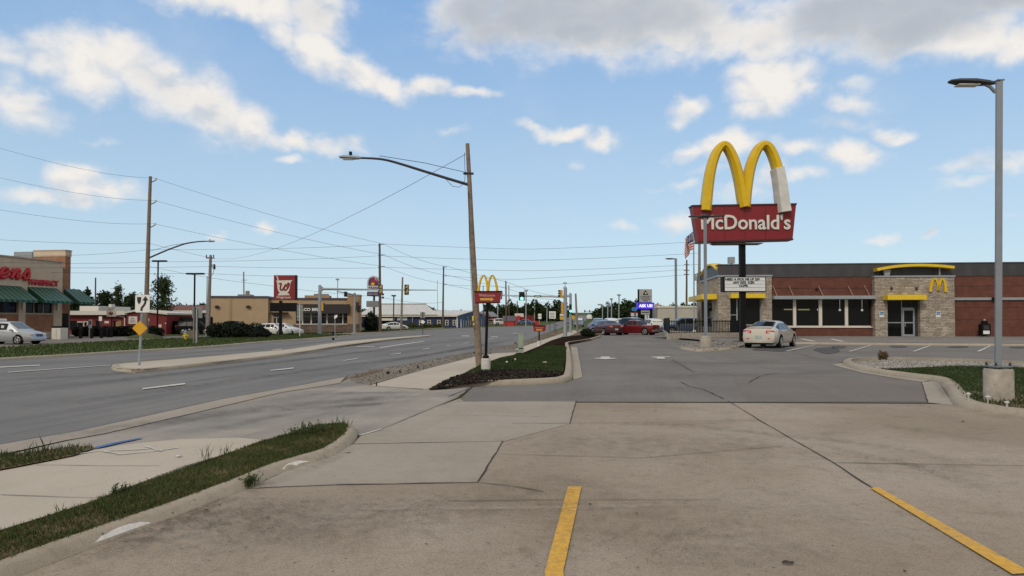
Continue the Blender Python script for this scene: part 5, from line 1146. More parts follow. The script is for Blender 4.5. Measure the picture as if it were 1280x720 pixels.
car('suv', PNAVY, cpos(748, Y=108), 10, 'dark blue car farthest back on the left of the parked group', group='cars parked beyond the asphalt lot', glass=CGLASSL)
car('suv', PWH, cpos(762, Y=104), -5, 'white car showing its roof behind the blue sedan', group='cars parked beyond the asphalt lot')
car('van', PWH, cpos(774, Y=120), -60, 'pale van behind the red pickup, left of the far red truck', 'van', group='cars parked beyond the asphalt lot')
car('pickup', PRED, cpos(782, Y=140), -60, 'small far red truck behind the pale van', 'pickup', group='cars parked beyond the asphalt lot')
car('suv', PNAVY, cpos(853, Y=78), -95, 'slate blue car seen through the patio fence bars', group='cars behind the patio fence')
car('suv', PMAR, cpos(876, Y=80), -95, 'dark red car seen through the patio fence next to the building', group='cars behind the patio fence')
# traffic
car('van', PWH, cpos(737, Y=300), 8, 'white van driving far off in the middle of the road', 'van', 'far traffic on the road', scale=1.2)
car('sedan', PNAVY, cpos(724, Y=150), 188, 'grey sedan coming towards the camera beside the far thin pole', 'car', 'far traffic on the road', glass=CGLASSL)
car('suv', PMAR, cpos(711, Y=190), 188, 'dark red car far off just right of the second signal pole', 'car', 'far traffic on the road')
car('sedan', PWH, cpos(725.5, Y=260), 188, 'small white car far up the road behind the grey sedan', 'car', 'far traffic on the road')
# left side vehicles
van_p = G(29.5,430.6); hd = R(84)
vp = Vector((van_p.x,van_p.y,0))-Vector((math.sin(hd),math.cos(hd),0))*1.5+Vector((-math.cos(hd),math.sin(hd),0))*.85
car('van', PSILV, (vp.x,vp.y,g(vp.x,vp.y)+.01), 96, 'silver minivan at the far left beyond the grass verge', 'minivan', glass=CGLASS)
s = Spot(0, Y=70); o = root('roof_box', (at(-1,401,66).x, 66, at(0,404,66).z), 'white box shape showing above the silver minivan at the left edge', 'roof box')
MB().bx(-.9,.42,-.5,.5,0,.42).build('shell', WHITEP, o, bevel=.1); MB().bx(-.7,.3,-.45,.45,-.1,0).build('carrier', BLACK, o)
car('suv', PSILV, (at(-4,400,66).x, 66, g(at(-4,400,66).x,66)), 95, 'pale vehicle hidden behind the silver minivan carrying the white roof box', 'car')
car('sedan', PWH, cpos(353, 419.3), 97, 'white sedan parked just behind the red pharmacy sign post', 'car', 'white cars outside the taco restaurant', glass=CGLASS)
car('sedan', PWH, cpos(340, Y=86), 96, 'white coupe behind the white sedan, next to the dark bush', 'car', 'white cars outside the taco restaurant', scale=1.0)
car('pickup', PSHADE, cpos(290, Y=84), 95, 'black pickup truck mostly hidden behind the wide dark bush', 'pickup')
car('sedan', PWH, cpos(493, Y=128), 60, 'small white hatchback parked by the blue building wall', 'car')
car('pickup', PSHADE, cpos(222, Y=95), -80, 'black pickup in the shade beyond the fire hydrant', 'pickup', 'dark trucks in the shade')
car('suv', PSHADE, cpos(246, Y=92), 85, 'black truck in the shade left of the grey wooden pole', 'truck', 'dark trucks in the shade')
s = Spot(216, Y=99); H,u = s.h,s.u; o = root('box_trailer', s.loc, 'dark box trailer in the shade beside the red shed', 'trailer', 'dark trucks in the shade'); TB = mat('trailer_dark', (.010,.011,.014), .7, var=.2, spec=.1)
MB().bx(u(207),u(229),-1.1,1.1,.55,H(393)).build('box', TB, o); [MB().cyl((x,-1.12,.4),(x,-.85,.4),.4,n=14).build('wheel', RUB, o) for x in (u(211),u(216),u(225))]; MB().bx(u(229),u(231),-.3,.3,.5,.7).build('drawbar', BLACK, o)
MB().bx(u(207)+.1,u(229)-.1,-1.12,-1.105,H(397),H(396.4)).build('side_rail', DKGREY, o)
s = Spot(238, Y=97); H,u = s.h,s.u; o = root('box_trailer', s.loc, 'low dark trailer in the shade behind the yellow hydrant', 'trailer', 'dark trucks in the shade')
MB().bx(u(230),u(262),-1.1,1.1,.5,H(396)).build('box', TB, o); [MB().cyl((x,-1.12,.4),(x,-.85,.4),.4,n=14).build('wheel', RUB, o) for x in (u(236),u(241),u(257))]; MB().bx(u(229),u(230),-.3,.3,.5,.7).build('drawbar', BLACK, o)
# ------------------------------------------------------------------ utility poles and wires
def wood_pole(px, py, topx, topy, label, w0=.15, w1=.10, Y=None, m=WOOD, name='utility_pole', group='utility poles'):
    s = Spot(px, py, Y); o = root(name, s.loc, label, 'utility pole', group)
    t = at(topx, topy, s.y)-s.loc
    n = 6; pts = [(t.x*i/n+random.uniform(-.01,.01), t.y*i/n, -.2+(t.z+.2)*i/n) for i in range(n+1)]; pts[-1] = tuple(t)
    MB().tube(pts, [w0+(w1-w0)*i/n for i in range(n+1)], 12).build('shaft', m, o, smooth=True); return s, o, t
def cobra_arm(o, s, p0, p1, bulge, head=.75, r=.045, m=GALV, via=None):
    """long street-lamp arm ending in a flat head (local points)"""
    p0, p1 = Vector(p0), Vector(p1); pts = [p0.lerp(p1,t)+Vector((0,0,bulge*math.sin(math.pi*t**.75))) for t in [i/12 for i in range(13)]]
    if via: pts = crom(via, 4)
    k_ = len(pts)
    a = MB().tube(pts, [r*1.25-(r*.4)*i/k_ for i in range(k_)], 8).build('lamp_arm', m, o, smooth=True)
    d = (p1-p0); d.z = 0; d.normalize(); cobra(o, p1-d*.1, d, head, m=GALV, w=head*.40, th=head*.16); MB().cyl(p1+d*head*.35+Vector((0,0,.05)), p1+d*head*.35+Vector((0,0,.2)), .05).build('photocell', BLACK, o)
    return pts
s1, o1, t1 = wood_pole(599.5, 460.5, 584.3, 179.5, 'leaning wooden pole with long street lamp arm beside the welcome sign', .115, .062)
f1 = lambda px, py, dy=0: at(px, py, s1.y+dy)-s1.loc
pts = cobra_arm(o1, s1, f1(587.5,231.5), f1(448,197.4), 0, .72, .038, DKGREY, [f1(*q) for q in ((587.5,231.5),(560,223.3),(530,214),(505,206.2),(490,201.8),(478,199.2),(465,198),(448,197.4))])
MB().tube([f1(587,216.5,-.1), f1(530,203.5), f1(475,194.8), f1(474,199.4)], .010, 5).build('brace_rod', DKGREY, o1)
MB().tube([f1(580.5,190.5,-.12), f1(581,210,-.12), f1(582,217,-.12), f1(580,229,-.12), f1(574,234,-.12), f1(566,233,-.12), f1(559,226,-.1), f1(557,223,-.06)], .008, 5).build('drop_cable', BLACK, o1)
MB().bx(f1(580,216).x-.02,f1(590,216).x+.05,f1(585,216).y-.09,f1(585,216).y+.09,f1(585,217).z-.02,f1(585,217).z+.02).build('clamp', DKGREY, o1)
MB().tube([f1(585.2,240,-.1), f1(586.6,300,-.11), f1(589,360,-.11), f1(591,390,-.12)], .008, 5).build('riser_cable', DKGREY, o1)
for a, b, x_ in ((395,401,591.6),(404,406.5,592.6),(409.5,411,592.8)): MB().box((f1(x_,a).x, f1(x_,a).y-.115, f1(x_,(a+b)/2).z), (.05,.03,(b-a)*s1.s), rz=-.5).build('yellow_tag', AWN if a < 408 else mat('rust', (.2,.07,.02), .8), o1)
s2, o2, t2 = wood_pole(181.5, 422.8, 188, 220.5, 'wooden utility pole with street lamp arm behind the keep right sign', .26, .15)
f2 = lambda px, py, dy=0: at(px, py, s2.y+dy)-s2.loc
cobra_arm(o2, s2, f2(185,323), f2(258,301.6), 0, 1.0, .07, DKGREY, [f2(*q) for q in ((185,323),(207.5,313.2),(229,305.4),(240.5,303),(250,301.9),(258,301.6))])
MB().tube([f2(187,314), f2(215,306.5), f2(240,302.8), f2(240,304)], .02, 5).build('brace_rod', DKGREY, o2)
for p, q in ((188.5,228),(188,255.5),(187,284.5)):
    b = MB().tube([f2(p,q), f2(p+5,q-2), f2(p+7,q-4.5)], .045, 6).build('insulator_bracket', DKGREY, o2); e = f2(p+7,q-4.5); MB().lathe([(.04,-.15),(.09,-.05),(.05,0),(.09,.06),(.03,.14)],10,tuple(e)).build('insulator', CREAM, b)
MB().lathe([(2.0,-.1),(1.4,.25),(.6,.45),(.2,.5)], 14).build('earth_mound', DIRTG, o2)
s3, o3, t3 = wood_pole(475.5, 414, 474.5, 304.5, 'tall brown utility pole beside the round-topped restaurant sign', .24, .14, Y=104, m=WOODD)
s4, o4, t4 = wood_pole(553.5, 408.5, 554.5, 333, 'brown utility pole standing before the blue building', .22, .14, Y=150, m=WOODD)
f3 = lambda px, py: at(px, py, s3.y)-s3.loc; f4 = lambda px, py: at(px, py, s4.y)-s4.loc
for q in (306,319.5,334):
    MB().tube([f3(472,q+.5), f3(475,q), f3(481,q-1)], .05, 6).build('insulator_bracket', DKGREY, o3)
for q in (334,345,356): MB().tube([f4(553,q+.3), f4(559,q-.5)], .06, 6).build('insulator_bracket', DKGREY, o4)
for q in (368,372): MB().box(f3(478.6,q), (.25,.3,.3)).build('cable_clamp', BLACK, o3)
s5, o5, t5 = wood_pole(260, 417, 263.3, 319, 'grey wooden pole with crossarm at the corner of the tan building', .24, .15, Y=84, m=WOODG)
f5 = lambda px, py: at(px, py, s5.y)-s5.loc
MB().box(f5(262.8,322.5), (.95,.16,.14), rz=.25).build('crossarm', WOODG, o5)
for p in (258,263,267): MB().lathe([(.05,-.05),(.08,.1),(.04,.25)],8,tuple(f5(p,321))).build('insulator', DKGREY, o5)
MB().tube([f5(263,332), f5(267,331), f5(269,333)], .05, 6).build('insulator_bracket', DKGREY, o5); MB().lathe([(.12,-.3),(.14,0),(.1,.3)],10,tuple(f5(268,333.5))).build('fuse_cutout', DKGREY, o5)
MB().tube([f5(263.5,331), f5(267.6,337), f5(266,343), f5(263.5,345)], .03, 5).build('drop_cable', BLACK, o5)
s6, o6, t6 = wood_pole(257.5, 418, 259, 345, 'thin pale pipe standing left of the grey crossarm pole', .05, .05, Y=82, m=GALV, name='thin_pipe')
s7, o7, t7 = wood_pole(501.5, 409.5, 503.2, 346.5, 'grey utility pole right of the twin head lamp near the blue building', .22, .14, Y=126, m=WOODG)
s8, o8, t8 = wood_pole(873.8, 404, 874.4, 296, 'tall grey pole close behind the flagpole with a small transformer', .17, .13, Y=74, m=WOODG)
f8 = lambda px, py: at(px, py, s8.y)-s8.loc
MB().lathe([(.22,-.35),(.24,0),(.2,.35)],12,tuple(f8(870.6,346.5))).build('transformer', GALV, o8)
s9, o9, t9 = wood_pole(858, 404, 858.4, 325, 'brown utility pole rising above the plain grey building', .2, .13, Y=120, m=WOODD)
f9 = lambda px, py: at(px, py, s9.y)-s9.loc
for q in (331,338,343): MB().box(f9(858.3,q), (.9,.14,.14)).build('crossarm', WOODG, o9)
for px, py, tx, ty, Y, w, lab in ((119,398,119.5,347,110,.13,'thin wooden pole rising behind the red building roof'),(722,412.5,719.5,367,92,.15,'dark wooden pole right of the second signal pole'),(604.4,405,604,357,150,.10,'thin dark pole showing between welcome arches'),(632.8,404,632.3,351,170,.20,'tall dark wooden pole right of the welcome sign'),(636.5,404,636,356.5,230,.16,'slimmer pole just right of the tall dark pole past the welcome sign'),(547,409,546.8,350,190,.06,'very thin mast left of the brown pole at the blue building'),(647,404,646.5,376,230,.2,'short pole under the green lit signal')):
    wood_pole(px, py, tx, ty, lab, w, w*.75, Y=Y, m=WOODD if Y > 100 else WOODG)
WIRE = mat('wire', (.035,.04,.045), .6, var=0)
def wire(pts, label, sag=0.0, r=None, group='overhead wires'):
    """pts: (px, py, Y) attachment points; one wire with natural sag between them"""
    P = [at(*p) for p in pts]; out = []; rs = []
    for a, b in zip(P, P[1:]):
        n = 14
        for i in range(n):
            t = i/n; q = a.lerp(b,t); q.z -= sag*(b-a).length*4*t*(1-t); out.append(q)
    out.append(P[-1]); rs = [max(.005, .16*p.y/F) if r is None else r for p in out]
    o = MB().tube([q-P[0] for q in out], rs, 5).build('overhead_wire', WIRE); o.location = P[0]; return tag(o, label, 'wire', group)
Y2, Y3, Y4, Y1 = s2.y, s3.y, s4.y, s1.y
wire([(-60,167,34),(193,222.5,Y2),(480,305,Y3),(559,333,Y4)], 'topmost wire of the lamp pole at the left, running on to the brown poles', .012)
wire([(-60,208,34),(193,250.5,Y2),(480,318.5,Y3),(559,344,Y4)], 'middle wire of the lamp pole at the left, running on to the brown poles', .010)
wire([(-60,252,34),(192,279.5,Y2),(480,333,Y3),(559,355,Y4)], 'lowest insulated wire of the lamp pole at the left, running on to the brown poles', .009)
wire([(-60,296,34),(186,304,Y2),(262,322,84)], 'thin wire reaching the lamp pole just above its lamp arm', .004)
wire([(-60,319,34),(185,312,Y2),(470,306,Y3)], 'wire through the lamp pole rising to the right towards the tall brown pole', .006)
wire([(-60,326,44),(185,327.5,Y2),(470,320,Y3)], 'wire below the lamp arm rising gently to the tall brown pole', .005)
wire([(-60,334,60),(268,333,84),(470,335,Y3)], 'low wire over the pharmacy roof to the fuse box on the crossarm pole', .004)
wire([(-60,338,70),(259,342,84),(475,348,Y3)], 'lowest faint wire over the pharmacy roof towards the crossarm pole', .004)
wire([(186,333,Y2),(330,356,92),(475,371,Y3),(553,378,Y4)], 'communication cable from the lamp pole to the clamp on the tall brown pole', .010)
wire([(583.5,192,Y1),(262,322,84)], 'long diagonal wire from the leaning pole top down to the crossarm pole', .018, .008)
wire([(480,305,Y3),(660,311.5,95),(874,302,74)], 'upper of three wires crossing the road behind the welcome sign', .003)
wire([(480,320,Y3),(660,325.5,95),(874,316.5,74)], 'middle of three wires crossing the road behind the welcome sign', .003)
wire([(480,334,Y3),(660,338.5,95),(874,330.5,74)], 'lowest of three wires crossing the road behind the welcome sign', .003)
wire([(559,345,Y4),(640,349.5,130),(858,337,120)], 'faint wire between the blue building pole and the pole over the grey building', .002)
wire([(559,356,Y4),(640,359,130),(858,343.5,120)], 'lower of two faint wires between the blue building pole and the grey building pole', .002)
wire([(560,333,Y4),(632,352,170),(700,370,300)], 'wire sloping down right from the top of the blue building pole', .006)
wire([(560,344,Y4),(632,360,170),(700,375,300)], 'wire sloping down right from the middle of the blue building pole', .006)
wire([(559,356,Y4),(632,368,170),(700,379,300)], 'wire sloping down right from the lower part of the blue building pole', .006)
# ------------------------------------------------------------------ traffic signals
SIGY = mat('signal_yellow', (.60,.34,.03), .5, var=.06); SIGB = mat('signal_black', (.015,.016,.016), .5, var=.05)
LG = mat('signal_green', (.1,.8,.5), .4, var=0, emit=(.15,1,.65), estr=3.0); LOFF = mat('signal_off', (.03,.02,.015), .3, var=0)
def signal(parent, c, w, h, face, lit=None, m=None, back=None):
    """three lens signal head; face = direction it looks"""
    c = Vector(c); a = math.atan2(face[1], face[0]); M_ = Matrix.Translation(c) @ Matrix.Rotation(a,4,'Z')
    ob = MB().box(c, (w*.7,w,h), rz=a).build('signal_head', m or SIGY, parent)
    if back: MB().box(c-Vector((face[0],face[1],0))*w*.1, (.03,w*1.5,h*1.12), rz=a).build('backplate', back, ob)
    for i, z in enumerate((.32,0,-.32)):
        p = M_ @ Vector((w*.37,0,z*h)); on = lit == i
        d = Vector((face[0],face[1],0)).normalized()
        MB().cyl(p, p+d*.03, w*.40, n=14).build('lens', LG if on else LOFF, ob)
        v = MB(); pts = [M_ @ Vector((w*.38, math.cos(t)*w*.42, z*h+math.sin(t)*w*.42)) for t in [R(-20+i2*22) for i2 in range(11)]]
        v.add([tuple(q) for q in pts]+[tuple(q+d*w*.55) for q in pts], [(k,k+1,k+12,k+11) for k in range(10)]); v.build('visor', SIGB, ob)
    return ob
def mast(px, py, topy, rb, rt, label, armpts, group='traffic signal masts', arm_r=(.17,.09)):
    s = Spot(px, py); o = root('signal_mast', s.loc, label, 'traffic signal', group); H = s.h
    MB().tube([(0,0,0),(s.u(px+.3),0,H(topy))],[rb,rt],14).build('pole', GALV, o, smooth=True); MB().lathe([(rb*1.9,0),(rb*1.9,.06),(rb*1.2,.1)],14).build('base_plate', GALV, o); MB().lathe([(rt*1.15,0),(rt*.9,.08),(.02,.16)],12,(0,0,H(topy))).build('cap', GALV, o)
    if armpts:
        P = [at(p,q,Y)-s.loc for p,q,Y in armpts]; n = len(P); MB().tube(P, [arm_r[0]+(arm_r[1]-arm_r[0])*i/(n-1) for i in range(n)], 10).build('mast_arm', GALV, o, smooth=True)
        MB().cyl(P[0]-Vector((0,0,.25)), P[0]+Vector((0,0,.25)), arm_r[0]*1.15).build('arm_flange', GALV, o)
    return s, o
# right corner, near pole
sA, oA = mast(706.4, 421.0, 360, .19, .16, 'thick grey signal mast with a long arm over the road, nearest on the right corner', [(706,371,Spot(706.4,421).y),(690,370.6,Spot(706.4,421).y+.5),(660,370,Spot(706.4,421).y+1),(628,369.3,Spot(706.4,421).y+1.5)], arm_r=(.11,.06))
YA = sA.y; LA = lambda px, py, dy=0: at(px, py, YA+dy)-sA.loc
signal(oA, LA(652.3,370.2,.7), .36, 1.0-.28, (0,-1), 2, SIGB, SIGB)
signal(oA, LA(701.6,367.2,0), .30, .68, (-1,-.1), None, SIGY)
signal(oA, LA(702.6,385,0), .30, .95, (-1,-.1), None, SIGY)
MB().box(LA(702.4,397.8), (.38,.3,.30)).build('pedestrian_signal', SIGY, oA, bevel=.03); MB().box(LA(702.2,393.6), (.34,.26,.22)).build('junction_box', CREAM, oA)
GRN = mat('sign_green', (.01,.10,.055), .5, var=.05)
nb = MB().box(LA(672.2,370.3,.2), (.66,.03,.20)).build('street_name_sign', GRN, oA); c_ = LA(672.2,370.3,.2); MB().bx(c_.x-.22,c_.x+.22,c_.y-.022,c_.y-.016,c_.z-.03,c_.z+.03).build('street_name', WHITEP, nb)
MB().cyl((0,0,sA.h(360)), (0,0,sA.h(355.5)), .03).box((0,0,sA.h(354)), (.34,.2,.14)).build('camera_unit', GALV, oA)
sB, oB = mast(713, 416.0, 367.5, .17, .14, 'second grey signal mast behind the nearest one with a green lens', [(712.6,369.5,Spot(713,416).y),(709,370,Spot(713,416).y),(704,370,Spot(713,416).y)], arm_r=(.12,.12))
LB = lambda px, py, dy=0: at(px, py, sB.y+dy)-sB.loc
signal(oB, LB(713.1,385.6,-.32), .32, 1.0, (0,-1), 2, SIGB)
MB().box(LB(716.3,396.5), (.35,.3,.42)).build('pedestrian_signal', SIGY, oB)
# left corner
YL = Spot(400.4,417.4).y
sC, oC = mast(399.5, 418.6, 357.5, .24, .20, 'grey signal mast with long arm crossing in front of the taco restaurant', [(402,361.2,Spot(399.5,418.6).y),(440,361.8,Spot(399.5,418.6).y+.6),(490,362.3,Spot(399.5,418.6).y+1.2),(546,362.6,Spot(399.5,418.6).y+1.8)], arm_r=(.16,.055))
LC = lambda px, py, dy=0: at(px, py, sC.y+dy)-sC.loc
for p in (475.7,508.4):
    hd_ = signal(oC, LC(p,362.2,1.1), .38, 1.15, (.05,1), None, SIGY, SIGB)
    for z in (-.30,.30): MB().lathe([(0,-.17),(.13,-.08),(.14,.08),(0,.17)],12,tuple(LC(p,362.2,.86)+Vector((0,0,z)))).build('lens_housing', SIGY, hd_)
    MB().box(LC(p,362.2,.98), (.52,.03,1.28)).build('rear_shroud', SIGB, hd_)
signal(oC, LC(402.9,383.4,0), .34, 1.0, (1,.25), None, SIGY)
sD, oD = mast(443, 416.3, 367.0, .19, .17, 'grey signal mast standing in front of the tall tan tower', [(442.6,368.8,Spot(443,416.3).y),(434,366.6,Spot(443,416.3).y-1),(421,364.3,Spot(443,416.3).y-2)], arm_r=(.12,.06))
LD = lambda px, py, dy=0: at(px, py, sD.y+dy)-sD.loc
signal(oD, LD(432.3,367.8,-1.1), .34, .72, (-.3,-1), None, SIGB); signal(oD, LD(448,386.2,0), .34, 1.0, (.9,-.45), None, SIGB)
# ------------------------------------------------------------------ road signs
def post_sign(px, py, topy, label, cat='road sign', post=.03, m=GALV, group=None, lean=0, Y=None, dz=0):
    s = Spot(px, py, Y, dz=dz); o = root('road_sign', s.loc, label, cat, group); t = s.h(topy)
    MB().tube([(0,0,-.1),(lean,0,t)], post, 8).build('post', m, o); return s, o
# keep right sign with yellow diamond
s, o = post_sign(173.6, 461, 368.5, 'keep right arrow sign above a yellow diamond on one post', post=.045, lean=Spot(173.6,461).u(178.5)); H, u = s.h, s.u
x0,x1,z0,z1 = u(170.2),u(188.2),H(390.6),H(368.6)
pl = MB().prism([(x0+.03,z0),(x1-.03,z0),(x1,z0+.03),(x1,z1-.03),(x1-.03,z1),(x0+.03,z1),(x0,z1-.03),(x0,z0+.03)], -.075, -.055).build('arrow_plate', WHITEP, o)
w, h = x1-x0, z1-z0; F_ = lambda a, b: (x0+w*a, z0+h*b)
MB().prism([F_(.12,.87),F_(.42,.87),F_(.40,.62),F_(.27,.44),F_(.15,.62)], -.081,-.0765).build('shield_mark', DKT, pl)
ar = MB(); cl = c2([F_(.44,.09),F_(.47,.26),F_(.62,.42),F_(.70,.56),F_(.71,.72)],5)
for side_ in (0,): sweep(ar, cl, w*.15, .004, -.079, .99)
ar.prism([F_(.50,.68),F_(.92,.68),F_(.71,.93)], -.081,-.0765); ar.build('arrow_mark', DKT, pl)
cx, cz, rr = u(176.2), H(410.2), u(185.6)-u(176.2)
MB().prism([(cx-rr,cz),(cx,cz-rr),(cx+rr,cz),(cx,cz+rr)], -.075,-.055).build('diamond_plate', mat('sign_yellow', (.62,.33,.01), .5, var=.05), o)
# sign seen from behind (left of the big bush)
GBACK = mat('sign_back', (.22,.235,.24), .5, metal=.4, var=.15)
s, o = post_sign(242.2, 430.5, 384, 'grey back of a road sign on a square post left of the dark bush', post=.07, m=mat('square_post', (.17,.16,.13), .8, var=.2)); H, u = s.h, s.u
MB().bx(u(239.5),u(252),.08,.11,H(397.5),H(383.4)).build('plate', GBACK, o); MB().bx(u(245),u(246.5),-.02,.07,0,H(386)).build('second_post', GALV, o)
s, o = post_sign(374.6, 421.5, 380.5, 'tall grey sign seen from behind right of the red pharmacy sign', post=.05, m=CREAM); H, u = s.h, s.u
MB().bx(u(371),u(378.4),.06,.09,H(401),H(380.8)).build('plate', GBACK, o); MB().bx(u(371.3),u(378.1),.03,.058,H(388),H(387)).bx(u(371.3),u(378.1),.03,.058,H(396),H(395)).build('stiffener', GALV, o)
s, o = post_sign(418.6, 431.6, 393.5, 'thin sign post with small white arrow plate on the median', post=.025); H, u = s.h, s.u
MB().prism([(u(418),H(398.6)),(u(421.4),H(397)),(u(422.2),H(394)),(u(420.2),H(393.6)),(u(418),H(395.5))], -.06,-.04).build('plate', WHITEP, o)
for q in (416.5,423.6): MB().box((u(416.9),-.04,H(q)), (.14,.05,.16)).build('reflector', BLACK, o)
s, o = post_sign(528.3, 420.6, 390, 'square sign back on a thin post at the end of the median', post=.03, m=DKGREY); H, u = s.h, s.u
MB().bx(u(525.3),u(531.2),.04,.07,H(397.6),H(390.2)).build('plate', GBACK, o); MB().prism([(u(525.6),H(402.5)),(u(528.6),H(405)),(u(531.6),H(402.5)),(u(528.6),H(399.8))], -.07,-.05).build('diamond_plate', WHITEP, o)
# direction board far up the left verge
s = Spot(690, Y=190); o = root('direction_board', s.loc, 'large white direction board on two posts beside the far road', 'road sign'); H, u = s.h, s.u
MB().bx(u(686.4),u(694.6),-.1,-.04,H(398.2),H(389.2)).build('board', WHITEP, o); MB().bx(u(687.2)-.06,u(687.2)+.06,-.03,.06,-.2,H(389.5)).bx(u(692.8)-.06,u(692.8)+.06,-.03,.06,-.2,H(389.5)).build('post', GALV, o)
for q0,q1 in ((391,391.8),(393,393.8),(395.4,396.6)): MB().bx(u(687.4),u(693.2),-.112,-.102,H(q1),H(q0)).build('text_bar', mat('sign_dark', (.08,.1,.1), .6), o)
s = Spot(674.5, Y=200); o = root('direction_board', s.loc, 'two small white road plates on a thin post left of the large board', 'road sign'); H, u = s.h, s.u
MB().bx(u(672.6),u(676.8),-.1,-.05,H(395),H(392.2)).bx(u(672.6),u(676.8),-.1,-.05,H(398.5),H(395.6)).build('plate', WHITEP, o); MB().cyl((0,0,-.2),(0,0,H(392.4)),.07).build('post', GALV, o)
for px, py, tp, lab in ((695.0,417.0,405.5,'thin short post left of the near signal mast, on the small grass patch'),(687.2,413.4,399,'slim stake at the road edge, left of two'),(692.8,413.2,400,'slim stake at the road edge, right of two')):
    s = Spot(px, py); o = MB().cyl((0,0,-.1),(0,0,s.h(tp)),.035,n=8).lathe([(.05,0),(.05,.08),(.0,.12)],8,(0,0,s.h(tp)-.05)).build('marker_post', DKGREY); o.location = s.loc; tag(o, lab, 'marker post', 'thin marker posts by the road')
# ------------------------------------------------------------------ welcome sign, drive-through sign, utility box
s = Spot(607.3, 463.2, dz=.10); H, u = s.h, s.u
o = root('welcome_sign', s.loc, 'small red welcome sign with yellow arches on a black post in a white concrete base', 'sign')
MB().lathe([(u(613.2),-.1),(u(613.2),H(449)),(u(613.2)*.92,H(447.8))], 20).build('concrete_base', BASEW, o); MB().lathe([(.09,H(447.8)),(.09,H(447.8)+.05),(.06,H(447.8)+.09)],12).build('collar', BLACK, o)
xc_ = u(609.2); MB().tube([(0,0,H(447.8)),(xc_,0,H(378))],.040,12).build('post', BLACK, o)
bd = MB().prism([(u(592.8),H(364.6)),(u(627.2),H(364.2)),(u(625),H(378.4)),(u(594.4),H(378.8))], -.08,.08).build('sign_board', RED, o)
MB().prism([(u(592.3),H(364.0)),(u(627.8),H(363.6)),(u(627.4),H(364.9)),(u(592.7),H(365.3))], -.10,.10).prism([(u(594.2),H(378.2)),(u(625.4),H(377.8)),(u(625.2),H(379)),(u(594.2),H(379.4))], -.10,.10).build('edge_trim', BLACK, bd); MB().prism([(u(627.4),H(364.4)),(u(628.2),H(364.6)),(u(627.4),H(374)),(u(626),H(374))], -.02,.12).build('return_edge', BLACK, bd)
PINK = mat('welcome_letters', (.55,.35,.37), .5, var=0); text('Welcome', PINK, bd, u(598.8), u(618.8), H(370.9), H(367.5), -.081, 'lettering', .01, .006)
OR = mat('arrow_orange', (.62,.33,.05), .5, var=.05)
MB().prism([(u(600.2),H(375.6)),(u(613.8),H(375.5)),(u(613.8),H(377)),(u(617.4),H(374.2)),(u(613.8),H(371.8)),(u(613.8),H(372.8)),(u(600.2),H(372.9))], -.092,-.082).build('arrow', OR, bd)
arch('arch', [(598,364),(599,357),(600.6,350.5),(602.6,345.8),(604.6,344.2),(606.5,345.8),(608,350.5),(609.2,357),(609.6,364)], o, .042, .075, .08, 0, GOLD, uu=u, HH=H)
arch('arch', [(610,364),(610.6,357),(611.8,350.5),(613.5,345.8),(615.3,344.2),(617.2,345.8),(619,350.5),(620.6,357),(621.6,364)], o, .042, .075, .08, .012, GOLD, uu=u, HH=H)
s = Spot(673.9, 432.8, dz=.08); H, u = s.h, s.u
o = root('drive_sign', s.loc, 'small dark red entrance sign on a short post by the far sidewalk', 'sign')
MB().lathe([(u(676.2),-.1),(u(676.2),H(426.6)),(u(676.2)*.9,H(426))], 16).build('concrete_base', BASEW, o); MB().cyl((0,0,H(426)),(0,0,H(414)),.04).build('post', BLACK, o)
bd = MB().prism([(u(666.3),H(407.0)),(u(682.3),H(407.0)),(u(681.4),H(414.2)),(u(667.4),H(414.4))], -.06,.06).build('sign_board', RED, o); MB().prism([(u(666.0),H(406.6)),(u(682.6),H(406.6)),(u(682.5),H(407.3)),(u(666.1),H(407.3))], -.08,.08).build('edge_trim', BLACK, bd)
text('Welcome', OR, bd, u(669), u(679.4), H(410.4), H(408.9), -.061, 'lettering', .02, .006); MB().prism([(u(670),H(413)),(u(676),H(413)),(u(676),H(413.4)),(u(678.4),H(412.2)),(u(676),H(411.0)),(u(676),H(411.5)),(u(670),H(411.5))], -.07,-.062).build('arrow', OR, bd)
s = Spot(651.2, 443.6, dz=.08); H, u = s.h, s.u; o = root('utility_cabinet', s.loc, 'narrow pale green utility pedestal at the edge of the grass island', 'utility box')
PG = mat('pale_green', (.27,.34,.27), .6, var=.1); MB().bx(u(648),u(654.4),-.11,.11,.0,H(417.6)).build('housing', PG, o, bevel=.01); MB().bx(u(647.8),u(654.6),-.12,.12,H(418.6),H(417.2)).build('lid', PG, o); MB().bx(u(648.4),u(654),-.116,-.11,.25,.3).build('seam', DKGREY, o)
MB().lathe([(.28,-.05),(.24,.06),(.1,.10)],12).build('soil_mound', MULCH, o)
# rock / debris at island, clipped bush
q = Spot(735.5, 421.2, dz=.08); pts = np.concatenate([blob_points((-.15,0,.36),(.55,.45,.36),2200,.3,.15), blob_points((.22,0,.28),(.42,.4,.26),900,.3,.15)]); pts = pts[pts[:,2] > -.02]
ob = quads(pts, .10, 'clipped_bush', leaf_mat('bush_leaf', (.006,.014,.008), (.018,.034,.014), .15)); ob.location = q.loc; tag(ob, 'dark clipped bush on the grass between signal mast and maroon sedan', 'bush')
for i, (px, py, w, lab) in enumerate(((633.5,453,3,'small white stone in the island grass, left of three'),(644,449.6,2.2,'tiny white stone in the island grass, furthest back of three'),(681,453.4,6,'flat pale stone in the island grass near the kerb'))):
    q = Spot(px,py,dz=.14); ob = MB().lathe([(.02,-.02),(w*q.s*.5,.01),(w*q.s*.35,.035),(.01,.045)],9).build('stone', LIT if i < 2 else BASEC); ob.location = q.loc; tag(ob, lab, 'stone', 'stones in the island grass')
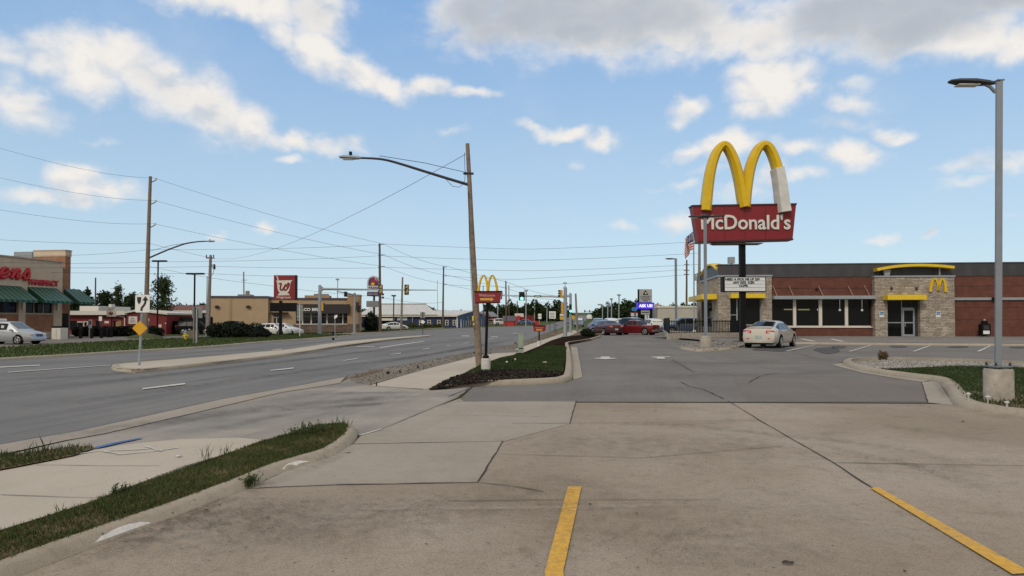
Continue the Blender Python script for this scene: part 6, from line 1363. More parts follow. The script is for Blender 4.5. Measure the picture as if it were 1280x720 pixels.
for i, (px, py, w, lab) in enumerate(((522.5,460.4,2.4,'round dark stone on the gravel verge, nearest the sidewalk'),(500,465.8,2.2,'dark stone on the gravel verge left of the round one'),(592.5,441.8,2,'dark lump at the gravel edge near the leaning pole'),(470.6,482.2,2.0,'small dark pebble at the sidewalk corner'),(485,467.5,5,'cluster of dark rock pieces on the gravel verge'),(644,429.2,2.6,'dark object on the gravel left of the green pedestal'))):
    q = Spot(px,py,dz=.02); ob = MB().lathe([(w*q.s*.3,-.02),(w*q.s*.5,.03),(w*q.s*.4,.07),(.01,.09)],8).build('stone', mat('dark_stone', (.03,.027,.025), .9, var=.3)); ob.location = q.loc; tag(ob, lab, 'stone', 'dark stones on the gravel verge')
# ------------------------------------------------------------------ pharmacy
BRK2 = brick_mat('tan_red_brick', (.40,.175,.09), (.33,.135,.07), (.28,.19,.13), .22, .075)
EIFS = mat('beige_stucco', (.54,.455,.36), .85, var=.10, scale=1.0); EIFS2 = mat('beige_trim', (.42,.35,.28), .85, var=.10, scale=1.0)
GREENA = ribbed_mat('green_awning', (.008,.050,.037), (.03,.19,.135), .62, .5, 0, .74)
pb = G(77.0,422.3); ANGP = math.atan2(AXC, AXS)
ph = Facade((pb.x,pb.y), ANGP, 'pharmacy', 'beige and brick pharmacy with green ribbed awnings and red letters at the far left', 'building')
PU = lambda px, py=390, d=0: ph.uv(px, py, d)
zp = PU(70,327.2)[1]; uL = -26.0; uR = PU(77.6)[0]
b1 = (PU(0)[0]-9.6, PU(23.4)[0]); b2 = (PU(32.0)[0], PU(67.0)[0])
wz0, wz1 = PU(50,391.3)[1], PU(50,377.8)[1]; bz_ = PU(50,414.5)[1]
def ph_wall(name, m, x0, x1, z0, z1, holes, y0, y1):
    mb = MB(); xs = sorted({x0,x1,*[h[0] for h in holes],*[h[1] for h in holes]})
    for a, b in zip(xs, xs[1:]):
        z = z0
        for h in sorted([h for h in holes if h[0] <= a+1e-6 and h[1] >= b-1e-6], key=lambda h: h[2]):
            if h[2] > z: mb.bx(a,b,y0,y1,z,h[2])
            z = h[3]
        if z < z1: mb.bx(a,b,y0,y1,z,z1)
    return mb.build(name, m, ph.root)
ph_wall('stucco_wall', EIFS, uL, uR, 0, zp, [(b1[0],b1[1],0,wz1),(b2[0],b2[1],0,wz1)], 0, .5)
for a, b in (b1, b2):
    MB().bx(a,b,.10,.48,bz_,wz0-.16).build('brick_panel', BRK2, ph.root); MB().bx(a,b,.06,.48,-.1,bz_).build('plinth', EIFS2, ph.root)
    w = MB().bx(a,b,.22,.25,wz0,wz1).build('window', GLASS, ph.root); fm = MB().bx(a,b,.07,.40,wz0-.16,wz0-.001)
    k = 3
    for i in range(k+1):
        x = a+(b-a)*i/k; fm.bx(x-.05,x+.05,.15,.32,wz0,wz1)
    fm.build('window_frame', EIFS2, w)
MB().bx(uL,uR+.1,-.12,.6,zp-.02,zp+.12).build('cornice', EIFS2, ph.root)
MB().bx(uL,uR,-.03,-.001,PU(40,349)[1]-.0,PU(40,349)[1]+.05).build('trim_line', EIFS2, ph.root) if False else None
for x in (PU(27.7)[0], PU(71)[0]):
    zz = PU(50,382)[1]; MB().bx(x-.14,x+.14,-.22,-.001,zz-.45,zz+.45).build('wall_lamp', CREAM, ph.root)
def awning(u0, u1, zt, zb, out):
    o = MB(); o.add([(u0,-.02,zt),(u1,-.02,zt),(u1,-out,zb+.25),(u0,-out,zb+.25),(u0,-out,zb),(u1,-out,zb),(u0,-.02,zb+.1),(u1,-.02,zb+.1)], [(0,3,2,1),(3,4,5,2),(0,6,4,3),(1,2,5,7),(6,7,5,4),(0,1,7,6)]); return o.build('awning', GREENA, ph.root)
awz = PU(50,359.3)[1]; awb = PU(70,379.2,-1.9)[1]
awning(b1[0]-.2, PU(25.8,356)[0], awz, awb, 2.0); awning(PU(34)[0], PU(70)[0], awz, awb, 2.0)
# tower and recessed corner
tw0, tw1 = PU(81.6,330,.9)[0], PU(88.4,330,.9)[0]; tz0, tz1 = PU(84,320.6,.9)[1], PU(84,313.6,.9)[1]
MB().bx(tw0, tw1, .9, 4.7, 0, tz0).build('tower', BRK2, ph.root); MB().bx(tw0-.05, tw1+.05, .85, 4.75, tz0, tz1).build('tower_band', EIFS, ph.root); MB().bx(tw0-.1, tw1+.1, .8, 4.8, tz1, tz1+.1).build('tower_cap', EIFS2, ph.root)
tw1 = PU(88.3,395,.95)[0]+.2
MB().bx(uR-.01, tw0-.001, .9, 2.99, 0, PU(84,336.5,1)[1]).build('corner_wall', BRK2, ph.root)
MB().bx(uR+.05, tw0-.06, .8, 2.99, PU(84,336.5,1)[1], PU(84,336.5,1)[1]+.25).build('ledge', EIFS2, ph.root)
awning(uR+.15, PU(90.5,361.5,.9)[0], PU(84,361.5,.9)[1], awb-.02, 1.9)
MB().bx(uR+.15, tw1-.6, .84, .895, 0, 2.6).build('door', CGLASS, ph.root)
MB().bx(uL,uR-.02,.5,24,0,zp-.5).build('building_body', EIFS2, ph.root)
MB().bx(PU(32,320,8)[0],PU(46,320,8)[0],7.2,9.5,zp-.5,PU(40,315.5,8)[1]).build('roof_unit', GALV, ph.root)
PRL = mat('pharmacy_red', (.45,.012,.03), .4, var=.04)
# script letters
def stroke(name, pts, x0, z0, w, h, y, r, parent, m, flat=1.0, shear=.22):
    P = [(x0+w*(a+shear*b), y, z0+h*b) for a, b in pts]; P = crom(P, 6); n = len(P)
    return MB().tube(P, [r*(.75+.45*math.sin(math.pi*i/(n-1))) for i in range(n)], 6).build(name, m, parent)
E_ = [(.0,.30),(.30,.42),(.62,.62),(.60,.92),(.36,1.0),(.14,.72),(.10,.34),(.28,.04),(.60,.10),(.95,.40)]
N_ = [(.0,.62),(.14,.92),(.24,.78),(.18,.35),(.14,.02),(.24,.45),(.42,.86),(.58,.92),(.62,.65),(.56,.25),(.68,.02),(.95,.35)]
S_ = [(.0,.28),(.35,.75),(.55,1.05),(.60,.80),(.72,.45),(.66,.12),(.38,-.02),(.12,.14)]
R_ = [(.0,.3),(.25,.8),(.35,1.02),(.40,.82),(.60,.84),(.52,.4),(.58,.06),(.95,.36)]
for nm, S0, p0, p1 in (('letter',R_,-24,-14),('letter',E_,-13,-4),('letter',E_,-3.5,10.3),('letter',N_,10.5,25.5),('letter',S_,26,36.2)):
    u0, zb = PU(p0,347.2+p0*.03)[0], PU(p0,347.6+p0*.028)[1]; u1 = PU(p1,347)[0]
    stroke(nm, S0, u0, PU((p0+p1)/2,347.6+.045*(p0+p1)/2)[1], u1-u0, .95, -.12, .17, ph.root, PRL)
text('PHARMACY', PRL, ph.root, PU(34.5)[0], PU(71.8)[0], PU(53,357.0)[1], PU(53,349.6)[1], -.02, 'lettering', .045, .14)
# bin, bollards, hedge, small signs in front
s = Spot(75,424.2); H,u = s.h,s.u; o = root('litter_bin', s.loc, 'white square bin enclosure with black top at the pharmacy corner', 'bin'); 
MB().bx(u(69.5),u(80.8),-.6,.6,0,H(410)).build('cabinet', CREAM, o, bevel=.03); MB().bx(u(69.8),u(75),-.55,.55,H(410),H(407.6)).build('lid', BLACK, o); MB().bx(u(75.4),u(75.6),-.61,-.602,.05,H(411)).build('seam', DKGREY, o)
for px, py, tp, lab in ((95,420.6,411,'black bollard nearest the pharmacy corner'),(100.8,423.2,409.2,'tall black bollard, front left one beside the white accessible parking sign'),(114.6,423,410,'black bollard directly in front of the white accessible parking sign'),(126.7,422.8,409,'black bollard under the small white plate'),(130.2,421.2,410,'black bollard just right of the one under the small white plate'),(134.8,421.8,410,'black bollard next to last in the row before the hedge'),(139.1,421.8,408.5,'black bollard under the round emblem sign')):
    s = Spot(px,py); o = MB().lathe([(.16,-.05),(.16,s.h(tp)-.08),(.12,s.h(tp)),(.03,s.h(tp)+.03)],12).build('bollard', BLACK); o.location = s.loc; tag(o, lab, 'bollard', 'black bollards by the pharmacy')
s = Spot(113.2,421.6); H,u = s.h,s.u; o = root('parking_sign', s.loc, 'narrow white accessible parking sign on a white post between black bollards', 'road sign')
MB().bx(u(111.6),u(114.4),-.06,.06,0,H(408)).build('post', CREAM, o); pl = MB().bx(u(111.6),u(115.6),-.10,-.07,H(410),H(399.4)).build('plate', WHITEP, o); MB().bx(u(112.4),u(114.8),-.115,-.102,H(406),H(401)).build('symbol_field', BLUES, pl)
s = Spot(126,422.6); H,u = s.h,s.u; o = root('parking_sign', s.loc, 'small blank white plate on a post above the black bollards', 'road sign'); MB().cyl((0,0,0),(0,0,H(397)),.05).build('post', DKGREY, o); MB().bx(u(124.2),u(128),-.09,-.06,H(401.2),H(395.6)).build('plate', WHITEP, o)
s = Spot(139.5,420.8); H,u = s.h,s.u; o = root('emblem_sign', s.loc, 'small white sign with a round dark emblem on a thin post by the hedge', 'sign'); MB().cyl((0,0,0),(0,0,H(395)),.06).build('post', BLACK, o)
pl = MB().bx(u(134),u(145.8),-.14,-.07,H(395.8),H(385.6)).build('sign_board', CREAM, o); cx,cz = u(139.6),H(391.6); EMB = mat('emblem_brown', (.10,.02,.015), .6, var=.1)
MB().prism([(cx+.24*math.cos(6.28*k/14),cz+.20*math.sin(6.28*k/14)) for k in range(14)], -.15,-.141).build('emblem', EMB, pl); MB().bx(cx-.3,cx+.3,-.15,-.141,H(387.3),H(386.7)).build('text_bar', DKGREY, pl); MB().prism([(cx+.02+.09*math.cos(6.28*k/10),cz+.06+.07*math.sin(6.28*k/10)) for k in range(10)], -.156,-.1505).build('emblem_spot', OR, pl)
HEDGE = leaf_mat('hedge_leaf', (.005,.011,.008), (.014,.024,.012), .1)
s = Spot(146,420.6); pts = np.concatenate([blob_points((s.u(px),0,.55),(1.1,.7,.62),1300,.4,.15) for px in range(102,194,7)]); pts = pts[pts[:,2] > 0]
o = quads(pts, .22, 'clipped_hedge', HEDGE); o.location = s.loc; tag(o, 'long low dark clipped hedge in front of the red building', 'hedge')
# ------------------------------------------------------------------ generic building pieces
def box_building(name, label, px0, px1, Y, yaw, depth, top, wall, cap=None, cat='building', capm=None, group=None):
    p = at(px0, 400, Y); f = Facade((p.x,Y), R(yaw), name, label, cat, group); u1 = f.uv(px1,395)[0]; z1 = f.uv((px0+px1)/2, top)[1]
    MB().bx(0,u1,0,depth,-.3,z1).build('wall', wall, f.root)
    if cap: MB().bx(-.12,u1+.12,-.12,depth+.12,z1,z1+cap).build('roof_cap', capm or wall, f.root)
    return f, u1, z1
def gable(name, label, px0, px1, Y, yaw, depth, eave, ridge, wall, roofm, over=.4, cat='building', along=True, group=None):
    """ridge parallel to the front wall"""
    p = at(px0, 400, Y); f = Facade((p.x,Y), R(yaw), name, label, cat, group); u1 = f.uv(px1,395)[0]; ze = f.uv((px0+px1)/2, eave)[1]
    zr = f.uv((px0+px1)/2, ridge, depth/2)[1]
    m = MB(); m.add([(0,0,-.3),(u1,0,-.3),(u1,depth,-.3),(0,depth,-.3),(0,0,ze),(u1,0,ze),(u1,depth,ze),(0,depth,ze),(0,depth/2,zr-.08),(u1,depth/2,zr-.08)], [(0,1,5,4),(1,2,6,9,5),(2,3,7,6),(3,0,4,8,7)]); m.build('wall', wall, f.root)
    t = .14; sl = (zr-ze)/(depth/2); r = MB()
    for (ya, za, yb, zb) in ((-over, ze-over*sl, depth/2, zr),(depth+over, ze-over*sl, depth/2, zr)):
        a, b = -over, u1+over
        vs = [(a,ya,za),(b,ya,za),(b,yb,zb),(a,yb,zb),(a,ya,za+t),(b,ya,za+t),(b,yb,zb+t),(a,yb,zb+t)]
        r.add(vs, [(3,2,1,0),(4,5,6,7),(0,1,5,4),(1,2,6,5),(2,3,7,6),(3,0,4,7)])
    r.build('roof', roofm, f.root); return f, u1, ze, zr
REDW = ribbed_mat('red_siding', (.19,.020,.020), (.15,.016,.016), .3, .6); WROOF = ribbed_mat('white_metal_roof', (.60,.60,.57), (.55,.55,.52), .9, .5); WTR = mat('white_trim', (.60,.59,.55), .6, var=.08)
f, u1, z1 = box_building('red_building', 'long low red building with white fascia behind the hedge', 80, 159, 96, 2, 14, 393.2, REDW)
rf = MB().bx(-.3,u1+.02,-.7,-.01,z1-.05,f.uv(110,388.6)[1]).bx(-.3,u1+.02,0,14,z1+.01,f.uv(110,388.6)[1]).build('fascia', WTR, f.root); zf = f.uv(110,388.6)[1]
MB().bx(-.2,f.uv(123,386,4)[0],4,13,zf,f.uv(105,382.5,4)[1]).build('upper_roof', WTR, f.root)
for a, b, c0, c1 in ((87,96,402,411),(97.5,103,403,411),(120,124,401.5,412),(142,146,402,413)): r_ = f.rect(a,b,c0,c1); w = MB().bx(r_[0],r_[1],-.05,-.01,max(.2,r_[2]),r_[3]).build('window', CGLASS, f.root); MB().bx(r_[0]-.1,r_[1]+.1,-.07,-.002,r_[3],r_[3]+.12).build('frame', WTR if a == 97.5 else BLACK, w)
r_ = f.rect(104.5,110,401.6,408); w = MB().bx(r_[0],r_[1],-.06,-.01,r_[2],r_[3]).build('window', WTR, f.root); MB().bx(r_[0]+.12,r_[1]-.12,-.08,-.062,r_[2]+.1,r_[3]-.1).build('pane', CGLASS, w)
r_ = f.rect(131,136.5,401.3,404.2); MB().bx(r_[0],r_[1],-.06,-.01,r_[2],r_[3]).build('wall_plate', CREAM, f.root); r_ = f.rect(145,152,401,408); MB().bx(r_[0],r_[1],-.06,-.01,r_[2],r_[3]).build('boarded_window', mat('plywood', (.30,.18,.08), .8), f.root)
q = [f.uv(147,393),f.uv(155.5,396.5),f.uv(156.5,398),f.uv(156.5,409)]; MB().tube([(a,-.75 if i == 0 else -.12,b) for i,(a,b) in enumerate(q)], .09, 8).build('downspout', WTR, f.root)
r_ = f.rect(126,134.5,384,390,3); MB().bx(r_[0],r_[1],3,5,zf,r_[3]).build('roof_unit', GBACK, f.root); r_ = f.rect(131,134.5,380,390,4); MB().bx(r_[0],r_[1],5.01,6,zf,r_[3]).build('roof_vent', WTR, f.root)
# red gable shed
p = at(158.5,400,92); f = Facade((p.x,92), R(4), 'red_shed', 'red metal shed with low white edged gable right of the arrow sign', 'building'); u1 = f.uv(208,395)[0]; pr = [f.uv(158.5,391.8),f.uv(172,389.2),f.uv(208,393.4)]
m = MB(); m.prism([(0,-.3),(u1,-.3),(u1,pr[2][1]),(pr[1][0],pr[1][1]),(0,pr[0][1])], 0, 12); m.build('wall', REDW, f.root)
m = MB(); m.prism([(-.2,pr[0][1]),(pr[1][0],pr[1][1]+.02),(u1+.2,pr[2][1]),(u1+.2,pr[2][1]+.22),(pr[1][0],pr[1][1]+.26),(-.2,pr[0][1]+.22)], -.3, 12.2); m.build('roof', WTR, f.root)
for a,b,c0,c1 in ((161,171.8,395.6,404.8),(183.5,186.8,398,402),(183.3,186,403.8,406)):
    r_ = f.rect(a,b,c0,c1); pl = MB().bx(r_[0],r_[1],-.06,-.005,r_[2],r_[3]).build('wall_sign', WTR, f.root); w_, h_ = r_[1]-r_[0], r_[3]-r_[2]
    for i in range(3): MB().bx(r_[0]+w_*(.15+.05*i),r_[1]-w_*(.2+.08*i),-.07,-.062,r_[2]+h_*(.2+.24*i),r_[2]+h_*(.32+.24*i)).build('faded_print', mat('faded_print', (.28,.22,.24), .7), pl)
r_ = f.rect(198.5,202,405.5,409.5); MB().bx(r_[0],r_[1],-.05,-.005,r_[2],r_[3]).build('hose_box', WTR, f.root); r_ = f.rect(206.6,207.8,403.5,405); MB().bx(r_[0],r_[1],-.1,-.005,r_[2],r_[3]).build('wall_lamp', CREAM, f.root)
# brown roofed building behind
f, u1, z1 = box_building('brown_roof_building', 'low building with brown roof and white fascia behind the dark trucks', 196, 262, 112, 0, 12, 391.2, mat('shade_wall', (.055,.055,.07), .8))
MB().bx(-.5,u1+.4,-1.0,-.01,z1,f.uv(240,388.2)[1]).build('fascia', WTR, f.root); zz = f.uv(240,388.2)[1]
m = MB(); m.add([(-.5,-1,zz),(u1+.4,-1,zz),(u1+.4,5,zz+.95),(-.5,5,zz+.95),(-.5,12,zz),(u1+.4,12,zz)], [(0,1,2,3),(3,2,5,4),(0,3,4),(1,5,2)]); m.build('roof', mat('brown_roof', (.16,.055,.045), .8, var=.15), f.root)
for a in (252,256): r_ = f.rect(a,a+1.6,392.5,401); MB().bx(r_[0],r_[1],-.2,-.01,r_[2],r_[3]).build('white_post', WTR, f.root)
# ------------------------------------------------------------------ taco restaurant
TAN = mat('tan_stucco', (.39,.29,.185), .85, var=.08, scale=.8); TAN2 = mat('tan_tower', (.36,.235,.14), .85, var=.08, scale=.8); CAPP = mat('purple_cap', (.06,.055,.085), .5, var=.08); LDG = brick_mat('base_stone', (.20,.14,.11), (.12,.085,.07), (.06,.05,.045), .5, .16, stone=True)
p = at(262.5,400,100); f = Facade((p.x,100), R(8), 'taco_restaurant', 'tan stucco restaurant with dark sign band and square brown tower', 'building'); Q = f.uv
u1 = Q(434)[0]; z1 = Q(300,372.4)[1]; ui = Q(335)[0]
MB().bx(0,ui,0,16,-.4,z1).build('wall', TAN, f.root); MB().bx(-.1,ui+.02,-.1,16.1,z1,z1+.28).build('roof_cap', CAPP, f.root)
for a in (286,288.4): MB().bx(Q(a)[0],Q(a)[0]+.13,-.06,-.002,-.3,z1-.02).build('pilaster', TAN2 if a > 287 else TAN, f.root)
for a in (271.5,310.5): c = Q(a,383.5); MB().lathe([(.05,-.15),(.3,-.1),(.34,.05),(.1,.2)],12,(c[0],-.12,c[1])).build('wall_lamp', DKGREY, f.root)
z2 = Q(385,374.6)[1]
fb = MB().bx(ui+.01,u1,.6,16,-.4,z2); fb.build('front_wall', TAN, f.root); MB().bx(ui+.01,u1+.1,.5,16.1,z2,z2+.28).build('roof_cap', CAPP, f.root)
r_ = f.rect(370,436,380.2,391.8,-.4); MB().bx(r_[0],r_[1]+.1,-.7,.59,r_[2],r_[3]).build('sign_band', mat('band_black', (.022,.02,.022), .6, var=.1), f.root)
text('TACO BELL', WHITEP, f.root, Q(366,387,-.7)[0]+.7, Q(401.5,387,-.7)[0], Q(390,388.8,-.7)[1], Q(390,385.0,-.7)[1], -.702, 'lettering', .04, .06)
r_ = f.rect(370,434,392,404.6,.6); w = MB().bx(r_[0],r_[1],.54,.595,r_[2],r_[3]).build('window', CGLASS, f.root)
for a in (378.3,389,408.8,428.5): x = Q(a,398,.5)[0]; MB().bx(x-.09,x+.09,.46,.535,r_[2],r_[3]).build('mullion', WTR, f.root)
MB().bx(r_[0],r_[1],.44,.534,r_[2]-.12,r_[2]-.001).bx(r_[0],r_[1],.50,.536,Q(400,395.6)[1],Q(400,395.3)[1]).build('sill', WTR, f.root); MB().bx(r_[0]-.3,r_[1],.40,.59,-.4,r_[2]-.125).build('stone_base', LDG, f.root)
r_ = f.rect(342.2,350.4,393,403,.6); MB().bx(r_[0],r_[1],.55,.595,.1,r_[3]).build('side_door', CGLASS, f.root); MB().bx(r_[0],r_[1],.52,.596,Q(346,397.2)[1],Q(346,396)[1]).bx(r_[0]+.35,r_[0]+.45,.52,.55,.1,Q(346,397.3)[1]).build('door_frame', WTR, f.root); r_ = f.rect(337.5,359.5,390.4,391.6,0); MB().bx(r_[0],r_[1],-.3,.59,r_[2],r_[3]).build('door_canopy', BLACK, f.root)
ut0, ut1 = Q(434.2,390,-.3)[0], Q(449.6,390,-.3)[0]; ztw = Q(441,370,-.3)[1]
MB().bx(ut0,ut1,-.3,3.5,-.4,ztw).build('tower', TAN2, f.root); MB().bx(ut0-.06,ut1+.06,-.36,3.56,ztw,ztw+.22).build('tower_cap', TAN, f.root); MB().bx(ut0+.05,ut1-.05,-.38,-.302,-.4,Q(441,404.8,-.3)[1]).build('tower_base', LDG, f.root); r_ = f.rect(444.6,448.4,377.5,388,-.3); MB().bx(r_[0],r_[1],-.34,-.302,r_[2],r_[3]).build('tower_slot', mat('slot_brown', (.10,.05,.03), .8), f.root)
r_ = f.rect(381.5,412.5,369.4,373,5); MB().bx(r_[0],r_[1],4.4,7,z2+.28,r_[3]).build('roof_screen', TAN2, f.root); r_ = f.rect(391,409,368.6,371,6); MB().bx(r_[0],r_[1],7.1,8.4,z2+.28,r_[3]+.2).build('roof_unit', GBACK, f.root)
r_ = f.rect(297,313,368,372,5); MB().bx(r_[0],r_[1],5,7.5,z1+.28,r_[3]).build('roof_unit', GBACK, f.root); c = Q(304.6,371,6); t_ = Q(304.2,339.5,6); MB().cyl((c[0],6.2,z1),(t_[0],6.2,t_[1]),.09).box((c[0],6.2,Q(304,350,6)[1]),(.8,.1,.08)).box((c[0]+.5,6.2,Q(304,366.5,6)[1]),(.5,.5,.7)).build('roof_mast', WOODG, f.root)
# pharmacy pole sign
s = Spot(350.8,420.2); H,u = s.h,s.u; o = root('pharmacy_sign', s.loc, 'red square sign with white mortar symbol above a black panel', 'sign')
MB().bx(u(349.2),u(352.4),-.16,.16,0,H(376)).build('post', BLACK, o); bd = MB().bx(u(343.2),u(369.8),-.35,.35,H(375.2),H(344.2)).build('sign_board', RED, o); MB().bx(u(369.8)+.001,u(370.6),-.36,.36,H(375.4),H(344)).build('side_trim', BLACK, bd)
MB().bx(u(338.4),u(370.8),-.30,.30,H(389.4),H(378.6)).build('message_board', BLACK, o)
mo = [(346.0,350.6),(348.2,351.4),(347.0,346.4),(345.8,345.4),(346.6,344.9),(348.0,345.4),(349.6,350.8),(366.6,350.4),(364.2,353.4),(363.4,360),(362.2,364),(360.0,366.4),(362.4,367.4),(363.2,369.2),(348.2,369.4),(348.8,367.6),(351,366.6),(349,364),(347.8,360),(347.4,353.6)]
MB().prism([(u(a),H(b)) for a,b in mo], -.385,-.352).build('mortar_symbol', CREAM, bd)
wst = [(349.6,355.0),(352.6,354.6),(351.6,358.6),(351.8,362.2),(353.8,362.6),(356,359.4),(358.2,355.6),(356.6,359.4),(356.2,362.2),(358.4,362.6),(361.0,359.6),(362.4,356.4),(362.0,354.2),(360.4,355.4),(359.2,358.8)]
MB().tube(crom([(u(a),-.39,H(b)) for a,b in wst],5), .085, 6).build('script_mark', RED, bd)
text('Walgreens', CREAM, bd, u(346.8), u(364.6), H(374.0), H(370.2), -.352, 'lettering', .01, .02, shear=.3)
# taco pole sign
s = Spot(467.5,412.5,Y=116); H,u = s.h,s.u; o = root('taco_sign', s.loc, 'arched purple and white pole sign with a bell above a grey reader panel', 'sign')
PUR = mat('sign_purple', (.035,.022,.085), .5, var=.05); SILV = mat('sign_silver', (.50,.50,.55), .5, var=.05); BELL = mat('bell_magenta', (.25,.012,.05), .5, var=.05)
MB().cyl((0,0,0),(0,0,H(368)),.17).build('post', DKGREY, o)
arc = [(459.2,362)]+[(467.1-7.9*math.cos(math.pi*i/14),353.4-8.6*math.sin(math.pi*i/14)) for i in range(15)]+[(475.0,362)]
bd = MB().prism([(u(a),H(b)) for a,b in arc], -.4,.4).build('sign_board', SILV, o)
arc2 = [(461,357)]+[(467.1-6.1*math.cos(math.pi*i/14),353.2-6.6*math.sin(math.pi*i/14)) for i in range(15)]+[(473.2,357)]
MB().prism([(u(a),H(b)) for a,b in arc2], -.44,-.402).build('purple_field', PUR, bd)
bell = [(463.6,355.8),(463.8,352),(464.4,348.4),(466.4,347.0),(469,347.4),(471,349.6),(474,352.2),(473.2,353.4),(469.4,354.4),(466.8,356.4)]
MB().prism([(u(a),H(b)) for a,b in bell], -.47,-.442).build('bell_mark', BELL, bd); MB().prism([(u(466.6)+.30*math.cos(6.28*k/10),H(355.2)+.24*math.sin(6.28*k/10)) for k in range(10)], -.49,-.472).build('clapper', GOLD, bd)
MB().prism([(u(a),H(b)) for a,b in ((468.8,347.6),(469.9,347.2),(471.4,350.6),(470.6,351))], -.49,-.472).build('highlight', SILV, bd)
text('TACO', PUR, bd, u(460.8), u(473.2), H(361.2), H(358.6), -.402, 'lettering', .05, .03)
MB().bx(u(459.2),u(475),-.3,.3,H(365.2),H(364)).build('band', SILV, o); lb = MB().bx(u(459.2),u(474.8),-.4,.4,H(370.2),H(365.4)).build('lower_board', PUR, o); text('DRIVE THRU', SILV, lb, u(460.8), u(472.8), H(368.6), H(367), -.402, 'lettering', .02, .02)
MB().bx(u(458.3),u(475.6),-.3,.3,H(383.8),H(376.2)).build('reader_panel', GBACK, o)
# cedar, wide bush
CED = leaf_mat('cedar_leaf', (.006,.011,.009), (.016,.026,.014), .1)
s = Spot(463.5,413,Y=114); pts = np.concatenate([blob_points((0,0,1.0),(1.35,1.2,1.2),1500,.4,.2),blob_points((0,0,1.9),(1.0,.9,.95),900,.3,.2),blob_points((.05,0,2.6),(.5,.5,.6),320,.3,.3)]); pts = pts[pts[:,2] > 0]
o = quads(pts, .26, 'cedar_tree', CED); o.location = s.loc; tag(o, 'dark rounded cedar below the arched pole sign', 'tree')
s = Spot(297,423.2); pts = np.concatenate([blob_points((s.u(c),dy,h_*.48),(rx,1.5,h_*.52),2600,.35,.18) for c,dy,h_,rx in ((272,0,1.55,1.1),(284,.2,1.6,1.5),(298,-.1,1.6,1.6),(311,.1,1.5,1.5),(322,0,1.15,1.1),(327,-.3,.8,.8))]); pts = pts[pts[:,2] > 0]
o = quads(pts, .17, 'wide_bush', HEDGE); o.location = s.loc; tag(o, 'wide dark spreading bush on the verge in front of the tan wall', 'bush')
s = Spot(213,412,Y=96); pts = blob_points((0,0,.3),(1.9,.5,.55),900,.2,.3); pts = pts[pts[:,2] > 0]; o = quads(pts, .3, 'dry_bush', DRYG, aspect=.4); o.location = s.loc; tag(o, 'straw coloured dry grass clump at the right end of the red shed', 'dry grass')
# hydrant and boxes
HYY = mat('hydrant_yellow', (.62,.45,.03), .5, var=.1); HYB = mat('hydrant_grey', (.16,.2,.26), .5, var=.1)
s = Spot(232,425.8); k = s.h(411)/.9; o = root('fire_hydrant', s.loc, 'yellow fire hydrant with grey bonnet on the grass verge', 'fire hydrant'); o.scale = (k,)*3
MB().lathe([(.17,0),(.17,.05),(.11,.06),(.11,.50),(.15,.51),(.15,.56),(.12,.57)],14).build('barrel', HYY, o); MB().lathe([(.155,.575),(.155,.62),(.13,.70),(.06,.78),(.04,.79),(.04,.85),(.02,.86)],14).build('bonnet', HYB, o); MB().cyl((-.2,0,.40),(.2,0,.40),.05).cyl((0,-.22,.36),(0,0,.36),.07).build('nozzle', HYY, o); MB().lathe([(.18,-.05),(.19,.02),(.12,.06)],12).build('flange', BLACK, o)
s = Spot(236.6,419); o = MB().lathe([(.13,-.05),(.13,s.h(411.2)-.05),(.05,s.h(411.2))],12).build('white_bollard', WHITEP); o.location = s.loc; tag(o, 'short white bollard right behind the yellow hydrant', 'bollard')
s = Spot(239.8,425); o = root('utility_box', s.loc, 'brown grey utility box partly behind the sign post near the hydrant', 'utility box'); MB().bx(-.28,.55,-.2,.2,0,s.h(412.5)).build('housing', mat('box_brown', (.15,.125,.10), .8, var=.15), o); MB().bx(-.31,.58,-.23,.23,s.h(412.5),s.h(411.8)).build('lid', DKGREY, o)
# twin head car park lights
def twin(px, py, top, x0, x1, label, base=None, Y=None, r=.09, hd=True, m=BLACK, group='twin head car park lamps', name='lamp_post'):
    s = Spot(px,py,Y); H,u = s.h,s.u; o = root(name, s.loc, label, 'lamp post', group); b = 0
    if base: b = H(base[2]); MB().lathe([(u(base[1])-u(px),-.1),((u(base[1])-u(px)),b)],16).build('concrete_base', BASEC, o)
    MB().cyl((0,0,b),(u(px+.4),0,H(top)),r,n=8).build('pole', m, o)
    for a in ((x0,x1) if hd else (x0,)):
        c = u((a+px)/2); w = abs(u(a)-u(px)); MB().box((c,0,H(top)+.05),(w*.92,.45*max(1,s.s*8),max(.16,s.s*1.8)),rx=0).build('lamp_head', m, o, bevel=.03)
    return o
twin(196.5,420.4,326.8,189.5,208,'black twin head lamp post rising before the leafy tree by the red shed',(193,199.2,412))
twin(242.5,423.4,342.8,232.3,255,'black twin head lamp post rising behind the grey sign back')
twin(491.8,409.5,370,489.2,495,'distant twin head lamp post in front of the white metal roof',Y=130,r=.11,m=DKGREY)
twin(421.5,404,349.5,419.6,423.4,'pale twin head lamp far behind the tan restaurant roof',Y=150,r=.08,m=GALV)
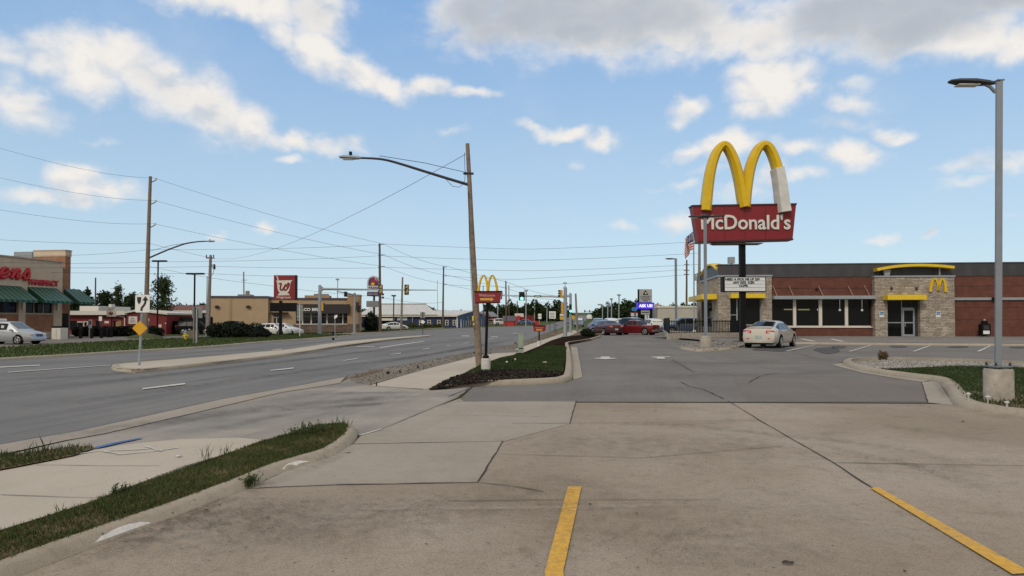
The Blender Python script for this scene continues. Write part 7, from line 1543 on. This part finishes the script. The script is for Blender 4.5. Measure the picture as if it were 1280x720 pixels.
for px,tp,Y,lab,hd,x0,x1 in ((622,366,190,'lamp post showing just left of the red brick house gable',True,620,624),(657.3,363.5,160,'tall lamp post between the green signal and the street name sign',True,655,660),(668,384,260,'bent single arm street lamp over the grass mound',False,665,668),(683.5,384,250,'tall thin lamp on the grass mound left of the direction board',False,680.5,683.5),(773.5,369,170,'tall twin head lamp left of the bank sign',True,771.5,776),(764.2,374,200,'twin head lamp left of the tallest lamp near the bank sign',True,762.4,766),(759.5,378,230,'lamp post shorter than its two neighbours near the bank sign',True,758,761),(753,381,260,'single arm street lamp furthest up the right roadside',False,747,753),(844.8,323.5,0,'','',0,0)):
    if Y: twin(px,404,tp,x0,x1,lab,Y=Y,r=.0012*Y*.55+.03,hd=hd,m=GALV,group='distant lamp posts')
s = Spot(845.2,416.2); H,u = s.h,s.u; o = root('lamp_post', s.loc, 'grey lamp post with one head pointing left behind the patio fence', 'lamp post', 'car park lamp posts'); MB().bx(-.12,.12,-.12,.12,0,H(323)).build('pole', GREYP, o); cobra(o,(-.1,0,H(323.6)),(-1,0,0),-u(833),w=.45,th=.16)
# ------------------------------------------------------------------ blue building and the far left side of the road
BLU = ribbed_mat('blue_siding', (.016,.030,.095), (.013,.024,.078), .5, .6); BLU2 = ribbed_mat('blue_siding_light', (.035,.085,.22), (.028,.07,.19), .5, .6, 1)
def shed_L():
    Yf = 160; p = at(452,400,Yf); f = Facade((p.x,Yf), 0, 'blue_building', 'long dark blue building with white metal roof and white trimmed windows', 'building'); Q = f.uv
    u1 = Q(572)[0]; ze = Q(520,394.3)[1]; c2_ = at(607,400,186); gx, gy = c2_.x-p.x, 26.0
    ridge0 = Q(588.5,389.2,13)[0:2]; rx = (u1+gx)/2+0.2; zr = Q(560,388.7,13)[1]; ux = Q(535)[0]
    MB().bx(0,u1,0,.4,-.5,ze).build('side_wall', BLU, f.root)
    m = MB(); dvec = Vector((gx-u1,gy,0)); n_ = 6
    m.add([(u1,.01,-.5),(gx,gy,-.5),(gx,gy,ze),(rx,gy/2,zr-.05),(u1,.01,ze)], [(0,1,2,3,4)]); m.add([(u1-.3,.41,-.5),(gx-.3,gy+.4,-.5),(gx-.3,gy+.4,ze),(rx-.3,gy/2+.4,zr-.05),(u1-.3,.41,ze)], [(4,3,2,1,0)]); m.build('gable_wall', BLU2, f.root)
    t = .15; a0 = (0,-.5,ze-.05); r = MB()
    for (A,B,C,D) in (((0,-.5,ze-.05),(u1+.3,-.5,ze-.05),(rx+.3,gy/2,zr),(0,gy/2,zr)),((0,gy+.5,ze-.05),(gx+.3,gy+.5,ze-.05),(rx+.3,gy/2,zr),(0,gy/2,zr))):
        vs = [A,B,C,D]; r.add(vs+[(x,y,z+t) for x,y,z in vs], [(3,2,1,0),(4,5,6,7),(0,1,5,4),(1,2,6,5),(2,3,7,6),(3,0,4,7)])
    r.build('roof', WROOF, f.root)
    # taller hall behind the left half
    zr2 = Q(490,381.4,17)[1]; r = MB(); vs = [(-.4,-.7,ze+.12),(Q(547,394)[0],-.7,ze+.12),(Q(533,381,17)[0],17,zr2),(-.4,17,zr2)]; r.add(vs+[(x,y,z+t) for x,y,z in vs], [(3,2,1,0),(4,5,6,7),(0,1,5,4),(1,2,6,5),(2,3,7,6),(3,0,4,7)]); vs = [(-.4,34,ze),(Q(540,394)[0],34,ze),(Q(533,381,17)[0],17.01,zr2),(-.4,17.01,zr2)]; r.add(vs+[(x,y,z+t) for x,y,z in vs], [(0,1,2,3),(7,6,5,4)]); r.build('hall_roof', WROOF, f.root)
    MB().bx(0,Q(533,381,17)[0],17,17.15,zr2+.15,zr2+.4).build('ridge_cap', GBACK, f.root)
    MB().bx(-.2,u1,-.55,-.42,ze-.28,ze-.06).build('gutter', WTR, f.root); MB().bx(u1-.25,u1+.05,-.06,-.002,-.5,ze-.3).build('corner_trim', WTR, f.root)
    for a in (526,536.5,548.5,558.5,568):
        r_ = f.rect(a-2.1,a+2.1,400,406.6); w = MB().bx(r_[0],r_[1],-.08,-.003,r_[2],r_[3]).build('window_frame', WTR, f.root); h_ = r_[3]-r_[2]; ww = r_[1]-r_[0]
        MB().bx(r_[0]+.14,r_[1]-.14,-.10,-.081,r_[2]+h_*.56,r_[3]-.12).bx(r_[0]+.14,r_[1]-.14,-.10,-.081,r_[2]+.1,r_[2]+h_*.46).build('pane', CGLASS, w)
    r_ = f.rect(496.5,509,396,400.4); MB().bx(r_[0],r_[1],-.06,-.003,r_[2],r_[3]).build('banner', mat('banner', (.42,.47,.58), .6, var=.2, scale=2), f.root); r_ = f.rect(474.5,492,397.8,400.8,-2); MB().bx(r_[0],r_[1],-3,-.01,r_[2],r_[3]).build('porch_roof', WTR, f.root); r_ = f.rect(476,488,401.2,408); MB().bx(r_[0],r_[1],-.06,-.003,r_[2],r_[3]).build('porch_opening', BLACK, f.root)
    for a in (516,): MB().cyl((Q(a)[0],-.3,-.5),(Q(a)[0],-.3,ze-.3),.1).build('downpipe', GALV, f.root)
    d_ = Vector((gx-u1,gy,0)).normalized()
    for t0,t1 in ((.30,.40),(.42,.52),(.54,.63)):
        A = Vector((u1,0,0))+Vector((gx-u1,gy,0))*t0; B = Vector((u1,0,0))+Vector((gx-u1,gy,0))*t1; nn = Vector((d_.y,-d_.x,0))*.06; m = MB(); zz0, zz1 = Q(582,397)[1], Q(582,392.6)[1]; m.add([tuple(A+nn+Vector((0,0,zz0))),tuple(B+nn+Vector((0,0,zz0+.05))),tuple(B+nn+Vector((0,0,zz1+.2))),tuple(A+nn+Vector((0,0,zz1)))],[(0,1,2,3)]); m.build('tall_window', GBACK, f.root)
    for k in range(11):
        A = Vector((u1,0,0))+Vector((gx-u1,gy,0))*(.04+.08*k); nn = Vector((d_.y,-d_.x,0))*.5; A += nn; MB().bx(A.x-.10,A.x+.10,A.y-.1,A.y+.1,-.4,1.6 if k%3 else 1.9).build('porch_picket', WTR, f.root)
shed_L()
# bushes along the blue wall
WB = leaf_mat('weed_leaf', (.03,.05,.018), (.12,.13,.05), .3)
for px, h_, w_, lab in ((514,1.0,1.6,'scrubby bush at the blue wall, left of the leaning stick'),(534,.9,2.0,'straw green weeds under the blue building windows'),(546,.8,1.5,'weeds by the foot of the brown pole at the blue building')):
    s = Spot(px,Y=156); pts = blob_points((0,0,h_*.4),(w_,.6,h_*.6),700,.2,.4); pts = pts[pts[:,2] > 0]; o = quads(pts,.30,'weed_bush',WB); o.location = s.loc; tag(o, lab, 'bush', 'weeds along the blue building')
# red brick house, booths, containers
REDF = ribbed_mat('far_red_siding', (.30,.022,.025), (.24,.018,.02), .6, .6); BRF = mat('far_brick', (.20,.045,.035), .8, var=.2)
f,u1,ze,zr = gable('red_house', 'small red gabled shop with white porch right of the welcome sign post', 607, 621, 200, 20, 9, 395.6, 390.2, REDF, GBACK); MB().bx(.3,u1*.75,-1.2,-.01,ze-.9,ze-.7).bx(.3,.5,-1.2,-1,-.4,ze-.9).bx(u1*.75-.2,u1*.75,-1.2,-1,-.4,ze-.9).build('porch', WTR, f.root); MB().bx(u1*.15,u1*.6,-.08,-.01,-.3,ze-1.2).build('shop_window', WTR, f.root)
f,u1,z1 = box_building('red_shop', 'low red roofed shop joining the blue building gable', 588, 610, 196, 0, 14, 396, BLU, .9, capm=REDF)
f,u1,ze,zr = gable('blue_roof_booth', 'small booth with blue roof and red counter on the far roadside', 629.5, 643.6, 185, 0, 6, 401.2, 395.4, REDF, mat('booth_roof', (.085,.075,.10), .7, var=.3, scale=2), .3); MB().bx(.2,u1-.2,-.5,-.01,.0,.9).build('counter', REDL, f.root)
f,u1,z1 = box_building('white_top_kiosk', 'red kiosk with white signboard top under the green signal', 645, 654.5, 200, 0, 5, 396.5, REDF, .2, capm=WTR); r_ = f.rect(643.4,654.4,391.8,396.2); MB().bx(r_[0],r_[1],-.3,-.05,r_[2],r_[3]).build('signboard', WTR, f.root); r_ = f.rect(646,650,394.5,400.5,-.6); MB().bx(r_[0],r_[1],-.9,-.4,r_[2],r_[3]).build('red_panel', REDL, f.root)
f,u1,z1 = box_building('red_container', 'long ribbed red container building beside the white topped kiosk', 655, 667, 205, 25, 3, 394.8, ribbed_mat('container_red', (.24,.016,.02), (.14,.01,.013), 1.2, .6), .2)
for px,Y,lab in ((637,178,'small red flower tub left of two at the booth'),(669.5,196,'red box at the right end of the container')):
    s = Spot(px,Y=Y); o = MB().bx(-.9,.9,-.5,.5,-.1,.9).bx(-.95,.95,-.55,.55,.9,1.0).build('red_box', REDL); o.location = s.loc; tag(o, lab, 'box')
car('suv', PWH, cpos(627.5, Y=188), 80, 'white car parked left of the blue roof booth', 'car', 'cars parked by the far red shops')
car('sedan', PBLU, cpos(657.5, Y=195), 85, 'blue and white car in front of the red container', 'car', 'cars parked by the far red shops')
# ------------------------------------------------------------------ right background
f,u1,z1 = box_building('grey_building', 'plain windowless grey building behind the patio fence', 822, 900, 100, -8.5, 9, 384.6, mat('grey_block', (.42,.40,.36), .85, var=.06, scale=.7), .25, capm=WTR)
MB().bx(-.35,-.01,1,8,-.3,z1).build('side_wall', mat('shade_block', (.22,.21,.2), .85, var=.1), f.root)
s = Spot(806.5,Y=128); H,u = s.h,s.u; o = root('bank_sign', s.loc, 'grey bank pylon sign with triangle symbol above a lit blue message screen', 'sign')
[MB().bx(u(a)-.25,u(a)+.25,-.2,.2,-.3,H(361.6)).build('post', BLACK, o) for a in (799,813)]; bd = MB().bx(u(798.8),u(814.6),-.4,.4,H(377.8),H(361.6)).build('upper_panel', mat('panel_grey', (.36,.36,.37), .5, var=.06), o)
MB().prism([(u(803),H(368.6)),(u(810),H(368.6)),(u(806.5),H(362.8))], -.44,-.402).build('triangle_mark', BLACK, bd); MB().prism([(u(805.4),H(367.4)),(u(808.2),H(367.4)),(u(806.7),H(364.8))], -.47,-.442).build('triangle_core', CREAM, bd)
for t_,a,b,q0,q1 in (('COMMUNITY',799.9,813.8,372.2,369.9),('NATIONAL',801.4,812.2,374.6,372.7),('BANK',803.8,809.6,377,375.1)): text(t_, DKT, bd, u(a), u(b), H(q0), H(q1), -.402, 'lettering', .01, .02)
LED = mat('led_blue', (.03,.01,.3), .4, var=0, emit=(.035,.02,.5), estr=1.0); LEDW = mat('led_white', (.7,.7,1), .4, var=0, emit=(.75,.72,1), estr=1.0)
sc_ = MB().bx(u(796),u(817.2),-.6,.41,H(386.2),H(378.4)).build('message_screen', LED, o); text('ASK US!', LEDW, sc_, u(798), u(814.8), H(384.2), H(380.4), -.602, 'message', .04, .02)
MB().bx(u(801),u(812),-.25,.25,H(393),H(387.4)).build('lower_panel', mat('panel_grey', (.36,.36,.37)), o); MB().bx(u(802),u(811),-.27,-.252,H(391),H(390)).build('print_bar', DKGREY, o); MB().bx(u(806),u(811.5),-.2,.2,H(403),H(393.4)).build('low_panel', WTR, o); MB().bx(u(808),u(809.2),-.22,-.202,H(403),H(393.4)).build('blue_stripe', BLUES, o)
s = Spot(793.5,Y=136); H,u = s.h,s.u; o = root('price_sign', s.loc, 'blue topped sign with red and white panels left of the bank sign', 'sign'); MB().bx(u(792.8),u(794.4),-.1,.1,-.3,H(386)).build('post', BLUES, o); MB().bx(u(790),u(795.8),-.3,.3,H(388.6),H(384.2)).build('blue_panel', mat('panel_blue', (.03,.20,.42), .5), o)
for q0,q1,mm in ((395,391.4,WTR),(399,396,WTR)): MB().bx(u(788.8),u(792.4),-.3,.3,H(q0),H(q1)).bx(u(794.8),u(798),-.3,.3,H(q0),H(q1)).build('white_panel', mm, o)
MB().bx(u(789),u(798),-.28,.28,H(391.2),H(390.3)).bx(u(789),u(798),-.28,.28,H(401),H(399.2)).build('red_panel', REDF, o)
s = Spot(820.8,Y=126); H,u = s.h,s.u; o = root('oval_sign', s.loc, 'red and white oval sign between the blue screen and grey building', 'sign'); MB().prism([(u(820.8)+.5*math.cos(6.28*k/18),H(382.2)+.32*math.sin(6.28*k/18)) for k in range(18)], -.15,.15).build('oval_rim', WTR, o); MB().prism([(u(820.8)+.42*math.cos(6.28*k/18),H(382.2)+.24*math.sin(6.28*k/18)) for k in range(18)], -.18,-.151).build('oval_face', mat('oval_red', (.45,.08,.06), .5), o); MB().bx(u(818.3),u(823.4),-.19,-.181,H(382.5),H(381.9)).build('print_bar', WTR, o); MB().cyl((0,.0,-.2),(0,0,H(384.4)),.1).build('post', GBACK, o); MB().bx(u(817.6),u(819.6),-.1,.1,H(396),H(388)).build('side_panel', WTR, o)
# far signals over the road
s = Spot(742,Y=330); o = root('far_signal', s.loc, 'tiny far traffic signals hanging on an arm over the distant road', 'traffic signal'); H,u = s.h,s.u
MB().cyl((u(747),0,-.2),(u(747),0,H(387.5)),.2).build('pole', GALV, o); MB().cyl((u(747),0,H(389)),(u(730),0,H(389.4)),.12).build('mast_arm', GALV, o)
for a in (731,737.2): MB().bx(u(a)-.25,u(a)+.25,-.2,.2,H(390.4),H(387.4)).build('signal_head', SIGB if a < 735 else REDF, o)
# ------------------------------------------------------------------ trees
BARK = mat('bark', (.075,.06,.048), .95, var=.3, scale=5, bump=.5, bscale=20)
LA1 = leaf_mat('leaf_mid', (.020,.038,.012), (.065,.095,.03)); LA2 = leaf_mat('leaf_dark', (.014,.030,.011), (.050,.080,.027)); LA3 = leaf_mat('leaf_pale', (.035,.055,.02), (.10,.13,.05))
def tree(px, Y, top, wpx, label, lm, n=3800, bottom=.22, leaf=.34, airy=.5, name='leafy_tree', clumps=11):
    s = Spot(px, Y=Y); Ht = s.h(top); Wd = wpx*s.s/2; o = root(name, s.loc, label, 'tree', 'trees behind the red buildings')
    tr = MB(); tr.tube([(0,0,-.2),(.05,0,Ht*.3),(-.05,.05,Ht*.6),(0,0,Ht*.85)],[Ht*.028,Ht*.022,Ht*.013,Ht*.004],8)
    P = []; 
    for k in range(clumps):
        a = random.uniform(0,6.28); hz = bottom+(1-bottom)*random.random()**.8*.88; rr = Wd*(.72 if hz < .7 else .42)*math.sqrt(random.random())
        c = Vector((math.cos(a)*rr, math.sin(a)*rr, Ht*hz)); cr = Wd*random.uniform(.28,.5)
        tr.tube([(0,0,Ht*hz*.55),(c.x*.5,c.y*.5,Ht*hz*.8),tuple(c)],[Ht*.010,Ht*.007,Ht*.002],5)
        P.append(blob_points(tuple(c),(cr,cr,cr*.75),n//clumps,.15,airy))
    P.append(blob_points((0,0,Ht*.62),(Wd*.5,Wd*.5,Ht*.3),n//5,.1,airy)); P.append(blob_points((0,0,Ht*.90),(Wd*.3,Wd*.3,Ht*.10),n//10,.1,airy))
    tr.build('trunk', BARK, o, smooth=True); pts = np.concatenate(P); pts = pts[pts[:,2] > Ht*.1]; quads(pts, leaf, 'crown', lm, o, aspect=.9); return o
for px,Y,tp,w,lab,lm,kw in ((92,130,362,24,'dark tree rising just right of the pharmacy corner awning',LA2,{}),(109,132,360,18,'round topped dark tree left of the thin pole behind the red roof',LA2,{}),(131,128,364,28,'broad dark tree right of the thin pole behind the red roof',LA2,{}),(147,134,356,20,'airy tall tree peaking above the emblem sign',LA3,dict(airy=.9,n=1700)),(165,126,366,26,'dark tree hidden behind the keep right arrow sign',LA2,{}),(183,134,373,22,'low dark tree between the utility pole and the leafy tree',LA2,{}),(203,100,345,42,'tall open leafy tree behind the black twin lamp at the red shed',LA1,dict(n=3400,airy=.75,leaf=.27,bottom=.16,clumps=22)),(226,124,381,26,'low tree over the brown roof, right of the leafy tree',LA2,{}),(252,130,380,26,'low dark tree behind the grey sign back',LA2,{}),(76,140,368,26,'dark tree mostly hidden by the pharmacy corner',LA2,{}),(283,150,378,40,'dark tree top showing beside the crossarm pole',LA2,{})):
    tree(px,Y,tp,w,lab,lm,**kw)
s = Spot(300, Y=420)
def woods(lumps, label, lm, leaf=.9, name='woods'):
    P = []; 
    for px,Y,top,w,n in lumps:
        q = Spot(px,Y=Y); hh = q.h(top); P.append(blob_points((q.x,q.y,q.z+hh*.52),(w*q.s*.5,w*q.s*.35,hh*.5),n,.35,.3)); P.append(blob_points((q.x,q.y,q.z+hh*.3),(w*q.s*.55,w*q.s*.3,hh*.34),n//3,.3,.25))
    o = quads(np.concatenate(P), leaf, name, lm); return tag(o, label, 'woods', kind='stuff')
woods([(612,270,379,16,1200),(604,290,389,20,500),(624,260,383,18,900),(638,265,379,24,1600),(652,270,385,16,900),(667,262,377.5,26,1800),(682,268,381,22,1300),(697,275,376,14,1000),(705,285,380,14,700),(660,275,384,30,1000),(642,275,386,40,1000),(690,272,386,34,900)], 'belt of dark trees behind the far red shops', LA2, .8)
woods([(748,330,387,16,800),(756,310,383,22,1100),(770,300,379,26,1500),(784,290,376,26,1600),(797,285,376.5,24,1300),(812,290,379,24,1200),(826,290,382,22,900),(842,290,381,26,1100),(858,285,380,22,1000),(872,280,378.5,22,900),(790,295,385,50,1500)], 'dense dark woods on the rise behind the bank sign', LA2, .9)
woods([(x, 134, 372+random.uniform(-5,5), 22, 900) for x in range(88,184,9)]+[(x,140,380,24,500) for x in range(190,262,12)], 'dark mass of foliage behind the red building roof', LA2, .38)
woods([(542,330,387,9,220),(548,330,389,7,120),(566,330,388.4,16,260),(576,330,387.6,10,240),(584,335,389.5,10,200)], 'treetops showing over the white metal roof', LA2, .9, 'treetops')
woods([(x, 520, 388+random.uniform(-2,1.5), 46, 420) for x in range(-150,560,30)]+[(x, 520, 386+random.uniform(-2,2), 46, 420) for x in range(880,1480,30)], 'far tree line along the horizon', LA2, 1.6, 'tree_line')
woods([(745,420,390,14,300),(712,420,391,10,160),(704,400,389,12,200),(752,420,388,14,300)], 'far scrub on both sides of the road crest', LA2, 1.2, 'scrub')
